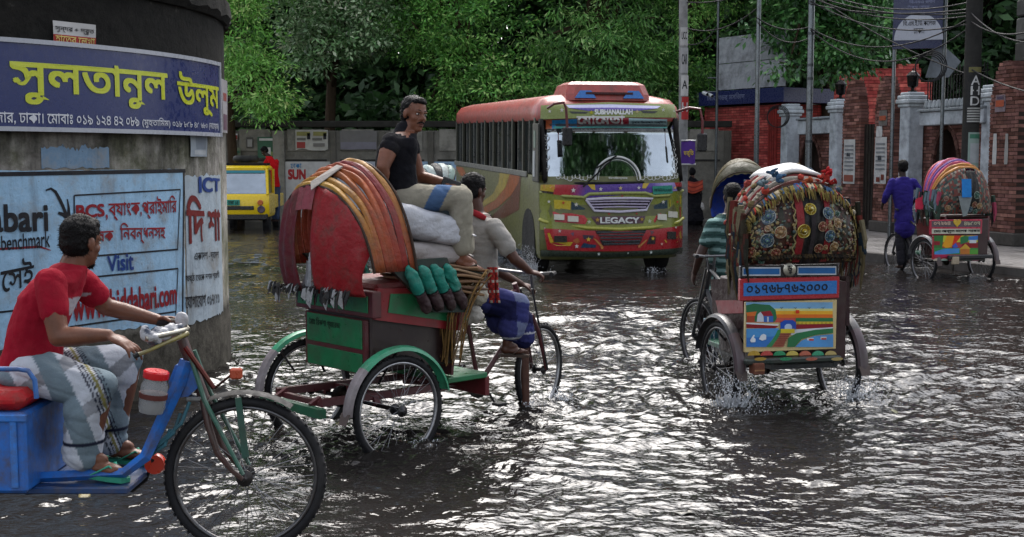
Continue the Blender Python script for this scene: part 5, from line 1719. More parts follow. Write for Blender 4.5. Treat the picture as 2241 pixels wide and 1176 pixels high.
curtain_half(dr, DH, -.11, .07, C('121214'), name='centre_gap_shade', b0=0, b1=.97)  # black sheet stands in for the shade inside the open gap
for (y0, y1) in ((.07, .13), (-.17, -.11)):
    m = MB(); m.grid(lambda u, v: DH.curtain(y0 + (y1 - y0) * u, .02 + .93 * v, .012), 4, 14, C('8c1c22', .8)); m.build('red_border', 'hoodcloth', dr, smooth=True, fix=False)
m = MB(); m.grid(lambda u, v: DH.curtain(-.02 + .035 * u, .02 + .8 * v, .02), 3, 12, C('3a3436', .7)); m.build('hanging_ribbon', 'cloth', dr, smooth=True, fix=False)
def medallion(o, H, M, px, py, r, kind, out=.02):
    p = hit(M, px, py, -.50, 0)
    b = H.z_to_b(p.y, p.z)
    c0 = H.curtain(p.y, b, out)
    du = (H.curtain(p.y - .01, b, out) - H.curtain(p.y + .01, b, out)).normalized()
    dv = (H.curtain(p.y, min(1, b + .02), out) - H.curtain(p.y, b - .02, out)).normalized()
    n = du.cross(dv).normalized()
    if n.x > 0: n = -n
    m = MB()
    A, B, Cc, D_ = {'blue': ('4a6a88', 'a8b0ac', '2c4454', '6a9484'), 'cream': ('b8905a', 'd8c8a0', '8a4a30', 'c0a070'), 'red': ('9a4a38', 'c8a880', '702820', 'a87850'),
                    'gold': ('c8a838', 'e8d878', 'a88020', 'f0e8b0'), 'teal': ('3a6a58', 'a8b8a8', '204038', '60907c')}[kind]
    m.disc(c0, du, dv, r, C(Cc, .8), 18)
    m.torus(c0, n, r * .93, r * .06, C(B, .6), 20, 5)
    for i in range(16):
        a = 2 * math.pi * i / 16
        q = c0 + (du * math.cos(a) + dv * math.sin(a)) * r * .72 + n * .003
        ux = du * math.cos(a) + dv * math.sin(a); uy = n.cross(ux)
        m.slab([q + ux * r * .16, q + uy * r * .10, q - ux * r * .2, q - uy * r * .10], n * .004, C(B if i % 3 == 0 else A, .55))
    m.torus(c0 + n * .003, n, r * .52, r * .05, C(D_, .5), 16, 5)
    m.lathe([(r * .40, 0), (r * .38, .008), (r * .25, .012), (.002, .013)], c0 + n * .004, C(A, .5), n, 14)
    m.lathe([(r * .18, .014), (r * .14, .022), (.002, .024)], c0 + n * .004, C(D_, .6), n, 10)
    return m.build('medallion', 'gold' if kind == 'gold' else 'clean_paint', o, fix=True)
c7 = lambda x, y: (1480 + x * .5104, 320 + y * .5102)
for (x, y, r, kd) in ((410, 305, .068, 'blue'), (395, 408, .062, 'blue'), (446, 370, .055, 'cream'), (345, 360, .05, 'cream'), (432, 462, .045, 'red'), (340, 462, .045, 'red'), (432, 268, .03, 'cream'), (450, 242, .03, 'cream'),
                      (350, 318, .03, 'teal'), (400, 356, .03, 'cream'), (655, 288, .058, 'blue'), (662, 386, .055, 'blue'), (625, 345, .045, 'red'), (698, 330, .045, 'cream'), (690, 432, .045, 'cream'),
                      (618, 440, .045, 'red'), (660, 345, .028, 'cream'), (648, 436, .026, 'cream'), (700, 290, .028, 'teal'), (576, 270, .056, 'gold'), (542, 365, .062, 'gold'), (380, 500, .03, 'teal'), (300, 410, .04, 'red'), (308, 300, .03, 'teal')):
    medallion(dr, DH, DM, *c7(x, y), r * .84, kd)
rs = random.Random(14)
m = MB()
for i in range(420):
    y = rs.choice((1, -1)) * rs.uniform(.14, .45); b_ = rs.uniform(.04, .92)
    c0 = DH.curtain(y, b_, .012); r_ = rs.uniform(.006, .017)
    du = (DH.curtain(y - .01, b_, .012) - DH.curtain(y + .01, b_, .012)).normalized(); dv = (DH.curtain(y, b_ + .02, .012) - DH.curtain(y, b_ - .02, .012)).normalized()
    n_ = du.cross(dv); n_ = n_ if n_.x < 0 else -n_
    m.lathe([(r_, 0), (r_ * .8, .004), (.001, .006)], c0, C(rs.choice(('8a7a58', '6a4a30', '4a5c58', '9a8c70', '74342a', '5a6a48', 'a08850')), .6), n_, 7)
tag(m.build('sequins', 'clean_paint', dr), kind='stuff')
for yb_ in (.145, .435, -.185, -.435):
    m = MB(); m.tube([DH.curtain(yb_ + .012 * math.sin(j * 1.6), .04 + .9 * j / 26, .014) for j in range(27)], .006, C('a89868', .6), 5); m.build('braid', 'cloth', dr)
def fringe(o, H, cols, n, l0, l1, b=1.0, seed=1, ylim=.455, name='fringe'):
    rs = random.Random(seed); m = MB()
    for i in range(n):
        y = -ylim + 2 * ylim * i / (n - 1) + rs.uniform(-.008, .008)
        a = H.curtain(y, b, .025); L = rs.uniform(l0, l1)
        e = H.curtain(y + rs.uniform(-.02, .02), max(0.05, b - L), .05)
        m.tube([a, a.lerp(e, .5) + Vector((-.02, 0, 0)), e], [.009, .008, .002], C(rs.choice(cols), .7), 4)
    tag(m.build(name, 'cloth', o), kind='stuff')
fringe(dr, DH, ('7a6a38', '8c7a40', '5c5030', '6a3a28', '9a8850'), 120, .08, .20, .99, 4)
fringe(dr, DH, ('b03a30', 'c8b898', '4a6a8a', '8a7a44', '2a2a30'), 70, .04, .12, 1.0, 5, name='upper_fringe')
fringe(dr, DH, ('3a3024', '4a3c28', '2a2622'), 60, .05, .12, .12, 6, name='lower_fringe')
rs = random.Random(4)
m = MB()   # tassels and paper flowers knotted all along the hoops
for i in range(150):
    t_ = rs.choice((rs.uniform(.03, .3), rs.uniform(.7, .97), rs.uniform(.05, .95)))
    p = DH.rib(DH.rear + (DH.front - DH.rear) * rs.random() ** 1.5, t_, 1.05) + Vector((rs.uniform(-.03, .03), rs.uniform(-.03, .03), rs.uniform(-.04, .02)))
    s = rs.uniform(.012, .034)
    m.ell(p, (s, s * rs.uniform(.5, 1.4), s * rs.uniform(.5, 1.2)), C(rs.choice(('9a9484', '6a6a58', '8a3a34', '4a5a6a', 'b8ae98', '3a3a34', 'b84a3c', '7a6a4a')), .7), Matrix.Rotation(rs.random() * 3, 3, 'X'), 6, 4)
tag(m.build('paper_flowers', 'cloth', dr), kind='stuff')
m = MB()
for i in range(110):       # dark drapes of cloth and tinsel down both sides of the hood
    s = 1 if i % 2 else -1
    x = DH.px - .34 + .30 * rs.random()
    zt = DH.pz + .02 + .42 * rs.random() * (1 - abs(x) * .4)
    m.tube([(x, s * .475, zt), (x + rs.uniform(-.04, .04), s * .49, zt - .15), (x + rs.uniform(-.05, .05), s * .47, zt - .3 - .1 * rs.random())], [.022, .018, .004],
           C(rs.choice(('2a2a22', '3a3428', '4a2a22', '22303a', '5a5038', '6a2c26', '7a7058')), .7), 5)
tag(m.build('side_drapes', 'cloth', dr), kind='stuff')
for i, (px, py, c) in enumerate(((1808, 376, 'a81c20'), (1798, 390, 'b03a30'), (1818, 394, '98201f'), (1692, 376, '35506a'), (1706, 388, '4a6a8a'), (1762, 398, 'b05a3a'), (1745, 406, '3a62a0'), (1668, 402, '6a7a80'))):
    p = hit(DM, px, py, -.36, 0)
    m = MB()
    for j in range(7):
        m.ell((-.37 + rs.uniform(-.02, .02), p.y + rs.uniform(-.035, .035), p.z + rs.uniform(-.03, .02)), (.008, rs.uniform(.015, .032), rs.uniform(.008, .018)), C(c, .7), Matrix.Rotation(rs.uniform(-1, 1), 3, 'X') @ Matrix.Rotation(rs.uniform(-.6, .6), 3, 'Z'), 8, 5)
    tag(m.build('ribbon_bow', 'cloth', dr, smooth=True), kind='stuff')
m = MB()      # white tarpaulin folded on top
m.grid(lambda u, v: DH.rib(R_(112) - R_(38) * u, .24 + .42 * v, 1.095 + .012 * math.sin(6 * u + 9 * v) - .05 * (2 * v - 1) ** 4), 10, 14, C('c9c8c6', .8))
q = m.build('folded_tarpaulin', 'plastic_sack', dr, smooth=True, fix=False); q.modifiers.new('t', 'SOLIDIFY').thickness = .02

# ================================================== rickshaw by the pavement
f_hdg = R_(105)
F_O = Vector((at(2092, 349, 19.7).x, 19.7, -.09))
FMx = frame(F_O, f_hdg)
fr_ = thing('cycle_rickshaw', 'cycle rickshaw with pink and purple hood and ochre rim waiting by the pavement', 'rickshaw', F_O, f_hdg, 'cycle rickshaws')
chassis(fr_, '24272c', '9a2a30', guard=('8a8a8c', '5a4a4c'), fr='2a2624', lod=.7)
def fz(px, py, x=-.40): return hit(FMx, px, py, x, 0)
m = MB(); m.box((-.02, 0, .74), (.68, .76, .60), C('3a1a1c', .7), bev=.012); m.build('seat_box', 'paint', fr_)
q0, q1 = fz(2041, 568), fz(2140, 515)
m = MB(); m.box((-.385, (q0.y + q1.y) / 2, (q0.z + q1.z) / 2), (.03, abs(q0.y - q1.y), abs(q1.z - q0.z)), C('b0303c', .8), bev=.004); pan = m.build('picture_panel', 'clean_paint', fr_)
c1_ = lambda pts: [(1880 + x * .2637, 330 + y * .2636) for x, y in pts]
art = [(rect(622, 706, 985, 760), K('c8c840')), ([(622, 706), (700, 706), (690, 810), (622, 810)], K('3a7a3c')), ([(730, 706), (800, 706), (770, 800), (720, 810), (690, 790)], K('e8a020')), ([(790, 706), (850, 706), (800, 770), (770, 800)], K('d83a1c')),
       ([(840, 720), (880, 706), (920, 712), (900, 760), (840, 780)], K('2f7a48')), ([(910, 712), (985, 706), (985, 740), (905, 745)], K('3a78c0')), (rect(915, 742, 972, 768), K('d0d4d8')), (rect(622, 752, 670, 785), K('92202a')),
       ([(860, 770), (985, 770), (985, 820), (860, 820)], K('8c1c24')), (rect(622, 808, 985, 885), K('3a8a4c')), ([(625, 840), (700, 815), (830, 812), (830, 850), (720, 860), (625, 870)], K('4a90d0')),
       ([(830, 820), (880, 772), (925, 815)], K('d8a838')), (rect(838, 815, 915, 858), K('c87830')), (rect(915, 820, 985, 860), K('5a9a3c')), (rect(622, 862, 985, 886), K('b02a50')), ([(770, 790), (800, 765), (820, 800), (780, 812)], K('4a5ab8'))]
art_on(pan, FMx, -.4005, [(c1_(p), c) for p, c in art], 'landscape_painting', step=.0006)
q0, q1 = fz(2035, 514), fz(2149, 480)
m = MB(); m.box((-.392, (q0.y + q1.y) / 2, (q0.z + q1.z) / 2), (.045, abs(q0.y - q1.y), abs(q1.z - q0.z)), C('b83048', .8), bev=.006); nb = m.build('number_board', 'clean_paint', fr_)
art_on(nb, FMx, -.4155, [(rect(2039, 484, 2146, 497), C('6a5a60', .8)), (rect(2039, 501, 2145, 512), C('cfcdb8', .8))], 'number_field', step=.001)
for (s_t, x0, x1, yb, yt, c) in (('০৭২৬৪', 2042, 2078, 493, 485, 'd8b8a0'), ('৪৯৫০৭', 2108, 2143, 493, 485, 'c8c0a0'), ('েমাঃ আব্দুল মােলক সরকার', 2042, 2143, 511, 502, '1c1c20')):
    t0, t1 = fz(x0, yb), fz(x1, yt)
    k = MB(); lettering(k, s_t, quad_fn((-.4205, t0.y, t0.z), (-.4205, t1.y, t0.z), (-.4205, t0.y, t1.z), (-.4205, t1.y, t1.z)), C(c, .8), .03, 2); k.build('lettering', 'print', nb)
e = fz(2093, 486)
m = MB(); m.slab([(-.419, e.y + .07 * (16 * math.sin(a) ** 3) / 16, e.z - .01 + .07 * (13 * math.cos(a) - 5 * math.cos(2 * a) - 2 * math.cos(3 * a) - math.cos(4 * a)) / 16) for a in [2 * math.pi * i / 24 for i in range(24)]], (-.006, 0, 0), C('d8b030', .8))
m.build('heart_emblem', 'clean_paint', nb)
for i in range(6):
    p = fz(2050 + 17 * i, 571, -.41)
    m = MB(); m.slab([(-.402, p.y + .06 * math.cos(a), p.z + .035 * math.sin(a)) for a in [math.pi * j / 8 for j in range(9)]], (-.006, 0, 0), C(('c8b8a0', '9ab0a0', 'c87888')[i % 3], .75)); m.build('scallop', 'clean_paint', fr_)
m = MB(); m.box((-.45, 0, .45), (.05, .8, .06), C('1c2024', .7), bev=.01); m.build('bumper', 'paint', fr_)
m = MB(); m.box((-.47, .28, .40), (.05, .12, .12), C('b9a890', .7), bev=.01); m.build('reflector_block', 'wood', fr_)
for s in (-1, 1):
    m = MB(); m.slab([(-.36, s * .375, .70), (.36, s * .375, .60), (.44, s * .375, 1.0), (-.34, s * .375, 1.08)], (0, s * .03, 0), C('5a2024', .8)); m.build('side_board', 'paint', fr_)
m = MB(); m.box((-.02, 0, 1.07), (.60, .72, .06), C('3a1c1f', .7), bev=.025); m.build('seat', 'hoodcloth', fr_)
m = MB(); m.box((.56, 0, .45), (.36, .66, .04), C('2c6a50', .7), bev=.006); m.build('footboard', 'paint', fr_)
FH = Hood(px=.12, pz=1.20, L=.76, W=.50, rear=R_(124), front=R_(80), bx=-.40, bz=1.12, bulge=.10)
hood_cover(fr_, FH, [C(c, .8) for c in ('b8782c', 'b8782c', 'b84060', '6a3a8c', 'c04a68', '7a44a0', 'b8384c')], .06, seed=5)
def paisley(u, v):
    n = noise.noise(Vector((u * 14, v * 14, 7.7)))
    return C('3a5048', .8) if n > .2 else (C('7a3428', .8) if n > -.1 else (C('8a7a6a', .8) if n > -.3 else C('26302e', .8)))
curtain_half(fr_, FH, .05, .495, paisley); curtain_half(fr_, FH, -.495, -.12, paisley); curtain_half(fr_, FH, -.13, .06, C('101012'), 'centre_gap_shade', b1=.95)  # the middle black sheet is the gap's shade laid on as colour
for (x, y, r, kd) in ((740, 350, .06, 'teal'), (715, 450, .07, 'blue'), (760, 400, .04, 'red'), (680, 380, .045, 'red'), (650, 440, .04, 'teal'), (765, 480, .045, 'cream'), (690, 510, .05, 'teal'), (990, 370, .06, 'teal'), (975, 450, .05, 'red'), (1020, 460, .05, 'cream'), (940, 490, .05, 'blue'), (990, 510, .045, 'teal')):
    medallion(fr_, FH, FMx, 1880 + x * .2637, 330 + y * .2636, r, kd)
a, b = fz(2104, 392, -.52), fz(2123, 432, -.52)
m = MB(); m.slab([(-.53, a.y, a.z), (-.53, b.y, a.z), (-.55, b.y, b.z), (-.55, a.y, b.z)], (-.006, 0, 0), C('2f80c8', .85)); m.build('blue_cloth', 'cloth', fr_)
m = MB(); m.slab([(-.53, a.y + .05, b.z + .02), (-.53, b.y - .03, b.z + .02), (-.5, b.y + .03, b.z - .28), (-.5, a.y - .06, b.z - .3)], (-.006, 0, 0), C('8d9494', .75)); m.build('grey_cloth', 'cloth', fr_)
m = MB()
for i in range(60):
    x = -.35 + .6 * rs.random(); zt = 1.22 + .3 * rs.random(); s = 1 if i % 3 else -1
    m.tube([(x, s * .50, zt), (x, s * .53, zt - .15), (x + rs.uniform(-.05, .05), s * .51, zt - .32)], [.035, .03, .006], C(rs.choice(('3a4a40', '5a6a5a', '4a3a34', '6a7a84', 'a84a60', '2a2a2c')), .7), 5)
tag(m.build('side_drapes', 'cloth', fr_), kind='stuff')
m = MB(); m.grid(lambda u, v: Vector((.02 + .26 * u, .52 + .05 * math.sin(3 * u), 1.22 + .10 * u - .22 * v * (1 - .4 * u) + .17 * (1 - u))), 8, 6, C('b83048', .85)); q = m.build('side_flap', 'cloth', fr_, smooth=True, fix=False)

# ================================================== rickshaw facing us with a blue-lined hood, and one by the wall with a pale hood
def plain_rickshaw(label, px, Y, hdg, cover, lining, trim, body, rear=R_(150), front=R_(50), L=.8):
    O = Vector((at(px, 349, Y).x, Y, -.09))
    o = thing('cycle_rickshaw', label, 'rickshaw', O, hdg, 'cycle rickshaws')
    chassis(o, body, body, lod=.6, guard=('5a5a5c', '4a4a4c'))
    m = MB(); m.box((-.02, 0, .74), (.68, .76, .60), C(body, .7), bev=.012); m.build('seat_box', 'paint', o)
    m = MB(); m.box((0, 0, 1.0), (.6, .72, .07), C('6a1c20', .7), bev=.02); m.build('seat', 'hoodcloth', o)
    m = MB(); m.box((.56, 0, .45), (.36, .66, .04), C('2c6a50', .7), bev=.006); m.build('footboard', 'paint', o)
    H = Hood(px=-.02, pz=1.16, L=L, W=.50, rear=rear, front=front, bx=-.45, bz=1.0, bulge=.08)
    hood_cover(o, H, [C(c, .8) for c in cover], .05)
    curtain_half(o, H, -.49, .49, C(lining, .85))
    m = MB(); m.grid(lambda u, v: H.rib(front + R_(3), v, .985 - .10 * u * (.6 + .4 * abs(math.sin(v * 40)))), 2, 48, C(trim, .8)); m.build('hood_trim', 'cloth', o, fix=False)
    m = MB(); m.grid(lambda u, v: H.rib(front + R_(4) + (rear - front - R_(6)) * u, v, .955), 8, 24, C(lining, .9)); m.build('hood_lining', 'cloth', o, smooth=True, fix=False)
    return o
plain_rickshaw('cycle rickshaw facing the bus lane with bright blue hood lining beside the brick gatehouse', 1624, 20.5, R_(-95), ('3a3a22', '4a4426', '5a5030', '3a3a22'), '2a4ab0', 'c8c0a0', '3a2c28')
plain_rickshaw('cycle rickshaw with pale teal and black pleated hood in front of the boundary wall', 958, 24.0, R_(20), ('c8ccc8', '1c2024', 'b8c8c4', '22262a', 'c0ccc8', '9ab4ac'), 'a8b0b0', 'c8ccc8', '2a3c44', R_(140), R_(62), .72)

# ------------------------------------------------------------------ painted bus (own frame: x across its front to the viewer's right, y towards its tail)
B_ROT = (R_(1.27), 0, math.atan2(.2, .98))
BM = frame((.48, 20.0, 0), B_ROT)
bus = thing('bus', 'old painted city bus with red roof and star-covered multicoloured front', 'bus', (.48, 20.0, 0), B_ROT)
BWD, BLN = 2.42, 9.0
YP = [(.20, .10), (.34, .0), (.62, -.03), (.90, .0), (.98, .03), (1.45, .03), (1.56, .06), (2.42, .24), (2.52, .13), (2.70, .20), (2.86, .36), (2.95, .6)]
def yprof(z):
    if z <= YP[0][0]: return YP[0][1]
    for (a, b), (c, d) in zip(YP[:-1], YP[1:]):
        if z <= c: return b + (d - b) * (z - a) / (c - a)
    return YP[-1][1]
def yfront(x, z):
    d = abs(x - BWD / 2)
    return yprof(z) + .06 * (d / 1.21) ** 2 + 2.6 * max(0, d - .96) ** 2
def bfp(px, py, out=0.0):
    y = 0.0
    for _ in range(4):
        p = hit(BM, px, py, y, 1); y = yfront(p.x, p.z)
    return Vector((p.x, y - out, p.z))
def cb(x, y): return (1180 + x * .3145, 220 + y * .3146)
def ring_bus(z, inset=0.0, top=False):
    P = []
    n = 15
    for i in range(n + 1):
        x = inset + (BWD - 2 * inset) * i / n
        P.append((x, yfront(x, z) + inset * .6, z))
    P += [(BWD - inset, 1.0 + j * (BLN - 1.1) / 6, z) for j in range(7)]
    P += [(BWD - inset - .06, BLN - inset, z), (inset + .06, BLN - inset, z)]
    P += [(inset, BLN - .1 - j * (BLN - 1.1) / 6, z) for j in range(7)]
    return P
OLV = C('6f7040', .7)
m = MB(); m.loft([ring_bus(z, i) for z, i in ((.24, .05), (.32, .02), (.6, 0), (.9, 0), (1.2, 0), (1.5, 0), (1.60, .012))], OLV)
m.build('body', 'paint', bus, smooth=45)
ROOF = C('a8443c', .75)
m = MB(); m.loft([ring_bus(z, i) for z, i in ((2.50, .03), (2.56, .0), (2.74, .02), (2.86, .12), (2.93, .36), (2.965, .8))], ROOF); m.build('roof', 'paint', bus, smooth=50)
# front pod with blue lamps
m = MB()
rg = []
for (z, i, f) in ((2.84, 0, 0), (2.94, .0, .04), (3.10, .05, .12), (3.15, .14, .22)):
    rg.append([(.50 + i, .44 + f, z), (.62 + i, .36 + f, z), (BWD - .62 - i, .36 + f, z), (BWD - .50 - i, .44 + f, z), (BWD - .54 - i, 1.6 - f, z), (.54 + i, 1.6 - f, z)])
m.loft(rg, ROOF); pod = m.build('roof_pod', 'paint', bus)
for (x0, x1) in ((.62, .98), (BWD - .98, BWD - .62)):
    m = MB(); m.slab([(x0, .365, 2.875), (x1, .365, 2.875), (x1 - .08, .40, 3.0), (x0 + .1, .40, 3.0)], (0, -.02, 0), C('2f70b8', .8)); m.build('pod_lamp', 'plastic', pod)
m = MB(); m.box((BWD / 2, .385, 2.955), (.8, .06, .035), C('3a1216')); m.build('pod_slot', 'plastic', pod)
# pillars, glass, interior
for s, x in ((0, .03), (1, BWD - .03)):
    ypos = [.62, 1.55] + [1.55 + .92 * i for i in range(1, 9)]
    for i, y in enumerate(ypos):
        m = MB(); m.box((x, y, 2.07), (.06, .085 if i else .12, .98), C('3a3c30', .7), bev=.008); m.build('window_pillar', 'paint', bus)
    for i, (a, b) in enumerate(zip(ypos[:-1], ypos[1:])):
        md_ = (a + b) / 2
        m = MB(); m.box((x, (a + .04 + md_) / 2, 2.07), (.012, md_ - a - .04, .90), C('20262a')); m.build('window_pane', 'glass', bus)
        if i % 3 != 1:
            m = MB(); m.box((x + (.02 if s else -.012) * 0 + .018, (md_ + b - .04) / 2 - .12 * (i % 2), 2.07), (.012, b - .04 - md_, .90), C('20262a')); m.build('window_pane', 'glass', bus)
        m = MB(); m.box((x, md_, 2.07), (.03, .035, .90), C('8a8c8a', .7)); m.build('sash_bar', 'metal', bus)
    m = MB(); m.box((x - (.035 if s == 0 else -.035), 5.1, 1.60), (.03, 7.9, .10), C('7a7a74', .7), bev=.01); m.build('sill_rail', 'paint', bus)
m = MB(); m.box((BWD / 2, BLN - .12, 2.07), (BWD - .1, .06, .98), C('1e1e1c')); m.build('rear_wall', 'paint', bus)
for r in range(7):
    for s in (0, 1):
        m = MB(); m.box((.55 + s * 1.32, 2.1 + r * .95, 1.86), (.85, .14, .56), C('23262e', .8), bev=.05); m.build('bench_back', 'cloth', bus)
m = MB(); m.box((BWD / 2, .60, 1.64), (BWD - .3, .45, .12), C('1a1a1c'), bev=.04); m.build('dashboard', 'plastic', bus)
m = MB(); m.torus((.62, .85, 1.80), (0, -.6, 1), .21, .017, C('141416'), 24, 6); m.build('steering_wheel', 'plastic', bus)
m = MB(); m.grid(lambda u, v: Vector((.07 + (BWD - .14) * u, yfront(.07 + (BWD - .14) * u, 1.58 + .92 * v) + .015, 1.58 + .92 * v)), 18, 8, C('20262a')); m.build('windscreen', 'windscreen', bus, smooth=True, fix=False)

def fpoly(m, pts, c, out=.006):
    m.poly([bfp(*cb(*p), out) for p in pts], c)
def fstrip(m, top, bot, c, out=.006, n=22):
    def lerp_pts(pts, u):
        k = u * (len(pts) - 1); i = min(int(k), len(pts) - 2); f = k - i
        return (pts[i][0] * (1 - f) + pts[i + 1][0] * f, pts[i][1] * (1 - f) + pts[i + 1][1] * f)
    def fn(u, v):
        a, b = lerp_pts(top, u), lerp_pts(bot, u)
        return bfp(*cb(a[0] * v + b[0] * (1 - v), a[1] * v + b[1] * (1 - v)), out)
    m.grid(fn, n, 4, c if not callable(c) else (lambda u, v: c(u, v)))
def part_strip(nm, top, bot, c, out=.006, n=22, mat='clean_paint'):
    m = MB(); fstrip(m, top, bot, c, out, n); return m.build(nm, mat, bus, smooth=True, fix=False)
def ftube(nm, pts, r, c, mat='clean_paint', out=.01):
    m = MB()
    P = [bfp(*cb(*p), out) for p in pts]
    Q = []
    for a, b in zip(P[:-1], P[1:]):
        for i in range(6): Q.append(a.lerp(b, i / 6))
    Q.append(P[-1]); m.tube(Q, r, c, 8); return m.build(nm, mat, bus, smooth=True)
part_strip('visor', [(10, 35), (480, 12), (940, 28)], [(5, 132), (480, 118), (955, 120)], C('78823a', .75), .012)
part_strip('visor_stripe', [(185, 32), (500, 28), (845, 40)], [(205, 52), (500, 50), (820, 56)], C('b8b8d8', .8), .016)
part_strip('visor_stripe', [(205, 52), (500, 50), (820, 56)], [(340, 74), (500, 70), (690, 72)], C('5c4a9a', .8), .016)
for t_, b_ in (([(205, 76), (340, 80)], [(225, 92), (325, 92)]), ([(705, 72), (825, 76)], [(720, 88), (800, 90)])):
    part_strip('visor_slot', t_, b_, C('1c2018'), .016, 6)
def ftext(s, x0, x1, yt, yb, c, bold=.03, out=.02):
    k = MB(); lettering(k, s, lambda u, v: bfp(*cb(x0 + (x1 - x0) * u, yb + (yt - yb) * v), out), c, bold, 3); return k.build('lettering', 'print', bus)
WH = C('d4d4d0', .85)
ftext('SUBHANALLAH', 385, 646, 64, 97, WH, .06)
# banner strip across the top of the windscreen
def ban_col(u, v):
    return C('2a86c0', .85) if .04 < u < .25 else (C('b8603c', .85) if u <= .04 else (C('8c1c2c', .85) if u < .68 else C('98b4b8', .85)))
part_strip('screen_banner', [(45, 140), (480, 120), (890, 132)], [(45, 200), (480, 172), (890, 172)], ban_col, .004, 40)
part_strip('screen_banner_edge', [(100, 180), (480, 172), (890, 172)], [(100, 196), (480, 188), (890, 194)], C('3a9a92', .85), .006, 24)
ftext('েমােমতা', 262, 590, 108, 162, C('c8c4c0', .8), .05, .012)
ftext('সুপার িডলাক্স সার্িভস', 640, 880, 142, 162, C('20303c'), .03, .012)
for i, (p, q) in enumerate((((12, 130), (40, 560)), ((985, 560), (945, 125)))):
    ftube('screen_pillar', [p, q], .045, C('14110f'), 'rubber', .0)
ftube('screen_gasket', [(30, 566), (300, 578), (500, 575), (700, 572), (985, 560)], .022, C('141414'), 'rubber', .0)
# painted scrolls on the glass
m = MB()
for i in range(22):
    x = (130 + 27 * i) if i < 10 else (690 + 26 * (i - 10))
    if x > 960: break
    p = bfp(*cb(x, 535 - 10 * math.sin(i * 1.7)), .02)
    m.torus(p, (0, 1, -.2), .028 + .012 * (i % 2), .006, WH, 14, 5, 0, 4.6)
tag(m.build('painted_scrolls', 'print', bus), kind='stuff')
m = MB()
for i in range(26):
    s = i % 2
    p = bfp(*cb(45 + 8 * math.sin(i) if not s else 945 + 8 * math.sin(i * 1.3), 240 + 11 * i), .02)
    m.torus(p, (0, 1, -.2), .02 + .008 * (i % 3), .006, WH, 10, 4, 0, 4.4)
tag(m.build('painted_side_scrolls', 'print', bus), kind='stuff')
c0 = bfp(*cb(545, 552), .03)
m = MB(); m.torus(c0, (0, -1, .2), .38, .018, WH, 30, 6, 0, math.pi, e1=(1, 0, 0)); m.torus(c0, (0, -1, .2), .33, .006, WH, 30, 5, 0, math.pi, e1=(1, 0, 0)); m.build('half_round_sticker', 'print', bus)
ftext('িবসিমল্লাহ', 480, 610, 532, 550, WH, .04, .03)
m = MB(); a, b = bfp(*cb(300, 600), .05), bfp(*cb(520, 392), .06)
m.tube([a, a.lerp(b, .5) + Vector((0, -.02, 0)), b], [.016, .012, .008], C('0c0c0c'), 6); m.build('wiper', 'rubber', bus)
m = MB(); a, b = bfp(*cb(392, 470), .065), bfp(*cb(530, 385), .065); m.tube([a, b], .014, C('0c0c0c'), 6); m.build('wiper_blade', 'rubber', bus)
# front paintwork from top to bottom
part_strip('front_red_field', [(0, 640), (490, 650), (1000, 630)], [(5, 900), (490, 905), (1003, 880)], C('868c34', .75), .006, 30)
def purp(u, v):
    if u < .1: return C('c0a02c', .8) if v > .35 else C('2a2018')
    if u < .22: return C('b0222c', .8)
    if u < .34: return mixc(C('b0222c', .8), C('5a3c96', .8), (u - .22) / .12)
    if u > .93: return C('a82028', .8) if v > .4 else C('1c1a18')
    if u > .74: return mixc(C('5a3c96', .8), C('9a8cc4', .8), min(1, (u - .74) / .1))
    return C('5a3c96', .8)
part_strip('purple_band', [(8, 585), (330, 588), (720, 578), (992, 570)], [(5, 640), (300, 682), (790, 640), (1000, 628)], purp, .010, 48)
m = MB()
for pts, c in (([(335, 585), (385, 585), (390, 625), (365, 618)], 'c8a830'), ([(720, 578), (765, 575), (740, 612), (715, 612)], 'c8a830'), ([(25, 588), (95, 590), (110, 612), (95, 632), (80, 610), (30, 612)], 'c88a28')):
    fpoly(m, pts, C(c, .8), .016)
tag(m.build('yellow_flames', 'clean_paint', bus, fix=False), kind='stuff')
q = [bfp(*cb(x, y), .016) for x, y in ((785, 598), (922, 590), (926, 645), (790, 655))]
m = MB(); m.slab(q, (0, -.012, 0), C('2a8f7c', .8)); pl = m.build('number_plate', 'clean_paint', bus)
ftext('ঢাকা েমেট্রা-জ ১৪-০৯৩৩', 795, 918, 606, 640, C('123c38'), .02, .034)
ftube('front_moulding', [(0, 640), (180, 668), (310, 676), (345, 652), (560, 645), (740, 645), (800, 668), (900, 662), (1002, 630)], .028, C('9aa054', .7))
# left and right painted cheeks
for sgn, pts_y, pts_d in ((1, [(100, 690), (220, 700), (215, 770), (104, 752)], [(222, 704), (320, 752), (300, 775), (224, 768)]), (-1, [(905, 690), (988, 660), (988, 722), (908, 738)], [(795, 735), (890, 690), (892, 748), (800, 765)])):
    m = MB(); fpoly(m, pts_y, C('c8b02c', .8), .014); m.build('yellow_cheek', 'clean_paint', bus, fix=False)
    m = MB(); fpoly(m, pts_d, C('1f3a48', .8), .014); m.build('dark_cheek', 'clean_paint', bus, fix=False)
    m = MB(); fpoly(m, [(90, 775), (180, 770), (300, 785), (335, 830), (320, 862), (110, 845)] if sgn > 0 else [(780, 790), (860, 765), (985, 740), (985, 815), (800, 850)], C('b02026', .85), .013); m.build('headlamp_surround', 'clean_paint', bus, fix=False)
for (x0, y0, x1, y1) in ((100, 790, 170, 832), (195, 802, 268, 845), (820, 788, 882, 832), (893, 770, 958, 815)):
    P = [bfp(*cb(x, y), .02) for x, y in ((x0, y0), (x1, y0 + 4), (x1, y1), (x0, y1 - 4))]
    m = MB(); m.slab(P, (0, -.03, 0), C('c8c4b4', .75)); m.build('headlamp', 'clear_plastic' if False else 'plastic', bus)
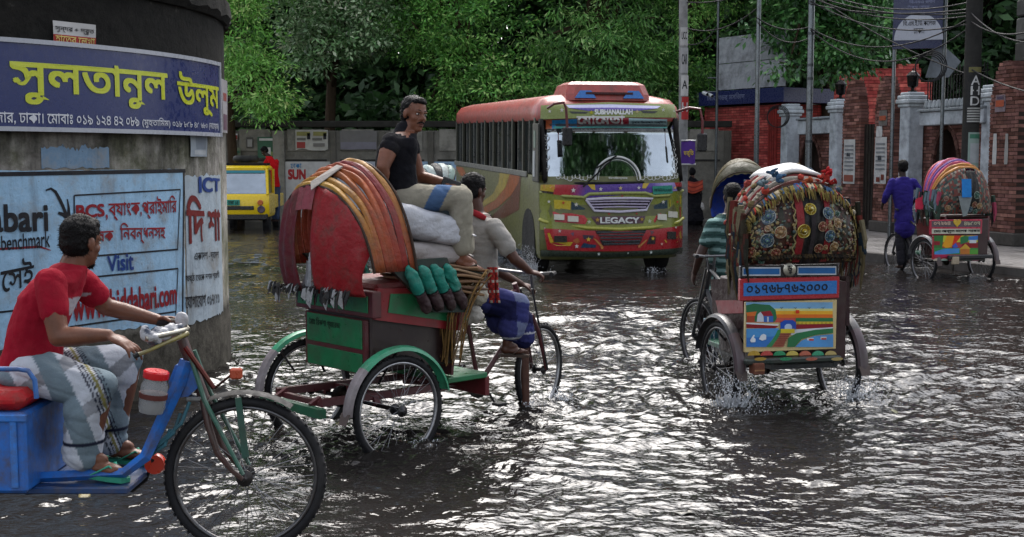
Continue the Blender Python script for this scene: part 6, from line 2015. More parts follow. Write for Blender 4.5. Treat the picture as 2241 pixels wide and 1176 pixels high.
# grille
P = [(322, 690), (785, 684), (742, 762), (382, 768)]
m = MB(); fpoly(m, P, C('24102c'), .018); gl = m.build('grille', 'clean_paint', bus, fix=False)
def btube(pts, r, c, par, nm, out=.03):
    m = MB(); m.tube([bfp(*cb(*p), out) for p in pts], r, c, 6); return m.build(nm, 'clean_paint', par)
btube([(322, 690), (450, 682), (640, 680), (785, 684), (742, 762), (560, 775), (382, 768), (322, 690)], .022, C('cfc8d8', .8), gl, 'grille_surround')
for i in range(3):
    y = 704 + 20 * i; o_ = 14 + 12 * i
    btube([(330 + o_, y), (555, y - 4), (778 - o_, y - 2)], .011, C('c0b4cc', .8), gl, 'grille_bar')
part_strip('name_plate', [(355, 808), (550, 805), (740, 800)], [(400, 865), (550, 862), (722, 855)], C('4a2432', .8), .014, 12)
ftext('LEGACY', 424, 692, 814, 853, WH, .045, .024)
ftube('front_moulding', [(0, 828), (40, 845), (330, 888), (560, 897), (780, 885), (960, 850), (1006, 822)], .030, C('b4b24a', .7))
part_strip('lower_front', [(30, 890), (330, 905), (560, 908), (780, 900), (1003, 870)], [(55, 1040), (330, 1050), (560, 1050), (780, 1044), (1000, 1022)], C('a81f28', .85), .010, 30)
part_strip('bumper', [(8, 1040), (500, 1058), (1005, 1025)], [(5, 1085), (500, 1092), (1005, 1068)], C('3a4438', .7), .022, 24)
P = [(388, 908), (745, 900), (695, 1002), (440, 1010)]
m = MB(); fpoly(m, P, C('0e0e10'), .018); gl = m.build('lower_grille', 'clean_paint', bus, fix=False)
for i in range(5):
    y = 918 + 20 * i; o_ = 8 + 11 * i
    btube([(392 + o_, y), (565, y), (742 - o_, y - 4)], .014, C('3c4046', .8), gl, 'grille_bar')
for pts, lamp in (([(55, 925), (70, 920), (100, 985), (235, 985), (215, 1012), (120, 1012), (75, 990)], (102, 942, 190, 985)), ([(985, 905), (992, 960), (960, 985), (880, 990), (868, 970), (955, 955)], (888, 912, 948, 965))):
    m = MB(); fpoly(m, pts, C('c8a428', .8), .016); m.build('fog_lamp_frame', 'clean_paint', bus, fix=False)
    x0, y0, x1, y1 = lamp
    m = MB(); m.slab([bfp(*cb(x, y), .016) for x, y in ((x0, y0), (x1, y0), (x1, y1), (x0, y1))], (0, -.02, 0), C('2a2420', .8)); m.build('fog_lamp', 'plastic', bus)
m = MB()
for pts, c in (([(285, 1025), (310, 990), (345, 1000), (395, 1005), (390, 1025)], '20405c'), ([(300, 935), (380, 940), (370, 965), (310, 965)], '3a2a3c'), ([(230, 975), (265, 955), (285, 985), (255, 995)], 'b86a3c'),
               ([(375, 960), (390, 962), (445, 1015), (430, 1022)], 'c88a4c'), ([(690, 1012), (745, 965), (750, 972), (700, 1022)], 'c88a4c'), ([(745, 1000), (770, 940), (810, 945), (805, 1000)], '33252c'), ([(215, 925), (240, 915), (238, 945)], '5a2a50'), ([(770, 905), (800, 912), (780, 935)], '5a2a3c')):
    fpoly(m, pts, C(c, .8), .016)
tag(m.build('painted_birds', 'clean_paint', bus, fix=False), kind='stuff')
for (x, y, r, c) in ((235, 625, 17, 'd8d4cc'), (425, 617, 14, 'd8d4cc'), (563, 610, 14, 'd8c088'), (690, 608, 13, 'd8d4cc'), (942, 607, 12, 'd8a880'), (65, 704, 12, 'd8d4cc'), (255, 724, 15, 'd8d4cc'), (860, 706, 14, 'd8d4cc'), (165, 712, 12, 'c04030'),
                     (958, 706, 10, 'c04030'), (402, 830, 16, 'b89040'), (712, 826, 14, 'b89040'), (345, 845, 15, 'c8d0b0'), (765, 840, 14, 'c8d0b0'), (140, 908, 12, 'd0c8c0'), (258, 1014, 15, 'd8d0c8'), (340, 966, 17, 'd8b040'), (788, 960, 14, 'd8b040'),
                     (435, 1025, 13, 'c88848'), (693, 1014, 14, 'c87848'), (850, 998, 10, 'd8b0a0'), (948, 882, 10, 'd0c8c0'), (412, 1068, 11, 'c8d0c8'), (775, 1056, 12, 'c8d0c8'), (155, 68, 15, 'd8d4cc'), (70, 76, 12, 'd8d4cc'), (360, 84, 15, 'b8b030'),
                     (678, 78, 13, 'c8b888'), (860, 66, 14, 'd8d8cc'), (935, 75, 8, 'd8d8cc'), (165, 60 + 70, 1, 'd8d4cc'), (483, 789, 10, 'b84038'), (675, 787, 9, 'b84038'), (574, 664, 9, 'b03030'), (615, 1062, 8, '9aa8a0'), (35, 888, 8, 'b8a0a0')):
    p = bfp(*cb(x, y), .03); s = r * .3145 * p.y * 0 + r * .3145 * 20 / FPX
    m = MB(); m.star(p, (1, 0, 0), (0, 0, 1), s * 1.15, C(c, .85)); m.build('star', 'print', bus, fix=False)
# mirrors on red brackets
for pts, mp in (([(25, 55), (40, 30), (110, 20), (135, 60), (140, 190)], (140, 250)), ([(935, 55), (960, 30), (1020, 35), (1035, 90), (1036, 170)], (1040, 210))):
    P = [bfp(*cb(*p), .0) for p in pts]
    P = [Vector((p.x, -.02 - .25 * min(1, i), p.z)) for i, p in enumerate(P)]
    if pts[0][0] > 500:
        P = [Vector((BWD - .12, .15, 2.66)), Vector((BWD + .02, -.1, 2.72)), Vector((BWD + .16, -.2, 2.70)), Vector((BWD + .20, -.22, 2.5)), Vector((BWD + .2, -.22, 2.3))]
    m = MB(); m.tube(P, .022, C('6a2024', .8), 7); mr = m.build('mirror_arm', 'paint', bus, smooth=40)
    e = P[-1]
    m = MB(); m.box(e + Vector((0, 0, -.14)), (.16, .06, .30), C('17171a'), bev=.02); m.build('mirror', 'plastic', mr)
# flank: swooshes, skirt line, wheel
def bsp(px, py, out=.006):
    p = hit(BM, px, py, -.0, 0); return Vector((-out, p.y, p.z))
def c6(x, y): return (960 + x * .3742, 160 + y * .3742)
for pts, c in (([(425, 572), (482, 572), (470, 640), (425, 715), (350, 785), (262, 830), (258, 790), (330, 745), (392, 668)], 'a85a2c'), ([(360, 570), (426, 572), (394, 668), (332, 744), (262, 780), (262, 750), (318, 708), (352, 640)], 'b09a40'), ([(100, 548), (142, 552), (170, 610), (128, 600)], 'b0602c'),
               ([(440, 600), (482, 600), (470, 800), (380, 850), (300, 850), (420, 730)], '6a3a26')):
    m = MB(); m.poly([bsp(*c6(*p), .006 if c != '6a3a26' else .004) for p in pts], C(c, .75)); m.build('painted_swoosh', 'paint', bus, fix=False)
m = MB(); m.slab([(-.01, .75 + .5 * math.cos(a) + .25, .55 + .48 * math.sin(a)) for a in [math.pi * i / 12 for i in range(13)]] + [(-.01, .5, .2), (-.01, 1.5, .2)], (.012, 0, 0), C('0c0c0c')); m.build('wheel_arch', 'rubber', bus)
for x, y in ((.16, 1.0), (BWD - .16, 1.0), (.16, 6.6), (BWD - .16, 6.6)):
    w = bpy.data.objects.new('wheel', None); w.location = (x, y, .36); COL.objects.link(w); w.parent = bus
    m = MB(); m.lathe([(.28, -.12), (.42, -.12), (.45, -.08), (.45, .08), (.42, .12), (.28, .12)], (0, 0, 0), C('161618'), (1, 0, 0), 26); m.build('tyre', 'rubber', w, smooth=40)
    m = MB(); m.lathe([(.02, -.08), (.12, -.10), (.2, -.06), (.28, -.10), (.28, .1), (.02, .1)], (0, 0, 0), C('6a6a68', .7), (1, 0, 0), 20); m.build('rim', 'metal', w, smooth=40)
m = MB(); m.box((-.03, .34, 1.98), (.03, .42, .95), C('2a2c26', .8), bev=.01); dw = m.build('driver_door_frame', 'paint', bus)
m = MB(); m.box((-.05, .40, 1.80), (.012, .14, .42), C('b8bcbc', .8)); m.build('paper_notice', 'print', dw)
m = MB(); m.box((-.05, .36, 2.2), (.012, .12, .28), C('8a9a8c', .8)); m.build('paper_notice', 'print', dw)

# ------------------------------------------------------------------ yellow mini truck
T_O = at(524, 349, 32.4); T_O.z = -.05
TR = R_(4)
TM = frame(T_O, TR)
tk = thing('mini_truck', 'small yellow mini truck with a spare tyre on its roof by the boundary wall', 'truck', T_O, TR)
YE = C('e8c414', .9)
TW = 1.48
def tring(z, y0, y1, ins): return [(-TW / 2 + ins, y0 + .08, z), (-TW / 2 + ins + .1, y0, z), (TW / 2 - ins - .1, y0, z), (TW / 2 - ins, y0 + .08, z), (TW / 2 - ins, y1, z), (-TW / 2 + ins, y1, z)]
m = MB(); m.loft([tring(.42, .04, 1.35, .02), tring(.5, 0, 1.35, 0), (tring(.95, .02, 1.35, 0)), tring(1.02, .08, 1.35, .01)], YE); m.build('cab_body', 'clean_paint', tk, smooth=40)
m = MB(); m.loft([tring(1.64, .36, 1.33, .07), tring(1.70, .36, 1.33, .05), tring(1.76, .42, 1.3, .1)], YE); m.build('cab_roof', 'clean_paint', tk, smooth=40)
m = MB(); m.slab([(-TW / 2 + .08, .10, 1.03), (TW / 2 - .08, .10, 1.03), (TW / 2 - .13, .37, 1.63), (-TW / 2 + .13, .37, 1.63)], (0, .012, 0), C('20262a')); ws = m.build('windscreen', 'windscreen', tk)
m = MB(); m.slab([(-TW / 2 + .14, .325, 1.57), (TW / 2 - .14, .325, 1.57), (TW / 2 - .14, .352, 1.635), (-TW / 2 + .14, .352, 1.635)], (0, -.006, 0), C('3a8a94', .8)); m.build('sun_strip', 'print', ws)
for s in (-1, 1):
    m = MB(); m.tube([(s * (TW / 2 - .04), .10, 1.0), (s * (TW / 2 - .09), .38, 1.66)], .04, YE, 6); m.build('screen_pillar', 'clean_paint', tk)
    m = MB(); m.box((s * (TW / 2 - .03), 1.28, 1.33), (.06, .1, .68), YE); m.build('door_pillar', 'clean_paint', tk)
    m = MB(); m.slab([(s * (TW / 2 - .05), .28, 1.03), (s * (TW / 2 - .05), 1.22, 1.03), (s * (TW / 2 - .09), 1.22, 1.62), (s * (TW / 2 - .09), .5, 1.62)], (s * -.01, 0, 0), C('15181a')); m.build('side_window', 'glass', tk)
    m = MB(); m.lathe([(.075, 0), (.075, .02), (.06, .03), (.002, .03)], (s * .52, .0, .80), C('c86a2c', .8), (0, -1, 0), 16); m.build('indicator', 'plastic', tk)
    m = MB(); m.lathe([(.10, 0), (.10, .02), (.085, .035), (.002, .03)], (s * .54, .0, .62), C('4a3a4c', .8), (0, -1, 0), 18); m.build('headlamp', 'plastic', tk)
    m = MB(); m.tube([(s * .2 - .3, .16, 1.09), (s * .2 - .05, .24, 1.22)], .012, C('101010'), 5); m.build('wiper', 'rubber', tk)
m = MB(); m.box((0, .55, 1.30), (TW - .3, .1, .4), C('8a8a88', .7), bev=.05); m.build('seat_back', 'cloth', tk)
m = MB(); m.box((-.18, -.012, .80), (.34, .02, .15), C('2a9a86', .8), bev=.004); np_ = m.build('number_plate', 'clean_paint', tk)
k = MB(); lettering(k, 'ঢাকা ১৪', quad_fn((-.31, -.0245, .75), (-.05, -.0245, .75), (-.31, -.0245, .85), (-.05, -.0245, .85)), C('103c34'), .03, 2); k.build('lettering', 'print', np_)
m = MB(); m.box((-.1, -.008, .66), (.9, .03, .10), C('1a1814'), bev=.01); m.build('grille', 'plastic', tk)
m = MB(); m.box((0, .05, .42), (TW - .06, .12, .17), C('181818'), bev=.03); m.build('bumper', 'plastic', tk)
m = MB(); m.box((0, 2.4, .78), (TW, 2.0, .36), YE, bev=.02); m.build('cargo_bed', 'clean_paint', tk)
for x in (-.6, .6):
    for y in (.62, 2.7):
        w = bpy.data.objects.new('wheel', None); w.location = (x, y, .24); COL.objects.link(w); w.parent = tk
        m = MB(); m.lathe([(.15, -.08), (.25, -.08), (.27, -.05), (.27, .05), (.25, .08), (.15, .08)], (0, 0, 0), C('161618'), (1, 0, 0), 20); m.build('tyre', 'rubber', w, smooth=40)
        m = MB(); m.lathe([(.02, -.06), (.15, -.07), (.15, .07), (.02, .06)], (0, 0, 0), C('8a8a88', .6), (1, 0, 0), 16); m.build('rim', 'metal', w, smooth=40)
m = MB()
for y in (.5, 1.2): m.box((0, y, 1.80), (TW - .2, .04, .06), C('22221f'))
m.build('roof_rack', 'metal', tk)
sp = thing('spare_tyre', 'black spare tyre lying on the roof of the yellow truck', 'tyre', TM @ Vector((.05, .85, 1.835)), TR)
m = MB(); m.torus((0, 0, .10), (0, 0, 1), .25, .10, C('1d1d1a'), 30, 10, flat=1.0); m.build('rubber_ring', 'rubber', sp, smooth=True)

# ------------------------------------------------------------------ blue cycle cart in the foreground (drawn in the plane it rides in, then given its width)
CY = 5.5
cw = at(538, 1042, CY)
CR = .362
c_base = Vector((cw.x, CY, cw.z - CR))
ct = thing('cycle_cart', 'bright blue pedal cart with a red seat and a large bare front wheel', 'cart', c_base)
def cp(px, py, dy=0.0):
    return at(px, py, CY + dy) - c_base
wh = wheel(ct, cw - c_base, CR, R_(4), rim='6a6a6c', n_sp=40)
CB = C('1f6ac0', .75)
GRN = C('2f5a4c', .7); BRN = C('4a2c26', .7)
head0, head1 = cp(398, 742), cp(452, 885)
m = MB()
for s in (-1, 1):
    o_ = Vector((0, s * .05, 0))
    m.tube([cp(448, 870) + o_ * .6, cp(462, 925) + o_, cp(482, 985) + o_ * 1.1, cp(515, 1025) + o_ * 1.1, cp(538, 1042) + o_ * 1.2], [.017, .017, .015, .012, .011], BRN, 9)
m.build('fork', 'paint', ct, smooth=40)
for s in (-1, 1):
    m = MB(); m.tube([cp(420, 770) + Vector((0, s * .04, 0)), cp(455, 870) + Vector((0, s * .065, 0)), cp(540, 1030) + Vector((0, s * .075, 0))], [.011, .011, .009], C('3c6a58', .7), 8); m.build('fork_brace', 'paint', ct, smooth=40)
m = MB(); m.slab([cp(514, 872, -.075), cp(527, 870, -.075), cp(545, 1000, -.07), cp(530, 1005, -.07)], (0, .008, 0), GRN); m.build('guard_stay', 'paint', ct)
m = MB(); m.tube([head0, head1], .026, BRN, 12); m.build('head_tube', 'paint', ct, smooth=40)
m = MB(); m.tube([cp(405, 760, -.05), cp(468, 850, -.05)], .012, C('5a2c28', .7), 8); m.build('brake_rod', 'metal', ct)
m = MB()
rg = []
for i in range(11):
    a = R_(118 - 62 * i / 10)
    rg.append([Vector((cw.x - c_base.x + (CR + .02 + e) * math.cos(a), yy, CR + (CR + .02 + e) * math.sin(a))) for yy, e in ((-.04, 0), (0, .014), (.04, 0), (0, .008))])
m.loft(rg, C('1e1c1c', .7)); m.build('front_mudguard', 'rubber', ct, smooth=40)
# main beam: two flat blue bars sweeping down from the head to the floor
for s in (-1, 1):
    dy = s * .17
    P = [cp(-420, 1050, dy), cp(60, 1046, dy), cp(270, 1036, dy), cp(318, 1000, dy * .8), cp(350, 930, dy * .5), cp(392, 838, dy * .25), cp(408, 790, dy * .2)]
    m = MB(); m.tube(P, [.024] * 3 + [.026, .028, .03, .03], CB, 4, up=(0, 1, 0)); m.build('main_beam', 'worn_paint', ct)
m = MB(); m.slab([cp(368, 838, -.03), cp(383, 800, -.03), cp(424, 798, -.03), cp(432, 850, -.03), cp(412, 868, -.03), cp(380, 872, -.03)], (0, .06, 0), CB); m.build('gusset', 'worn_paint', ct)
for (a, b) in (((336, 985), (395, 905)), ((350, 968), (415, 880)), ((322, 1002), (372, 940))):
    m = MB(); m.tube([cp(*a, -.09), cp((a[0] + b[0]) / 2 + 14, (a[1] + b[1]) / 2 + 4, -.10), cp(*b, -.06)], .008, C('2f6a78', .7), 6); m.build('cable', 'rubber', ct)
m = MB(); m.box(cp(430, 870) + Vector((0, 0, 0)), (.075, .09, .02), C('9a9c9c', .7), bev=.004); m.build('clamp', 'metal', ct)
fz0 = cp(60, 1038).z
m = MB(); m.box((cp(40, 1040).x - .35, 0, fz0 - .01), (1.85, .50, .03), C('16457c', .6), bev=.006); m.build('floor', 'worn_paint', ct)
bx0, bx1 = cp(-420, 900).x, cp(118, 900).x
zt_ = cp(60, 872).z
m = MB(); m.box(((bx0 + bx1) / 2, 0, (fz0 + zt_) / 2), (bx1 - bx0, .66, zt_ - fz0), CB, bev=.014); m.build('seat_box', 'worn_paint', ct)
m = MB(); m.box(((bx0 + bx1) / 2, -.336, zt_ - .02), (bx1 - bx0 + .02, .02, .035), C('2a7ad0', .75), bev=.006); m.build('box_rim', 'worn_paint', ct)
m = MB(); m.box((bx1 - .05, -.336, (fz0 + zt_) / 2), (.03, .012, zt_ - fz0 - .05), C('2a7ad0', .75), bev=.004); m.build('box_rib', 'worn_paint', ct)
zs = cp(60, 832).z
m = MB(); m.box(((bx0 + bx1) / 2, 0, (zt_ + zs) / 2 + .004), (bx1 - bx0 - .02, .64, zs - zt_), C('b8141c', .85), bev=.034); m.build('seat', 'hoodcloth', ct, smooth=40)
m = MB(); m.tube([cp(-400, 808, -.35), cp(40, 808, -.35), cp(62, 812, -.35), cp(76, 832, -.35), cp(80, 872, -.35)], .011, C('2a68b0', .7), 8); m.build('seat_rail', 'worn_paint', ct, smooth=50)
m = MB(); m.tube([cp(-400, 808, .35), cp(62, 812, .35), cp(80, 872, .35)], .011, C('2a68b0', .7), 8); m.build('seat_rail', 'worn_paint', ct, smooth=50)
m = MB(); m.slab([cp(-420, 830, .3), cp(-10, 830, .3), cp(-40, 700, .34), cp(-420, 690, .34)], (0, .04, 0), C('a8141c', .85)); m.build('side_cushion', 'hoodcloth', ct)
# handlebar with taped grips, brake lever, mirror wrapped in plastic
m = MB(); m.tube([head0 + Vector((0, 0, .0)), cp(408, 726)], .016, C('8a8a86', .7), 10); m.build('stem', 'metal', ct)
m = MB(); m.tube([cp(318, 742, -.27), cp(352, 735, -.22), cp(400, 724, -.08), cp(412, 722, 0), cp(400, 706, .12), cp(372, 702, .22), cp(345, 706, .27)], .012, C('a8a498', .7), 9); m.build('handlebar', 'metal', ct, smooth=50)
m = MB(); m.tube([cp(410, 730, -.06), cp(360, 752, -.20), cp(325, 768, -.27), cp(296, 779, -.31)], [.012, .009, .008, .011], C('8a7f3c', .75), 8); m.build('brake_lever', 'worn_paint', ct, smooth=50)
m = MB(); m.tube([cp(303, 776, -.303), cp(293, 781, -.313)], .012, C('181818'), 8); m.build('lever_tip', 'rubber', ct)
m = MB(); m.ell(cp(398, 700, .04), (.034, .02, .038), C('b9b9bc', .8)); m.ell(cp(399, 714, .04), (.02, .02, .02), C('a9a9ac', .8)); organic('wrapped_mirror', m, 'plastic_sack', ct, .006, 3, C('b4b4b8', .8), folds(3, .003, 60))
m = MB()
for i in range(9):
    f = i / 8
    p = cp(330 + 62 * f, 738 - 18 * f + 5 * math.sin(i * 2), -.24 + .17 * f)
    m.ell(p, (.035, .03, .024 + .008 * (i % 2)), C('b4b4b8'), Matrix.Rotation(i * .7, 3, 'Y'), 8, 6)
m.ell(cp(318, 728, -.25), (.03, .02, .035), C('b4b4b8'))
organic('plastic_wrap', m, 'plastic_sack', ct, .007, 3, lambda co: np.where((np.sin(co[:, 0:1] * 70) + np.sin(co[:, 2:3] * 90)) > .7, np.array([C('3a4458', .8)]), np.array([C('b0b0b4', .75)])), folds(4, .006, 55))
m = MB(); m.tube([cp(345, 706, .27), cp(372, 702, .22)], .018, C('202022'), 8); m.build('grip', 'rubber', ct)
m = MB(); m.tube([cp(-20, 1060, .1), cp(60, 1080, .1), cp(130, 1066, .1), cp(240, 1058, .1), cp(290, 1075, .08), cp(320, 1050, .05), cp(335, 1005, 0)], .008, C('0e0e10'), 6); m.build('drive_chain', 'rubber', ct)
m = MB(); m.lathe([(.045, -.02), (.05, 0), (.045, .02)], cp(340, 1015, .02), C('c8381c', .8), (0, 1, 0), 14); m.build('reflector', 'plastic', ct, smooth=40)
m = MB(); m.box(cp(517, 818, -.02), (.055, .03, .05), C('b04a2c', .8), bev=.008); m.build('amber_lamp', 'plastic', ct); 
m = MB(); m.tube([cp(505, 822, -.02), cp(470, 850, -.02)], .006, BRN, 5); m.build('lamp_stalk', 'metal', ct)
for s in (-1, 1):
    wheel(ct, Vector((cp(-330, 0).x, s * .46, CR)), CR, lod=.7)
m = MB(); m.tube([(cp(-330, 0).x, -.46, CR), (cp(-330, 0).x, .46, CR)], .018, C('2a2a2a'), 8); m.build('axle', 'metal', ct)

jar = thing('plastic_jar', 'clear plastic jar with a red screw lid strapped to the blue cart', 'jar', at(330, 905, CY - .16))
jb = at(330, 905, CY - .16)
ja = (at(341, 826, CY - .16) - jb).normalized()
m = MB(); m.lathe([(.03, .0), (.052, .006), (.058, .03), (.058, .125), (.048, .148), (.048, .16)], (0, 0, 0), C('a8a8aa'), ja, 20); m.build('jar_body', 'clear_plastic', jar, smooth=50)
m = MB(); m.lathe([(.054, .0), (.056, .004), (.056, .028), (.05, .034), (.002, .034)], ja * .158, C('c8141c', .85), ja, 20); m.build('lid', 'plastic', jar, smooth=40)
m = MB(); m.lathe([(.0615, .0), (.0615, .022)], ja * .07, C('5a2a24', .8), ja, 20); m.build('strap', 'rubber', jar, smooth=40)
m = MB(); m.lathe([(.04, .0), (.05, .01), (.05, .05)], ja * .006, C('8a8478', .6), ja, 16); m.build('dregs', 'plastic', jar, smooth=40)

# ------------------------------------------------------------------ load on the green rickshaw
def sack(label, px, py, Y, rx, ry, rz, rot, col, seam=True, group=None, seed=1, name='sack'):
    c = at(px, py, Y)
    M3 = Matrix.Rotation(rot[2], 3, 'Z') @ Matrix.Rotation(rot[1], 3, 'Y') @ Matrix.Rotation(rot[0], 3, 'X')
    o = thing(name, label, 'sack', c - Vector((0, 0, rz)), group=group)
    m = MB()
    P = []
    nu, nv = 28, 16
    for j in range(nv + 1):
        v = -1 + 2 * j / nv
        for i in range(nu):
            a = 2 * math.pi * i / nu
            ca, sa = math.cos(a), math.sin(a)
            e = .45
            sx = math.copysign(abs(ca) ** e, ca) ; sy = math.copysign(abs(sa) ** e, sa)
            pr = (1 - abs(v) ** 4.0) ** .5
            thick = pr * .92 + .0
            wid = .86 + .14 * abs(v)
            P.append(Vector((v * rx, sx * ry * wid * (.25 + .75 * min(1, pr * 1.6)), sy * rz * thick)))
    F = [(j * nu + i, j * nu + (i + 1) % nu, (j + 1) * nu + (i + 1) % nu, (j + 1) * nu + i) for j in range(nv) for i in range(nu)]
    F += [tuple(range(nu))[::-1], tuple(nv * nu + i for i in range(nu))]
    m.add([M3 @ p + Vector((0, 0, rz)) for p in P], F, col)
    ob = organic('sack_body', m, 'plastic_sack', o, .014, 3, col, folds(seed, .008, 16))
    if seam:
        k = MB()
        pts = [M3 @ Vector((rx * 1.0, ry * (-1 + 2 * i / 12), .012 * math.sin(i * 2.1))) + Vector((0, 0, rz)) for i in range(13)]
        k.tube(pts, .012, mixc(col, (0.3, 0.28, 0.25), .3), 6, flat=.4); k.build('seam', 'plastic_sack', o, smooth=True)
    return o
WSK = C('b9bac0', .85)
sack('upper white woven sack the passenger sits on, stitched end towards the puller', 900, 488, 8.42, .36, .27, .12, (0, R_(14), R_(30)), WSK, seed=2)
sack('lower dusty white sack squeezed beneath the upper sack', 902, 550, 8.45, .32, .27, .085, (0, R_(6), R_(36)), C('a29a98', .8), seed=5)
# flattened cardboard sheets in a pile
for i in range(9):
    c = at(945 + 6 * math.sin(i * 2.2), 622 - 7 * i, 8.45)
    o = thing('cardboard_sheet', ('lowest', 'second', 'third', 'fourth', 'middle', 'sixth', 'seventh', 'eighth', 'topmost')[i] + ' flattened cardboard sheet in the pile under the sacks', 'cardboard', c, R_(36 + 5 * math.sin(i * 1.3)), 'flattened cardboard')
    m = MB()
    m.grid(lambda u, v: Vector(((u - .5) * (.50 + .05 * math.sin(i * 3)), (v - .5) * .56, .012 * math.sin(u * 5 + i) + .01 * math.sin(v * 7 + i * 2) - .05 * u * u)), 10, 6, C(('8a6a4c', '6a5040', 'a08468', '7a5c44')[i % 4], .8))
    q = m.build('sheet', 'wood', o, smooth=True, fix=False); q.modifiers.new('t', 'SOLIDIFY').thickness = .016
# split cane and cardboard strips standing in front of the seat
rs = random.Random(9)
cb_o = thing('cane_bundle', 'bundle of bent split cane and cardboard strips tied in front of the seat', 'cane bundle', at(985, 800, 8.55))
cbl = at(985, 800, 8.55)
for i in range(34):
    f = rs.random()
    a = at(960 + 40 * f + rs.uniform(-10, 10), 792 + rs.uniform(-12, 10), 8.28 + .2 * rs.random())
    b = at(958 + 62 * f + rs.uniform(-8, 8), 690 + rs.uniform(-10, 10), 8.24 + .2 * rs.random())
    e = at(1000 + 72 * f + rs.uniform(-10, 10), 602 + rs.uniform(-14, 14), 8.34 + .2 * rs.random())
    m = MB(); P = [a.lerp(b, t_ / 4) for t_ in range(4)] + [b + (e - b) * (t_ / 5) + (Vector((0, 0, .035)) * math.sin(math.pi * t_ / 5)) for t_ in range(6)]
    m.tube([p - cbl for p in P], rs.uniform(.007, .019), C(rs.choice(('a07c48', '8a6838', 'b8935c', '74562f', '9a8468')), .75), 5, flat=.35); m.build('cane_strip', 'wood', cb_o)
m = MB(); m.torus(at(992, 690, 8.5) - cbl, (.35, .1, 1), .10, .008, C('3f8a70', .7), 18, 5); m.build('tie', 'cloth', cb_o)
for (px, py, Y, lab, c, s) in ((1042, 645, 8.62, 'crumpled pale cloth bag hanging beside the saddle', 'a8a08e', .085), (1035, 690, 8.6, 'knotted pale plastic bag below the saddle', 'b4aea4', .075)):
    o = thing('cloth_bag', lab, 'bag', at(px, py, Y) - Vector((0, 0, s)))
    m = MB(); m.ell((0, 0, s), (s * 1.15, s * .8, s), C(c)); m.ell((s * .2, 0, s * 1.7), (s * .5, s * .4, s * .5), C(c)); organic('bag_body', m, 'plastic_sack', o, .012, 3, C(c, .8), folds(int(px), .012, 30))
fl = thing('cloth_scrap', 'yellow and red scrap of cloth tucked under the cardboard pile', 'cloth', at(952, 625, 8.3))
m = MB(); m.grid(lambda u, v: Vector(((u - .5) * .16, .02 * math.sin(6 * u), (v - .5) * .06 + .02 * math.sin(5 * u))), 8, 4, lambda u, v: C('c8c02c', .8) if u < .6 else C('9a2a24', .8)); m.build('scrap', 'cloth', fl, smooth=True, fix=False)

# ------------------------------------------------------------------ people
SK = C('7a4c36', .62)
SKD = C('5c382a', .6)
HAIR = C('0e0c0c')
def rr(m, pts, rad, n=12, flat=1.0, up=None):
    """limb: tapered tube with rounded joints"""
    m.tube(pts, rad, SK, n, flat=flat, up=up)
    for p, r in zip(pts, rad):
        m.ell(p, (r, r, r), SK, None, n, 8)
def frame3(f, u):
    f = Vector(f).normalized(); u = Vector(u); u = (u - f * u.dot(f)).normalized(); r = f.cross(u)
    return r, f, u, Matrix((r, f, u)).transposed()
def torso(m, secs, grow=0.0, n=18):
    """secs: (centre, side vector, half width, half depth, forward vector)"""
    rings = []
    for (c, s, w, d, f) in secs:
        s = Vector(s).normalized(); f = Vector(f).normalized()
        rings.append([Vector(c) + s * (w + grow) * math.copysign(abs(math.cos(a)) ** .85, math.cos(a)) + f * (d + grow) * math.copysign(abs(math.sin(a)) ** .85, math.sin(a)) for a in [2 * math.pi * i / n for i in range(n)]])
    m.loft(rings, SK)
    c, s, w, d, f = secs[0]; m.ell(c, (w * .9 + grow,) * 3 if False else (d + grow, d + grow, (d + grow) * .7), SK)
def head(m, c, f, u, k=1.0):
    r, f, u, M3 = frame3(f, u)
    def e(x, y, z, a, b, d): m.ell(c + (r * x + f * y + u * z) * k, (a * k, b * k, d * k), SK, M3, 14, 10)
    e(0, -.004, .032, .074, .094, .092); e(0, .026, -.045, .056, .066, .078); e(0, .062, -.098, .030, .026, .022)
    e(.034, .052, -.025, .026, .030, .026); e(-.034, .052, -.025, .026, .030, .026)
    e(0, .098, -.020, .013, .018, .020); e(0, .086, .005, .010, .014, .026); e(.011, .094, -.028, .010, .010, .009); e(-.011, .094, -.028, .010, .010, .009)
    e(.024, .080, .022, .026, .014, .010); e(-.024, .080, .022, .026, .014, .010)
    e(0, .086, -.060, .022, .012, .008); e(0, .083, -.073, .019, .012, .009)
    for s in (-1, 1):
        e(s * .078, -.006, -.004, .010, .022, .032); e(s * .077, -.002, -.028, .009, .012, .012)
    return r, f, u, M3
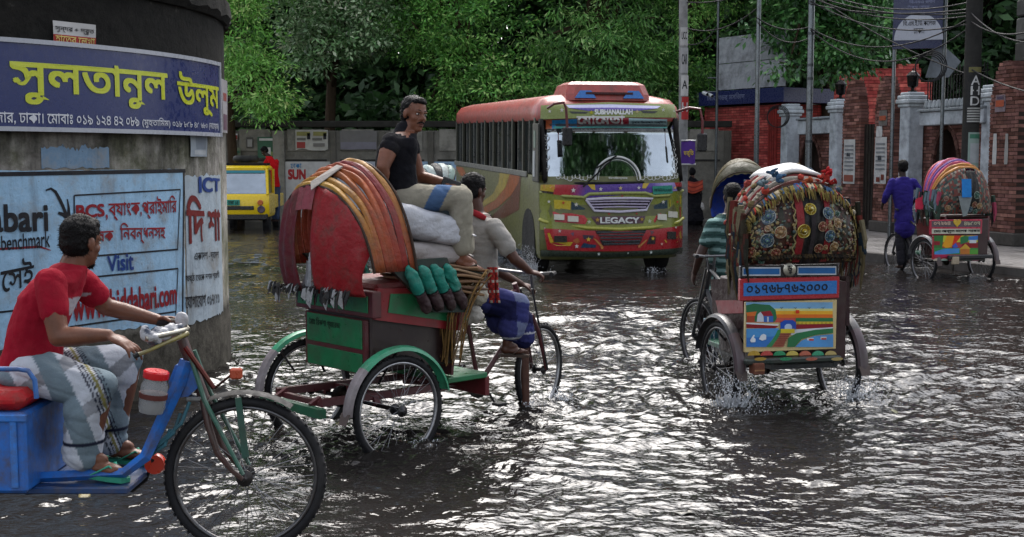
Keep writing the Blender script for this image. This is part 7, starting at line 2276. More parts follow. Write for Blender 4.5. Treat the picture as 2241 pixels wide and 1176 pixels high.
def face_parts(o, c, f, u, k=1.0, moustache=True, voxel=.006):
    r, f, u, M3 = frame3(f, u)
    m = MB()
    for s in (-1, 1):
        q = c + (r * s * .030 + f * .0775 + u * .004) * k
        m.ell(q, (.0135 * k, .0085 * k, .0065 * k), C('b8b0a8', .8), M3, 10, 6)
        m.ell(q + f * .0062 * k, (.006 * k, .0035 * k, .006 * k), C('140c0a'), M3, 8, 6)
    tag(m.build('eyes', 'plastic', o, smooth=True), kind='stuff')
    m = MB()
    for s in (-1, 1):
        m.tube([c + (r * s * .012 + f * .090 + u * .026) * k, c + (r * s * .030 + f * .087 + u * .032) * k, c + (r * s * .046 + f * .073 + u * .028) * k], [.003 * k, .004 * k, .002 * k], HAIR, 6)
    tag(m.build('eyebrows', 'hair', o), kind='stuff')
    m = MB(); m.ell(c + (f * .090 - u * .061) * k, (.021 * k, .009 * k, .0055 * k), C('5a2e2a', .7), M3); m.ell(c + (f * .088 - u * .073) * k, (.018 * k, .009 * k, .006 * k), C('6a3a34', .7), M3); tag(m.build('lips', 'skin', o, smooth=True), kind='stuff')
    if moustache:
        m = MB()
        for s in (-1, 1): m.tube([c + (f * .098 - u * .048) * k, c + (r * s * .016 + f * .094 - u * .051) * k, c + (r * s * .03 + f * .080 - u * .062) * k], [.005 * k, .005 * k, .002 * k], HAIR, 6)
        tag(m.build('moustache', 'hair', o), kind='stuff')
def hair_cap(o, c, f, u, k=1.0, voxel=.008, lift=1.0, back=0.0, beard=False):
    r, f, u, M3 = frame3(f, u)
    m = MB()
    m.ell(c + (u * .046 - f * (.016 + back)) * k, (.082 * k * lift, .100 * k * lift, .090 * k * lift), HAIR, M3, 18, 12)
    m.ell(c + (u * .0 - f * .035) * k, (.080 * k, .075 * k, .080 * k), HAIR, M3, 16, 10)
    m.ell(c + (u * .090 + f * .035) * k, (.058 * k, .05 * k, .034 * k), HAIR, M3, 14, 8)
    if beard:
        m.ell(c + (f * .058 - u * .102) * k, (.034 * k, .030 * k, .024 * k), HAIR, M3, 12, 8)
    ho = organic('hair', m, 'hair', o, voxel, 2, HAIR, folds(5, .003 * k, 90))
    rs = random.Random(int(c.x * 1000) + 3)
    vs_ = ho.data.vertices
    m = MB()
    for i in range(1400):
        v = vs_[rs.randrange(len(vs_))]
        p, nn = v.co.copy(), v.normal
        d_ = (nn * .55 - u * .35 - f * .25 + Vector((rs.gauss(0, .35), rs.gauss(0, .35), rs.gauss(0, .35)))).normalized()
        sd = d_.cross(nn); sd = sd.normalized() * .0014 if sd.length > 1e-4 else Vector((.0014, 0, 0))
        L_ = rs.uniform(.008, .019) * k
        m.add([p - sd, p + sd, p + d_ * L_], [(0, 1, 2)], HAIR)
    tag(m.build('hair_strands', 'hair', ho, fix=False), kind='stuff')
def hand(m, w, d, nrm, thumb, k=1.0, curl=.5, spread=.12, tcurl=.5):
    """w wrist, d direction of the palm, nrm out of the palm, thumb the side it leaves from; fingers bend towards nrm"""
    d = Vector(d).normalized(); nrm = Vector(nrm); nrm = (nrm - d * nrm.dot(d)).normalized()
    t = d.cross(nrm); t = t if t.dot(Vector(thumb)) > 0 else -t
    M3 = Matrix((t, d, nrm)).transposed()
    m.ell(w + d * .05 * k, (.041 * k, .055 * k, .017 * k), SK, M3, 12, 8)
    m.ell(w + d * .075 * k, (.042 * k, .03 * k, .015 * k), SK, M3, 12, 8)
    m.ell(w + d * .01 * k, (.026 * k, .03 * k, .019 * k), SK, M3, 10, 8)
    for i, (off, L, c2) in enumerate(((.031, .078, .9), (.0105, .088, 1.0), (-.010, .082, 1.05), (-.030, .064, 1.15))):
        b = w + d * (.092 - .006 * abs(i - 1.2)) * k + t * off * k
        a = curl * c2 * .5
        dirf = (d + t * (spread * (1.3 - i) * .5)).normalized()
        P = [b]; ang = a
        for seg, (fr) in enumerate((.45, .32, .25)):
            v = dirf * math.cos(ang) + nrm * math.sin(ang)
            P.append(P[-1] + v * L * fr * k); ang += curl * c2
        rr(m, P, [.0098 * k, .009 * k, .0082 * k, .007 * k], 8)
    b = w + d * .028 * k + t * .030 * k
    v1 = (d * .62 + t * .78 + nrm * .15).normalized(); v2 = (d * .9 + t * .35 + nrm * tcurl).normalized()
    rr(m, [b, b + v1 * .036 * k, b + v1 * .036 * k + v2 * .032 * k, b + v1 * .036 * k + v2 * .055 * k], [.0125 * k, .0115 * k, .010 * k, .0078 * k], 8)
def foot(m, ankle, d, k=1.0):
    d = Vector(d).normalized(); up = Vector((0, 0, 1)); s = d.cross(up).normalized(); up = s.cross(d)
    M3 = Matrix((s, d, up)).transposed()
    m.ell(ankle + d * .0 - up * .045 * k, (.032 * k, .045 * k, .034 * k), SK, M3)
    m.ell(ankle + d * .075 * k - up * .055 * k, (.042 * k, .085 * k, .024 * k), SK, M3)
    m.ell(ankle + d * .03 * k - up * .02 * k, (.034 * k, .06 * k, .03 * k), SK, M3)
    for i in range(5):
        b = ankle + d * (.145 - .012 * i) * k - up * .062 * k + s * (-.032 + .016 * i) * k
        rr(m, [b, b + d * (.03 if i == 0 else .022) * k], [.010 * k if i == 0 else .0075 * k] * 2, 6)
    return s, d, up, M3
def sandal(o, ankle, d, col, k=1.0, strap=None):
    d = Vector(d).normalized(); up = Vector((0, 0, 1)); s = d.cross(up).normalized(); up = s.cross(d)
    m = MB()
    prof = [(-.035, -.05), (.03, -.055), (.036, .02), (.046, .10), (.042, .165), (.0, .185), (-.036, .16), (-.042, .09), (-.034, .02)]
    m.slab([ankle + s * x * k + d * y * k - up * .098 * k for x, y in prof], up * .018 * k, C(col, .75)); so = m.build('sandal', 'rubber', o)
    m = MB()
    for q in (-1, 1):
        m.tube([ankle + d * .135 * k - up * .07 * k, ankle + d * .10 * k + s * q * .03 * k - up * .036 * k, ankle + d * .03 * k + s * q * .042 * k - up * .08 * k], [.006 * k, .010 * k, .007 * k], C(strap or col, .8), 6, flat=.5)
    m.build('sandal_strap', 'rubber', so)

# ---- red T-shirt driver on the blue cart
b1 = at(80, 840, CY); b1 = Vector((b1.x, b1.y, c_base.z + zs + .0))
p1 = thing('person', 'man in red T-shirt and striped lungi driving the blue cart, head turned away', 'person', b1)
def J(px, py, dy=0.0): return at(px, py, CY + dy) - b1
fwd = Vector((.93, .25, 0)); side = Vector((-.25, .93, 0))
hc = J(178, 530, .06); hf = Vector((.50, .86, -.12)); hu = Vector((.10, .05, 1))
m = MB()
pel, wai, che, nk = J(62, 800, 0), J(78, 735, 0), J(108, 645, .02), J(160, 578, .04)
secs = [(pel, side, .155, .12, fwd), (wai, side, .145, .105, fwd), (J(92, 690), side, .155, .11, fwd), (che, side, .175, .115, fwd), (J(128, 612, .03), side, .165, .095, fwd), (J(146, 592, .035), side, .10, .07, fwd)]
torso(m, secs)
rr(m, [nk + Vector((-.01, 0, -.03)), hc + Vector((-.025, -.01, -.07))], [.062, .056])
head(m, hc, hf, hu, .95)
sR, eR, wR = J(112, 622, -.17), J(128, 738, -.24), J(236, 734, -.27)
sL, eL, wL = J(178, 616, .19), J(232, 672, .26), J(344, 700, .27)
rr(m, [sR, sR.lerp(eR, .5) + Vector((.0, -.01, 0)), eR], [.058, .052, .043]); rr(m, [eR, eR.lerp(wR, .35), wR], [.042, .043, .027])
rr(m, [sL, sL.lerp(eL, .5), eL], [.056, .050, .042]); rr(m, [eL, eL.lerp(wL, .35), wL], [.041, .041, .027])
hand(m, wR, Vector((.10, -.01, -.045)), Vector((-.25, .1, -1)), Vector((0, 1, .2)), 1.02, .35, .25)
hand(m, wL, Vector((.12, .0, .0)), Vector((0, -.4, -1)), Vector((0, -1, .3)), .98, .85)
kR, aR = J(222, 842, -.17), J(196, 992, -.14)
kL, aL = J(285, 785, .12), J(252, 965, .15)
hipR, hipL = J(70, 812, -.10), J(85, 812, .10)
for h_, k_, a_ in ((hipR, kR, aR), (hipL, kL, aL)):
    rr(m, [h_, h_.lerp(k_, .5), k_], [.085, .075, .056]); rr(m, [k_, k_.lerp(a_, .35), a_], [.054, .052, .034])
foot(m, aR, (.98, -.12, -.10)); foot(m, aL, (.98, .1, -.1))
organic('body', m, 'skin', p1, .0066, 3, SK)
hair_cap(p1, hc, hf, hu, .945, .007, 1.0, 0.0, True)
face_parts(p1, hc, hf, hu, .95)
m = MB()
torso(m, [(c + Vector((0, 0, -.02 if i == 0 else 0)), s, w + (.012 if i < 3 else .008), d + .012, f) for i, (c, s, w, d, f) in enumerate(secs[:-1])] + [(J(150, 588, .035), side, .085, .075, fwd)], .008)
m.ell(J(150, 590, .035), (.085, .075, .04), SK)
for s_, e_ in ((sR, eR), (sL, eL)):
    q = s_.lerp(e_, .52)
    rr(m, [s_ + Vector((0, 0, .0)), s_.lerp(e_, .25), q], [.072, .070, .066], 14)
def red_shirt(co):
    base = np.tile(np.array(C('98152a', .72)), (len(co), 1))
    x0, z0, z1 = J(148, 660)[0], J(170, 708)[2], J(170, 645)[2]
    w = (co[:, 0] > x0 + .5 * (z1 - co[:, 2]) - .02) & (co[:, 2] > z0) & (co[:, 2] < z1 - .25 * (co[:, 0] - x0)) & (co[:, 1] < .15) & (co[:, 1] > -.165)
    base[w] = C('a8a0a6', .8)
    return base
organic('t_shirt', m, 'cloth', p1, .009, 3, red_shirt, folds(12, .006, 17))
# lungi: cloth wrapped over both legs
m = MB()
m.ell(J(70, 818, 0), (.17, .20, .075), SK)
def skirt(h_, k_, a_, r0, r1, r2):
    rr(m, [h_, h_.lerp(k_, .5) + Vector((0, 0, -.01)), k_ + Vector((-.01, 0, .0))], [r0, r0 * .95, r1], 16)
    rr(m, [k_ + Vector((-.01, 0, -.0)), k_.lerp(a_, .4) + Vector((-.05, 0, 0)), k_.lerp(a_, .82) + Vector((-.04, 0, 0)), k_.lerp(a_, .97) + Vector((-.035, 0, 0))], [r1, r1 * 1.22, r2 * 1.08, r2 * 1.08], 16)
skirt(hipR, kR, aR, .104, .076, .084)
skirt(hipL, kL, aL, .100, .072, .078)
m.ell(J(180, 850, -.02), (.13, .13, .06), SK); m.ell(J(215, 900, .0), (.05, .12, .10), SK)
lo_, kz = np.array(aR), np.array(kR)
def lungi(co):
    A = np.array(C('b8bcc4', .85)); B = np.array(C('8496a0', .55)); D_ = np.array(C('1c2030')); O = np.array(C('8a8450', .7)); G_ = np.array(C('8f9298', .7))
    # distance run along the cloth: along the thigh, then down the shin
    s = (co[:, 0] - J(70, 820)[0]) * .8 - (co[:, 2] - kz[2]) * 1.25 + .10 * np.sin(co[:, 1] * 8)
    t = (co[:, 0] - kz[0]) + (co[:, 2] - kz[2]) * .42 + .55 * (co[:, 1] + .1)
    out = np.tile(A, (len(co), 1))
    f = np.mod(t * 4.2 + .2, 1.0)
    out[f < .45] = B
    g2 = np.mod(s * 3.0, 1.0)
    out[(g2 > .75) & (f >= .45)] = G_
    h = t + .035
    for w0, w1, c in ((-.075, -.066, D_), (-.055, -.047, D_), (-.040, -.022, O), (-.014, -.004, D_), (.006, .012, D_)):
        out[(h > w0) & (h < w1)] = c
    z = co[:, 2] - lo_[2]
    out[(z > .045) & (z < .062)] = D_
    return out
organic('lungi', m, 'cloth', p1, .0085, 4, lungi, folds(21, .009, 19))
sandal(p1, aR, (.98, -.12, -.10), '2f8f74', 1.06, '3aa88a'); sandal(p1, aL, (.98, .1, -.1), '2f8f74', 1.0)

# ---- passenger in black on the sacks
Y2 = 8.46
b2 = at(895, 455, Y2)
p2 = thing('person', 'man in black sleeveless polo and khaki trousers perched on the white sacks', 'person', b2)
def J(px, py, dy=0.0): return at(px, py, Y2 + dy) - b2
fwd = Vector((.93, .05, .0)); side = Vector((-.2, .97, 0))
hc, hf, hu = J(907, 251, .0), Vector((.66, -.75, -.08)), Vector((.14, .0, 1))
m = MB()
secs = [(J(873, 432), side, .165, .13, fwd), (J(868, 400), side, .155, .125, fwd), (J(864, 360), side, .165, .125, fwd), (J(870, 325), side, .185, .125, fwd), (J(878, 303), side, .165, .095, fwd), (J(886, 289), side, .09, .07, fwd)]
torso(m, secs)
rr(m, [J(886, 296), hc + Vector((-.015, 0, -.07))], [.066, .060]); head(m, hc, hf, hu, .98)
sR, eR, wR = J(856, 313, -.17), J(838, 366, -.26), J(840, 398, -.24)
sL, eL, wL = J(892, 312, .17), J(918, 388, .22), J(970, 399, .10)
rr(m, [sR, sR.lerp(eR, .5), eR], [.062, .058, .045]); rr(m, [eR, eR.lerp(wR, .4), wR], [.044, .045, .030])
rr(m, [sL, sL.lerp(eL, .5), eL], [.060, .055, .044]); rr(m, [eL, eL.lerp(wL, .4), wL], [.044, .043, .030])
hand(m, wR, Vector((.02, -.02, -.09)), Vector((.8, .5, 0)), Vector((.6, -.8, 0)), 1.05, .55, .18)
hand(m, wL, Vector((.11, -.02, -.02)), Vector((0, .2, -1)), Vector((.1, -1, .2)), 1.0, .75)
kR, kL = J(1008, 432, -.08), J(1004, 428, .24)
aR, aL = J(1012, 560, -.06), J(1020, 565, .16)
hR, hL = J(880, 436, -.09), J(880, 436, .10)
for h_, k_, a_ in ((hR, kR, aR), (hL, kL, aL)):
    rr(m, [h_, h_.lerp(k_, .5), k_], [.08, .07, .055]); rr(m, [k_, k_.lerp(a_, .35), a_], [.052, .052, .036])
foot(m, aR, (.9, .2, -.25)); foot(m, aL, (.9, .3, -.25))
organic('body', m, 'skin', p2, .0074, 3, C('7e4e38', .66))
hair_cap(p2, hc, hf, hu, .98, .007, .985, .012); face_parts(p2, hc, hf, hu, .98)
m = MB(); torso(m, secs[:-1] + [(J(884, 291), side, .09, .075, fwd)], .014)
for s_, e_ in ((sR, eR), (sL, eL)): rr(m, [s_, s_.lerp(e_, .22)], [.074, .072], 14)
rr(m, [J(884, 296), J(888, 284)], [.078, .072], 14)
organic('polo_shirt', m, 'cloth', p2, .010, 3, C('15151a', .9), folds(31, .006, 15))
m = MB(); m.ell(J(876, 436, 0), (.15, .18, .10), SK)
for h_, k_, a_ in ((hR, kR, aR), (hL, kL, aL)):
    rr(m, [h_, h_.lerp(k_, .5), k_], [.108, .098, .082], 14); rr(m, [k_, k_.lerp(a_, .4), k_.lerp(a_, .85)], [.082, .082, .068], 14)
def khaki(co):
    out = np.tile(np.array(C('9a9484', .75)), (len(co), 1))
    p = np.array(J(968, 415)); q = (np.abs((co[:, 0] - p[0]) - .5 * (co[:, 2] - p[2])) < .055) & (co[:, 2] > p[2] - .15)
    out[q] = C('4a6488', .8)
    return out
organic('trousers', m, 'cloth', p2, .010, 3, khaki, folds(33, .007, 16))
sandal(p2, aR, (.9, .2, -.25), '3a4038', 1.0); sandal(p2, aL, (.9, .3, -.25), '3a4038', 1.0)
ph = thing('phone', 'small black phone in the passenger\'s hand', 'phone', at(987, 403, Y2 + .06))
m = MB(); m.box((0, 0, .0), (.13, .012, .068), C('0c0c10'), Matrix.Rotation(R_(20), 3, 'Y'), bev=.005); phs = m.build('case', 'plastic', ph)

# ---- puller of the green rickshaw
Y3 = 9.05
b3 = at(1050, 660, Y3)
p3 = thing('person', 'rickshaw puller in grey T-shirt and blue checked lungi pedalling the green rickshaw', 'person', b3)
def J(px, py, dy=0.0): return at(px, py, Y3 + dy) - b3
fwd = Vector((.74, .66, 0)); side = Vector((-.66, .74, 0))
hc, hf, hu = J(1037, 418, 0), Vector((.72, .68, -.1)), Vector((.15, .1, 1))
m = MB()
secs = [(J(1055, 655), side, .14, .11, fwd), (J(1050, 612), side, .13, .10, fwd), (J(1046, 565), side, .145, .10, fwd), (J(1046, 515), side, .17, .105, fwd), (J(1046, 487), side, .16, .09, fwd), (J(1044, 466), side, .09, .065, fwd)]
torso(m, secs)
rr(m, [J(1044, 476), hc + Vector((0, -.01, -.06))], [.062, .056]); head(m, hc, hf, hu, .98)
sR, eR, wR = J(1082, 500, -.14), J(1126, 568, -.16), J(1158, 594, -.10)
sL, eL, wL = J(1016, 496, .14), J(1080, 590, .40), J(1140, 622, .55)
rr(m, [sR, sR.lerp(eR, .5), eR], [.056, .050, .041]); rr(m, [eR, eR.lerp(wR, .35), wR], [.041, .041, .027])
rr(m, [sL, sL.lerp(eL, .5), eL], [.055, .05, .04]); rr(m, [eL, eL.lerp(wL, .35), wL], [.04, .04, .027])
hand(m, wR, Vector((.10, .03, -.03)), Vector((-.2, .2, -1)), Vector((-.6, .7, .3)), 1.0, .95); hand(m, wL, Vector((.1, .04, -.03)), Vector((-.2, .2, -1)), Vector((.6, -.7, .3)), 1.0, .95)
hR, hL = J(1062, 655, -.09), J(1050, 655, .10)
kR, kL = J(1134, 668, -.06), J(1140, 700, .20)
aR, aL = J(1108, 752, -.10), J(1150, 890, .16)
for h_, k_, a_ in ((hR, kR, aR), (hL, kL, aL)):
    rr(m, [h_, h_.lerp(k_, .5), k_], [.078, .068, .052]); rr(m, [k_, k_.lerp(a_, .35), a_], [.05, .05, .033])
foot(m, aR, (.94, .3, -.05)); foot(m, aL, (.8, .5, -.35))
organic('body', m, 'skin', p3, .0082, 3, SKD)
hair_cap(p3, hc, hf, hu, 1.0, .008, 1.02)
face_parts(p3, hc, hf, hu, .98, False)
m = MB(); torso(m, secs[:-1] + [(J(1044, 470), side, .085, .07, fwd)], .016)
for s_, e_ in ((sR, eR), (sL, eL)): rr(m, [s_, s_.lerp(e_, .3), s_.lerp(e_, .62)], [.074, .072, .068], 14)
organic('t_shirt', m, 'cloth', p3, .010, 3, C('9a9690', .85), folds(41, .007, 16))
m = MB(); m.ell(J(1060, 655, 0), (.15, .17, .11), SK)
for h_, k_, a_ in ((hR, kR, aR), (hL, kL, aL)):
    rr(m, [h_, h_.lerp(k_, .5), k_], [.11, .105, .092], 14); rr(m, [k_, k_.lerp(a_, .2), k_.lerp(a_, .62 if k_ is kR else .22)], [.092, .10, .10 if k_ is kR else .09], 14)
m.ell(J(1100, 700, .08), (.13, .12, .12), SK)
def blue_check(co):
    s = co[:, 0] * .7 + co[:, 1] * .5; t = co[:, 2]
    a = np.mod(s * 3.6 + .1, 1) < .5; b = np.mod(t * 3.4 + .35 + s * .8, 1) < .5
    out = np.tile(np.array(C('6f7796', .75)), (len(co), 1))
    out[a ^ b] = C('3c3f76', .7); out[a & b] = C('22244e', .7)
    out[np.abs(t - J(1100, 735)[2]) < .009] = C('b9b9c0', .8)
    return out
organic('lungi', m, 'cloth', p3, .010, 4, blue_check, folds(43, .008, 18))
m = MB(); m.grid(lambda u, v: J(1066 + 22 * u + 6 * v, 585 + 78 * v, -.17 + .012 * math.sin(u * 9 + v * 3)), 8, 14, lambda u, v: C('a8302c', .8) if (int(u * 8) + int(v * 14)) % 2 else (C('b8b0a4', .8) if int(v * 14) % 4 == 1 else C('7a2a28', .8)))
q = m.build('checked_cloth', 'cloth', p3, smooth=True, fix=False); q.modifiers.new('t', 'SOLIDIFY').thickness = .012
m = MB(); m.tube([J(1030, 462, -.05), J(1046, 470, -.12), J(1062, 478, -.14)], [.02, .026, .018], C('a02c34', .8), 8); m.build('neck_scarf', 'cloth', p3, smooth=True)
sandal(p3, aR, (.94, .3, -.05), '4a3a30', 1.0)

# ---- helper for the people further off
def simple_person(label, base, Jn, skin, shirt, shirt_col, legs_col, sleeve, skirt_to=None, voxel=.012, fwd=(0, 1, 0), hfwd=None, cat='person', extra=None, shirt_name='shirt', legs_name='trousers', k=1.0, hairy=True):
    """Jn: joints in the frame of base"""
    o = thing('person', label, 'person', base)
    fwd = Vector(fwd).normalized(); side = fwd.cross(Vector((0, 0, 1))).normalized()
    m = MB()
    pel, che, nk, hc = Jn['pel'], Jn['che'], Jn['nk'], Jn['head']
    secs = [(pel, side, .15 * k, .11 * k, fwd), (pel.lerp(che, .4), side, .135 * k, .10 * k, fwd), (che, side, .17 * k, .11 * k, fwd), (che.lerp(nk, .65), side, .16 * k, .09 * k, fwd), (nk, side, .08 * k, .065 * k, fwd)]
    torso(m, secs)
    hf = Vector(hfwd or fwd); hu = Vector((0, 0, 1))
    rr(m, [nk, hc + Vector((0, 0, -.06))], [.06 * k, .055 * k]); head(m, hc, hf, hu, .98 * k)
    for s in 'RL':
        rr(m, [Jn['s' + s], Jn['e' + s]], [.054 * k, .042 * k]); rr(m, [Jn['e' + s], Jn['w' + s]], [.041 * k, .028 * k])
        d = (Jn['w' + s] - Jn['e' + s]); hand(m, Jn['w' + s], d, side * (1 if s == 'R' else -1) * -1, fwd, k, .5)
        rr(m, [Jn['h' + s], Jn['k' + s]], [.078 * k, .055 * k]); rr(m, [Jn['k' + s], Jn['k' + s].lerp(Jn['a' + s], .35), Jn['a' + s]], [.052 * k, .052 * k, .034 * k]); foot(m, Jn['a' + s], fwd, k)
    organic('body', m, 'skin', o, voxel * .9, 2, skin)
    if hairy:
        hair_cap(o, hc, hf, hu, 1.0 * k, voxel, 1.02); 
    face_parts(o, hc, hf, hu, .98 * k, False)
    m = MB(); torso(m, secs[:-1] + [(nk, side, .08 * k, .07 * k, fwd)], .018)
    for s in 'RL': rr(m, [Jn['s' + s], Jn['s' + s].lerp(Jn['e' + s], min(1, sleeve))] + ([Jn['e' + s].lerp(Jn['w' + s], sleeve - 1)] if sleeve > 1 else []), [.072 * k, .066 * k] + ([.05 * k] if sleeve > 1 else []), 12)
    if skirt_to is not None:
        rr(m, [pel, pel.lerp(skirt_to, .5), skirt_to], [.16 * k, .17 * k, .18 * k], 14)
    organic(shirt_name, m, 'cloth', o, voxel, 3, shirt_col, folds(int(abs(base.x) * 10), .008, 15))
    if legs_col is not None:
        m = MB(); m.ell(pel, (.15 * k, .13 * k, .12 * k), SK)
        for s in 'RL': rr(m, [Jn['h' + s], Jn['k' + s], Jn['k' + s].lerp(Jn['a' + s], .9)], [.10 * k, .08 * k, .07 * k], 12)
        organic(legs_name, m, 'cloth', o, voxel, 3, legs_col, folds(7, .008, 15))
    return o

# ---- driver in the striped shirt ahead of the decorated rickshaw
Y4 = 11.25
b4 = at(1585, 660, Y4)
def J(px, py, dy=0.0): return at(px, py, Y4 + dy) - b4
def stripes(co):
    out = np.tile(np.array(C('35504c', .8)), (len(co), 1)); f = np.mod(co[:, 2] * 11 + .15 * np.sin(co[:, 0] * 12), 1)
    out[f < .34] = C('7f9c98', .8); out[(f > .62) & (f < .72)] = C('1f2f30', .8)
    return out
simple_person('driver in green and grey striped shirt seen from behind on the decorated rickshaw', b4,
              dict(pel=J(1590, 655), che=J(1590, 520), nk=J(1598, 468), head=J(1602, 432), sR=J(1640, 492, .1), eR=J(1650, 570, .3), wR=J(1630, 610, .5), sL=J(1560, 495, -.05), eL=J(1532, 560, -.1), wL=J(1521, 596, .0),
                   hR=J(1612, 655), kR=J(1605, 700, .35), aR=J(1600, 790, .25), hL=J(1570, 655), kL=J(1540, 690, .35), aL=J(1545, 770, .30)), C('4a2e24', .6), None, stripes, C('3a3436', .7), .55, fwd=(-.24, .97, 0), voxel=.010)
# ---- man in purple by the far rickshaw
Y5 = 21.0
b5 = at(1978, 590, Y5)
def J(px, py, dy=0.0): return at(px, py, Y5 + dy) - b5
simple_person('man in long purple shirt standing on the pedals of the rickshaw by the pavement', b5,
              dict(pel=J(1978, 478), che=J(1976, 422), nk=J(1975, 388), head=J(1975, 367), sR=J(1998, 398), eR=J(2016, 420), wR=J(2000, 442, .1), sL=J(1953, 399), eL=J(1940, 428), wL=J(1933, 445, .1), hR=J(1988, 480), kR=J(1986, 525, .1), aR=J(1985, 566), hL=J(1970, 480), kL=J(1970, 528), aL=J(1972, 578)),
              C('3a241c', .6), None, C('362c80', .7), C('35343a', .7), 1.7, skirt_to=J(1980, 500), fwd=(-.2, .97, 0), shirt_name='long_shirt')
# ---- man in red behind the truck
Y6 = 34.6
b6 = at(600, 486, Y6)
def J(px, py, dy=0.0): return at(px, py, Y6 + dy) - b6
simple_person('man in bright red shirt leaning on the yellow truck from behind', b6,
              dict(pel=J(603, 410), che=J(598, 362), nk=J(588, 342), head=J(579, 331), sR=J(605, 354), eR=J(606, 372), wR=J(592, 374), sL=J(584, 353), eL=J(576, 368), wL=J(566, 362), hR=J(606, 412), kR=J(607, 448), aR=J(607, 480), hL=J(600, 412), kL=J(600, 448), aL=J(600, 480)),
              C('3a241c', .6), None, C('c0141c', .85), C('4a5a78', .7), .6, fwd=(-.9, -.3, 0), hfwd=(-.8, -.3, -.5), voxel=.014)
# ---- woman in black with orange scarf
Y7 = 34.5
b7 = onz(1519, 492); Y7 = b7.y; b7.z = -.09
def J(px, py, dy=0.0): return at(px, py, Y7 + dy) - b7
pw = thing('person', 'woman in a long black robe and orange shawl walking away beside the bus', 'person', b7)
m = MB(); hc = J(1515, 378)
head(m, hc, (-.3, .95, 0), (0, 0, 1), .92); rr(m, [J(1516, 392), hc], [.06, .05])
torso(m, [(J(1518, 440), (1, 0, 0), .14, .11, (0, 1, 0)), (J(1516, 402), (1, 0, 0), .16, .10, (0, 1, 0)), (J(1516, 393), (1, 0, 0), .08, .06, (0, 1, 0))])
rr(m, [J(1506, 400), J(1503, 425), J(1506, 440)], [.045, .04, .03]); rr(m, [J(1528, 400), J(1533, 425), J(1533, 440)], [.045, .04, .03]); hand(m, J(1533, 440), (0, 0, -1), (-1, 0, 0), (0, 1, 0), .9, .6); hand(m, J(1506, 440), (0, 0, -1), (1, 0, 0), (0, 1, 0), .9, .6)
for x in (1511, 1525):
    rr(m, [J(1518, 440), J(x, 484)], [.08, .05]); foot(m, J(x, 485), (-.1, .95, 0))
organic('body', m, 'skin', pw, .012, 2, SKD)
m = MB(); torso(m, [(J(1519, 484), (1, 0, 0), .30, .24, (0, 1, 0)), (J(1520, 450), (1, 0, 0), .22, .18, (0, 1, 0)), (J(1518, 420), (1, 0, 0), .17, .13, (0, 1, 0)), (J(1516, 398), (1, 0, 0), .18, .12, (0, 1, 0)), (J(1516, 390), (1, 0, 0), .08, .08, (0, 1, 0))])
rr(m, [J(1506, 400), J(1502, 425), J(1505, 438)], [.065, .06, .055]); rr(m, [J(1528, 400), J(1534, 425), J(1533, 438)], [.065, .06, .055])
organic('robe', m, 'cloth', pw, .014, 3, C('131319', .9), folds(3, .015, 10))
m = MB(); m.ell(hc + Vector((0, -.01, .03)), (.10, .115, .125), SK); m.ell(J(1513, 395), (.09, .11, .13), SK); m.ell(J(1512, 408, -.12), (.07, .05, .14), SK); organic('head_scarf', m, 'cloth', pw, .012, 3, C('101014', .9), folds(4, .006, 20))
m = MB(); m.grid(lambda u, v: J(1498 + 40 * u, 393 + 6 * math.sin(u * 3.1) + 26 * v * (1 - .25 * abs(u - .4)), -.17 - .03 * math.sin(u * 3.1) + .012 * math.sin(9 * u + 4 * v)), 14, 8, lambda u, v: C('b8503c', .8) if int(v * 8) % 3 else C('8a3a30', .8)); q = m.build('shawl', 'cloth', pw, smooth=True, fix=False); q.modifiers.new('t', 'SOLIDIFY').thickness = .03
bg_ = thing('shopping_bag', 'small white plastic bag carried by the woman in black', 'bag', at(1535, 462, Y7 - .1))
m = MB(); m.ell((0, 0, .12), (.09, .06, .13), SK); organic('bag_body', m, 'plastic_sack', bg_, .014, 2, C('b0aca8', .8), folds(3, .01, 25))

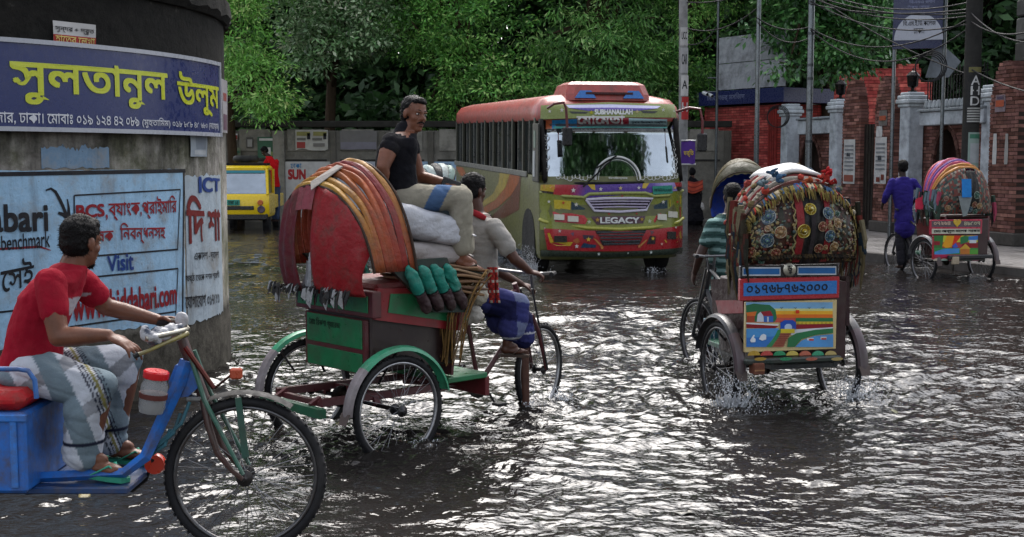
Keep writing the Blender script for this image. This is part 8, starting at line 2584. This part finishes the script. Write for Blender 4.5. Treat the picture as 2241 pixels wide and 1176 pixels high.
# ------------------------------------------------------------------ spray and wakes where wheels and feet cut the water
t = NT('spray')
t.bsdf((0.75, 0.77, 0.8), 0.12, 0, None, IOR=1.333, Transmission_Weight=0.55)
MATS['spray'] = t.m
def splash(label, p, dirv, n, h, spread, seed):
    rs = random.Random(seed)
    o = thing('water_splash', label, 'splash', (p.x, p.y, 0))
    m = MB()
    d = Vector((dirv[0], dirv[1], 0)).normalized(); s = Vector((-d.y, d.x, 0))
    for i in range(n):
        f = rs.random()
        a = rs.gauss(0, .55)
        v = (d * math.cos(a) + s * math.sin(a))
        dist = spread * f * rs.uniform(.5, 1)
        z = h * 4 * f * (1 - f) * rs.uniform(.15, 1) + .004
        r = rs.uniform(.0015, .0055) * (1.25 - .5 * f)
        q = v * dist + Vector((rs.gauss(0, .02), rs.gauss(0, .02), z))
        m.ell(q, (r, r * rs.uniform(.7, 1), r * rs.uniform(.8, 2.4)), C('c0c4c8'), Matrix.Rotation(rs.uniform(-.8, .8), 3, 'X'), 5, 3)
    for i in range(n // 30):       # ragged sheets thrown up
        a = rs.gauss(0, .7); v = d * math.cos(a) + s * math.sin(a)
        b = v * spread * rs.uniform(.05, .35); w = rs.uniform(.01, .035); hh = h * rs.uniform(.1, .45); tt = v * hh * .4
        side_ = Vector((-v.y, v.x, 0)) * w * .6
        m.loft([[b - side_, b + side_, b + side_ * .9 + v * .006, b - side_ * .9 + v * .006], [b + tt * .5 - side_ * .6 + Vector((0, 0, hh * .6)), b + tt * .5 + side_ * .7 + Vector((0, 0, hh * .55)), b + tt * .5 + side_ * .6 + v * .004 + Vector((0, 0, hh * .55)), b + tt * .5 - side_ * .5 + v * .004 + Vector((0, 0, hh * .6))],
                [b + tt + Vector((0, 0, hh)) - side_ * .1, b + tt + Vector((0, 0, hh * .95)) + side_ * .1, b + tt + v * .002 + Vector((0, 0, hh * .95)) + side_ * .1, b + tt + v * .002 + Vector((0, 0, hh)) - side_ * .1]], C('c0c4c8'))
    tag(m.build('spray', 'spray', o, smooth=True), kind='stuff')
def stir(p, st, reach): STIR.append((p.x, p.y, st, reach))
dw_l, dw_r = DM @ Vector((0, .51, 0)), DM @ Vector((0, -.51, 0))
hd = DM.to_3x3() @ Vector((-1, 0, 0))
splash('spray thrown up behind the left wheel of the decorated rickshaw', dw_l + hd * .18, hd, 1100, .30, .55, 1)
splash('spray thrown up behind the right wheel of the decorated rickshaw', dw_r + hd * .18, hd, 900, .22, .50, 2)
splash('spray curling beside the front wheel of the painted bus', BM @ Vector((.02, .45, 0)), (-.8, -.5), 900, .48, .7, 3)
splash('spray at the bumper foot of the painted bus', BM @ Vector((1.9, .1, 0)), (.2, -1), 160, .12, .4, 4)
gw = GREEN_M @ Vector((1.95, 0, 0)); gh_ = GREEN_M.to_3x3() @ Vector((1, 0, 0))
splash('spray around the front wheel of the green rickshaw', gw, (.3, -.9), 180, .12, .35, 5)
splash('small spray at the rear wheel of the green rickshaw', GREEN_M @ Vector((.1, -.52, 0)), (.9, -.3), 90, .07, .3, 6)
splash('spray around the wading foot of the grey-shirted puller', at(1152, 912, 9.2), (.4, -.8), 110, .08, .25, 7)
for p, st, rc in ((dw_l, 1.6, .5), (dw_r, 1.4, .5), (gw, 1.4, .5), (GREEN_M @ Vector((0, -.52, 0)), 1.0, .45), (GREEN_M @ Vector((0, .52, 0)), 1.0, .45), (BM @ Vector((.1, .6, 0)), 2.0, 1.0), (BM @ Vector((1.2, -.3, 0)), 1.5, 1.2), (BM @ Vector((2.3, .6, 0)), 2.0, 1.0),
                  (at(1152, 912, 9.2), 1.1, .3), (DM @ Vector((1.7, 0, 0)), 1.2, .5)):
    stir(p, st, rc)
# V-shaped wakes trailing from the decorated rickshaw's wheels
for w0 in (dw_l, dw_r):
    for i in range(1, 7):
        for s in (-1, 1):
            q = w0 + hd * (.35 * i) + Vector((s * .14 * i, 0, 0))
            stir(q, .7 / (1 + .25 * i), .22)

# a few fallen leaves and scraps afloat
rs = random.Random(77)
for i, (px, py, c, lab) in enumerate(((185, 1082, 'a89860', 'yellowed leaf afloat below the blue cart'), (760, 1080, '6a7048', 'green leaf afloat in front of the green rickshaw'), (1330, 1010, '8a7a50', 'brown leaf afloat between the two rickshaws'),
                                      (1960, 900, '7a7a54', 'olive leaf afloat in the open water near the pavement side'), (1500, 1120, 'a8a49a', 'white paper scrap afloat near the bottom bank'))):
    p = onz(px, py, .02)
    o = thing('floating_leaf' if i < 4 else 'floating_scrap', lab, 'leaf' if i < 4 else 'litter', (p.x, p.y, .014), rs.random() * 6)
    m = MB(); m.grid(lambda u, v: Vector(((u - .5) * .12, (v - .5) * .06 * (math.sin(math.pi * min(.98, max(.02, u))) ** .6 if i < 4 else 1), .010 * math.sin(4 * u + 2 * v))), 8, 4, C(c, .7)); q = m.build('blade' if i < 4 else 'paper', 'leaf' if i < 4 else 'print', o, smooth=True, fix=False)
    q.modifiers.new('t', 'SOLIDIFY').thickness = .003
build_water()
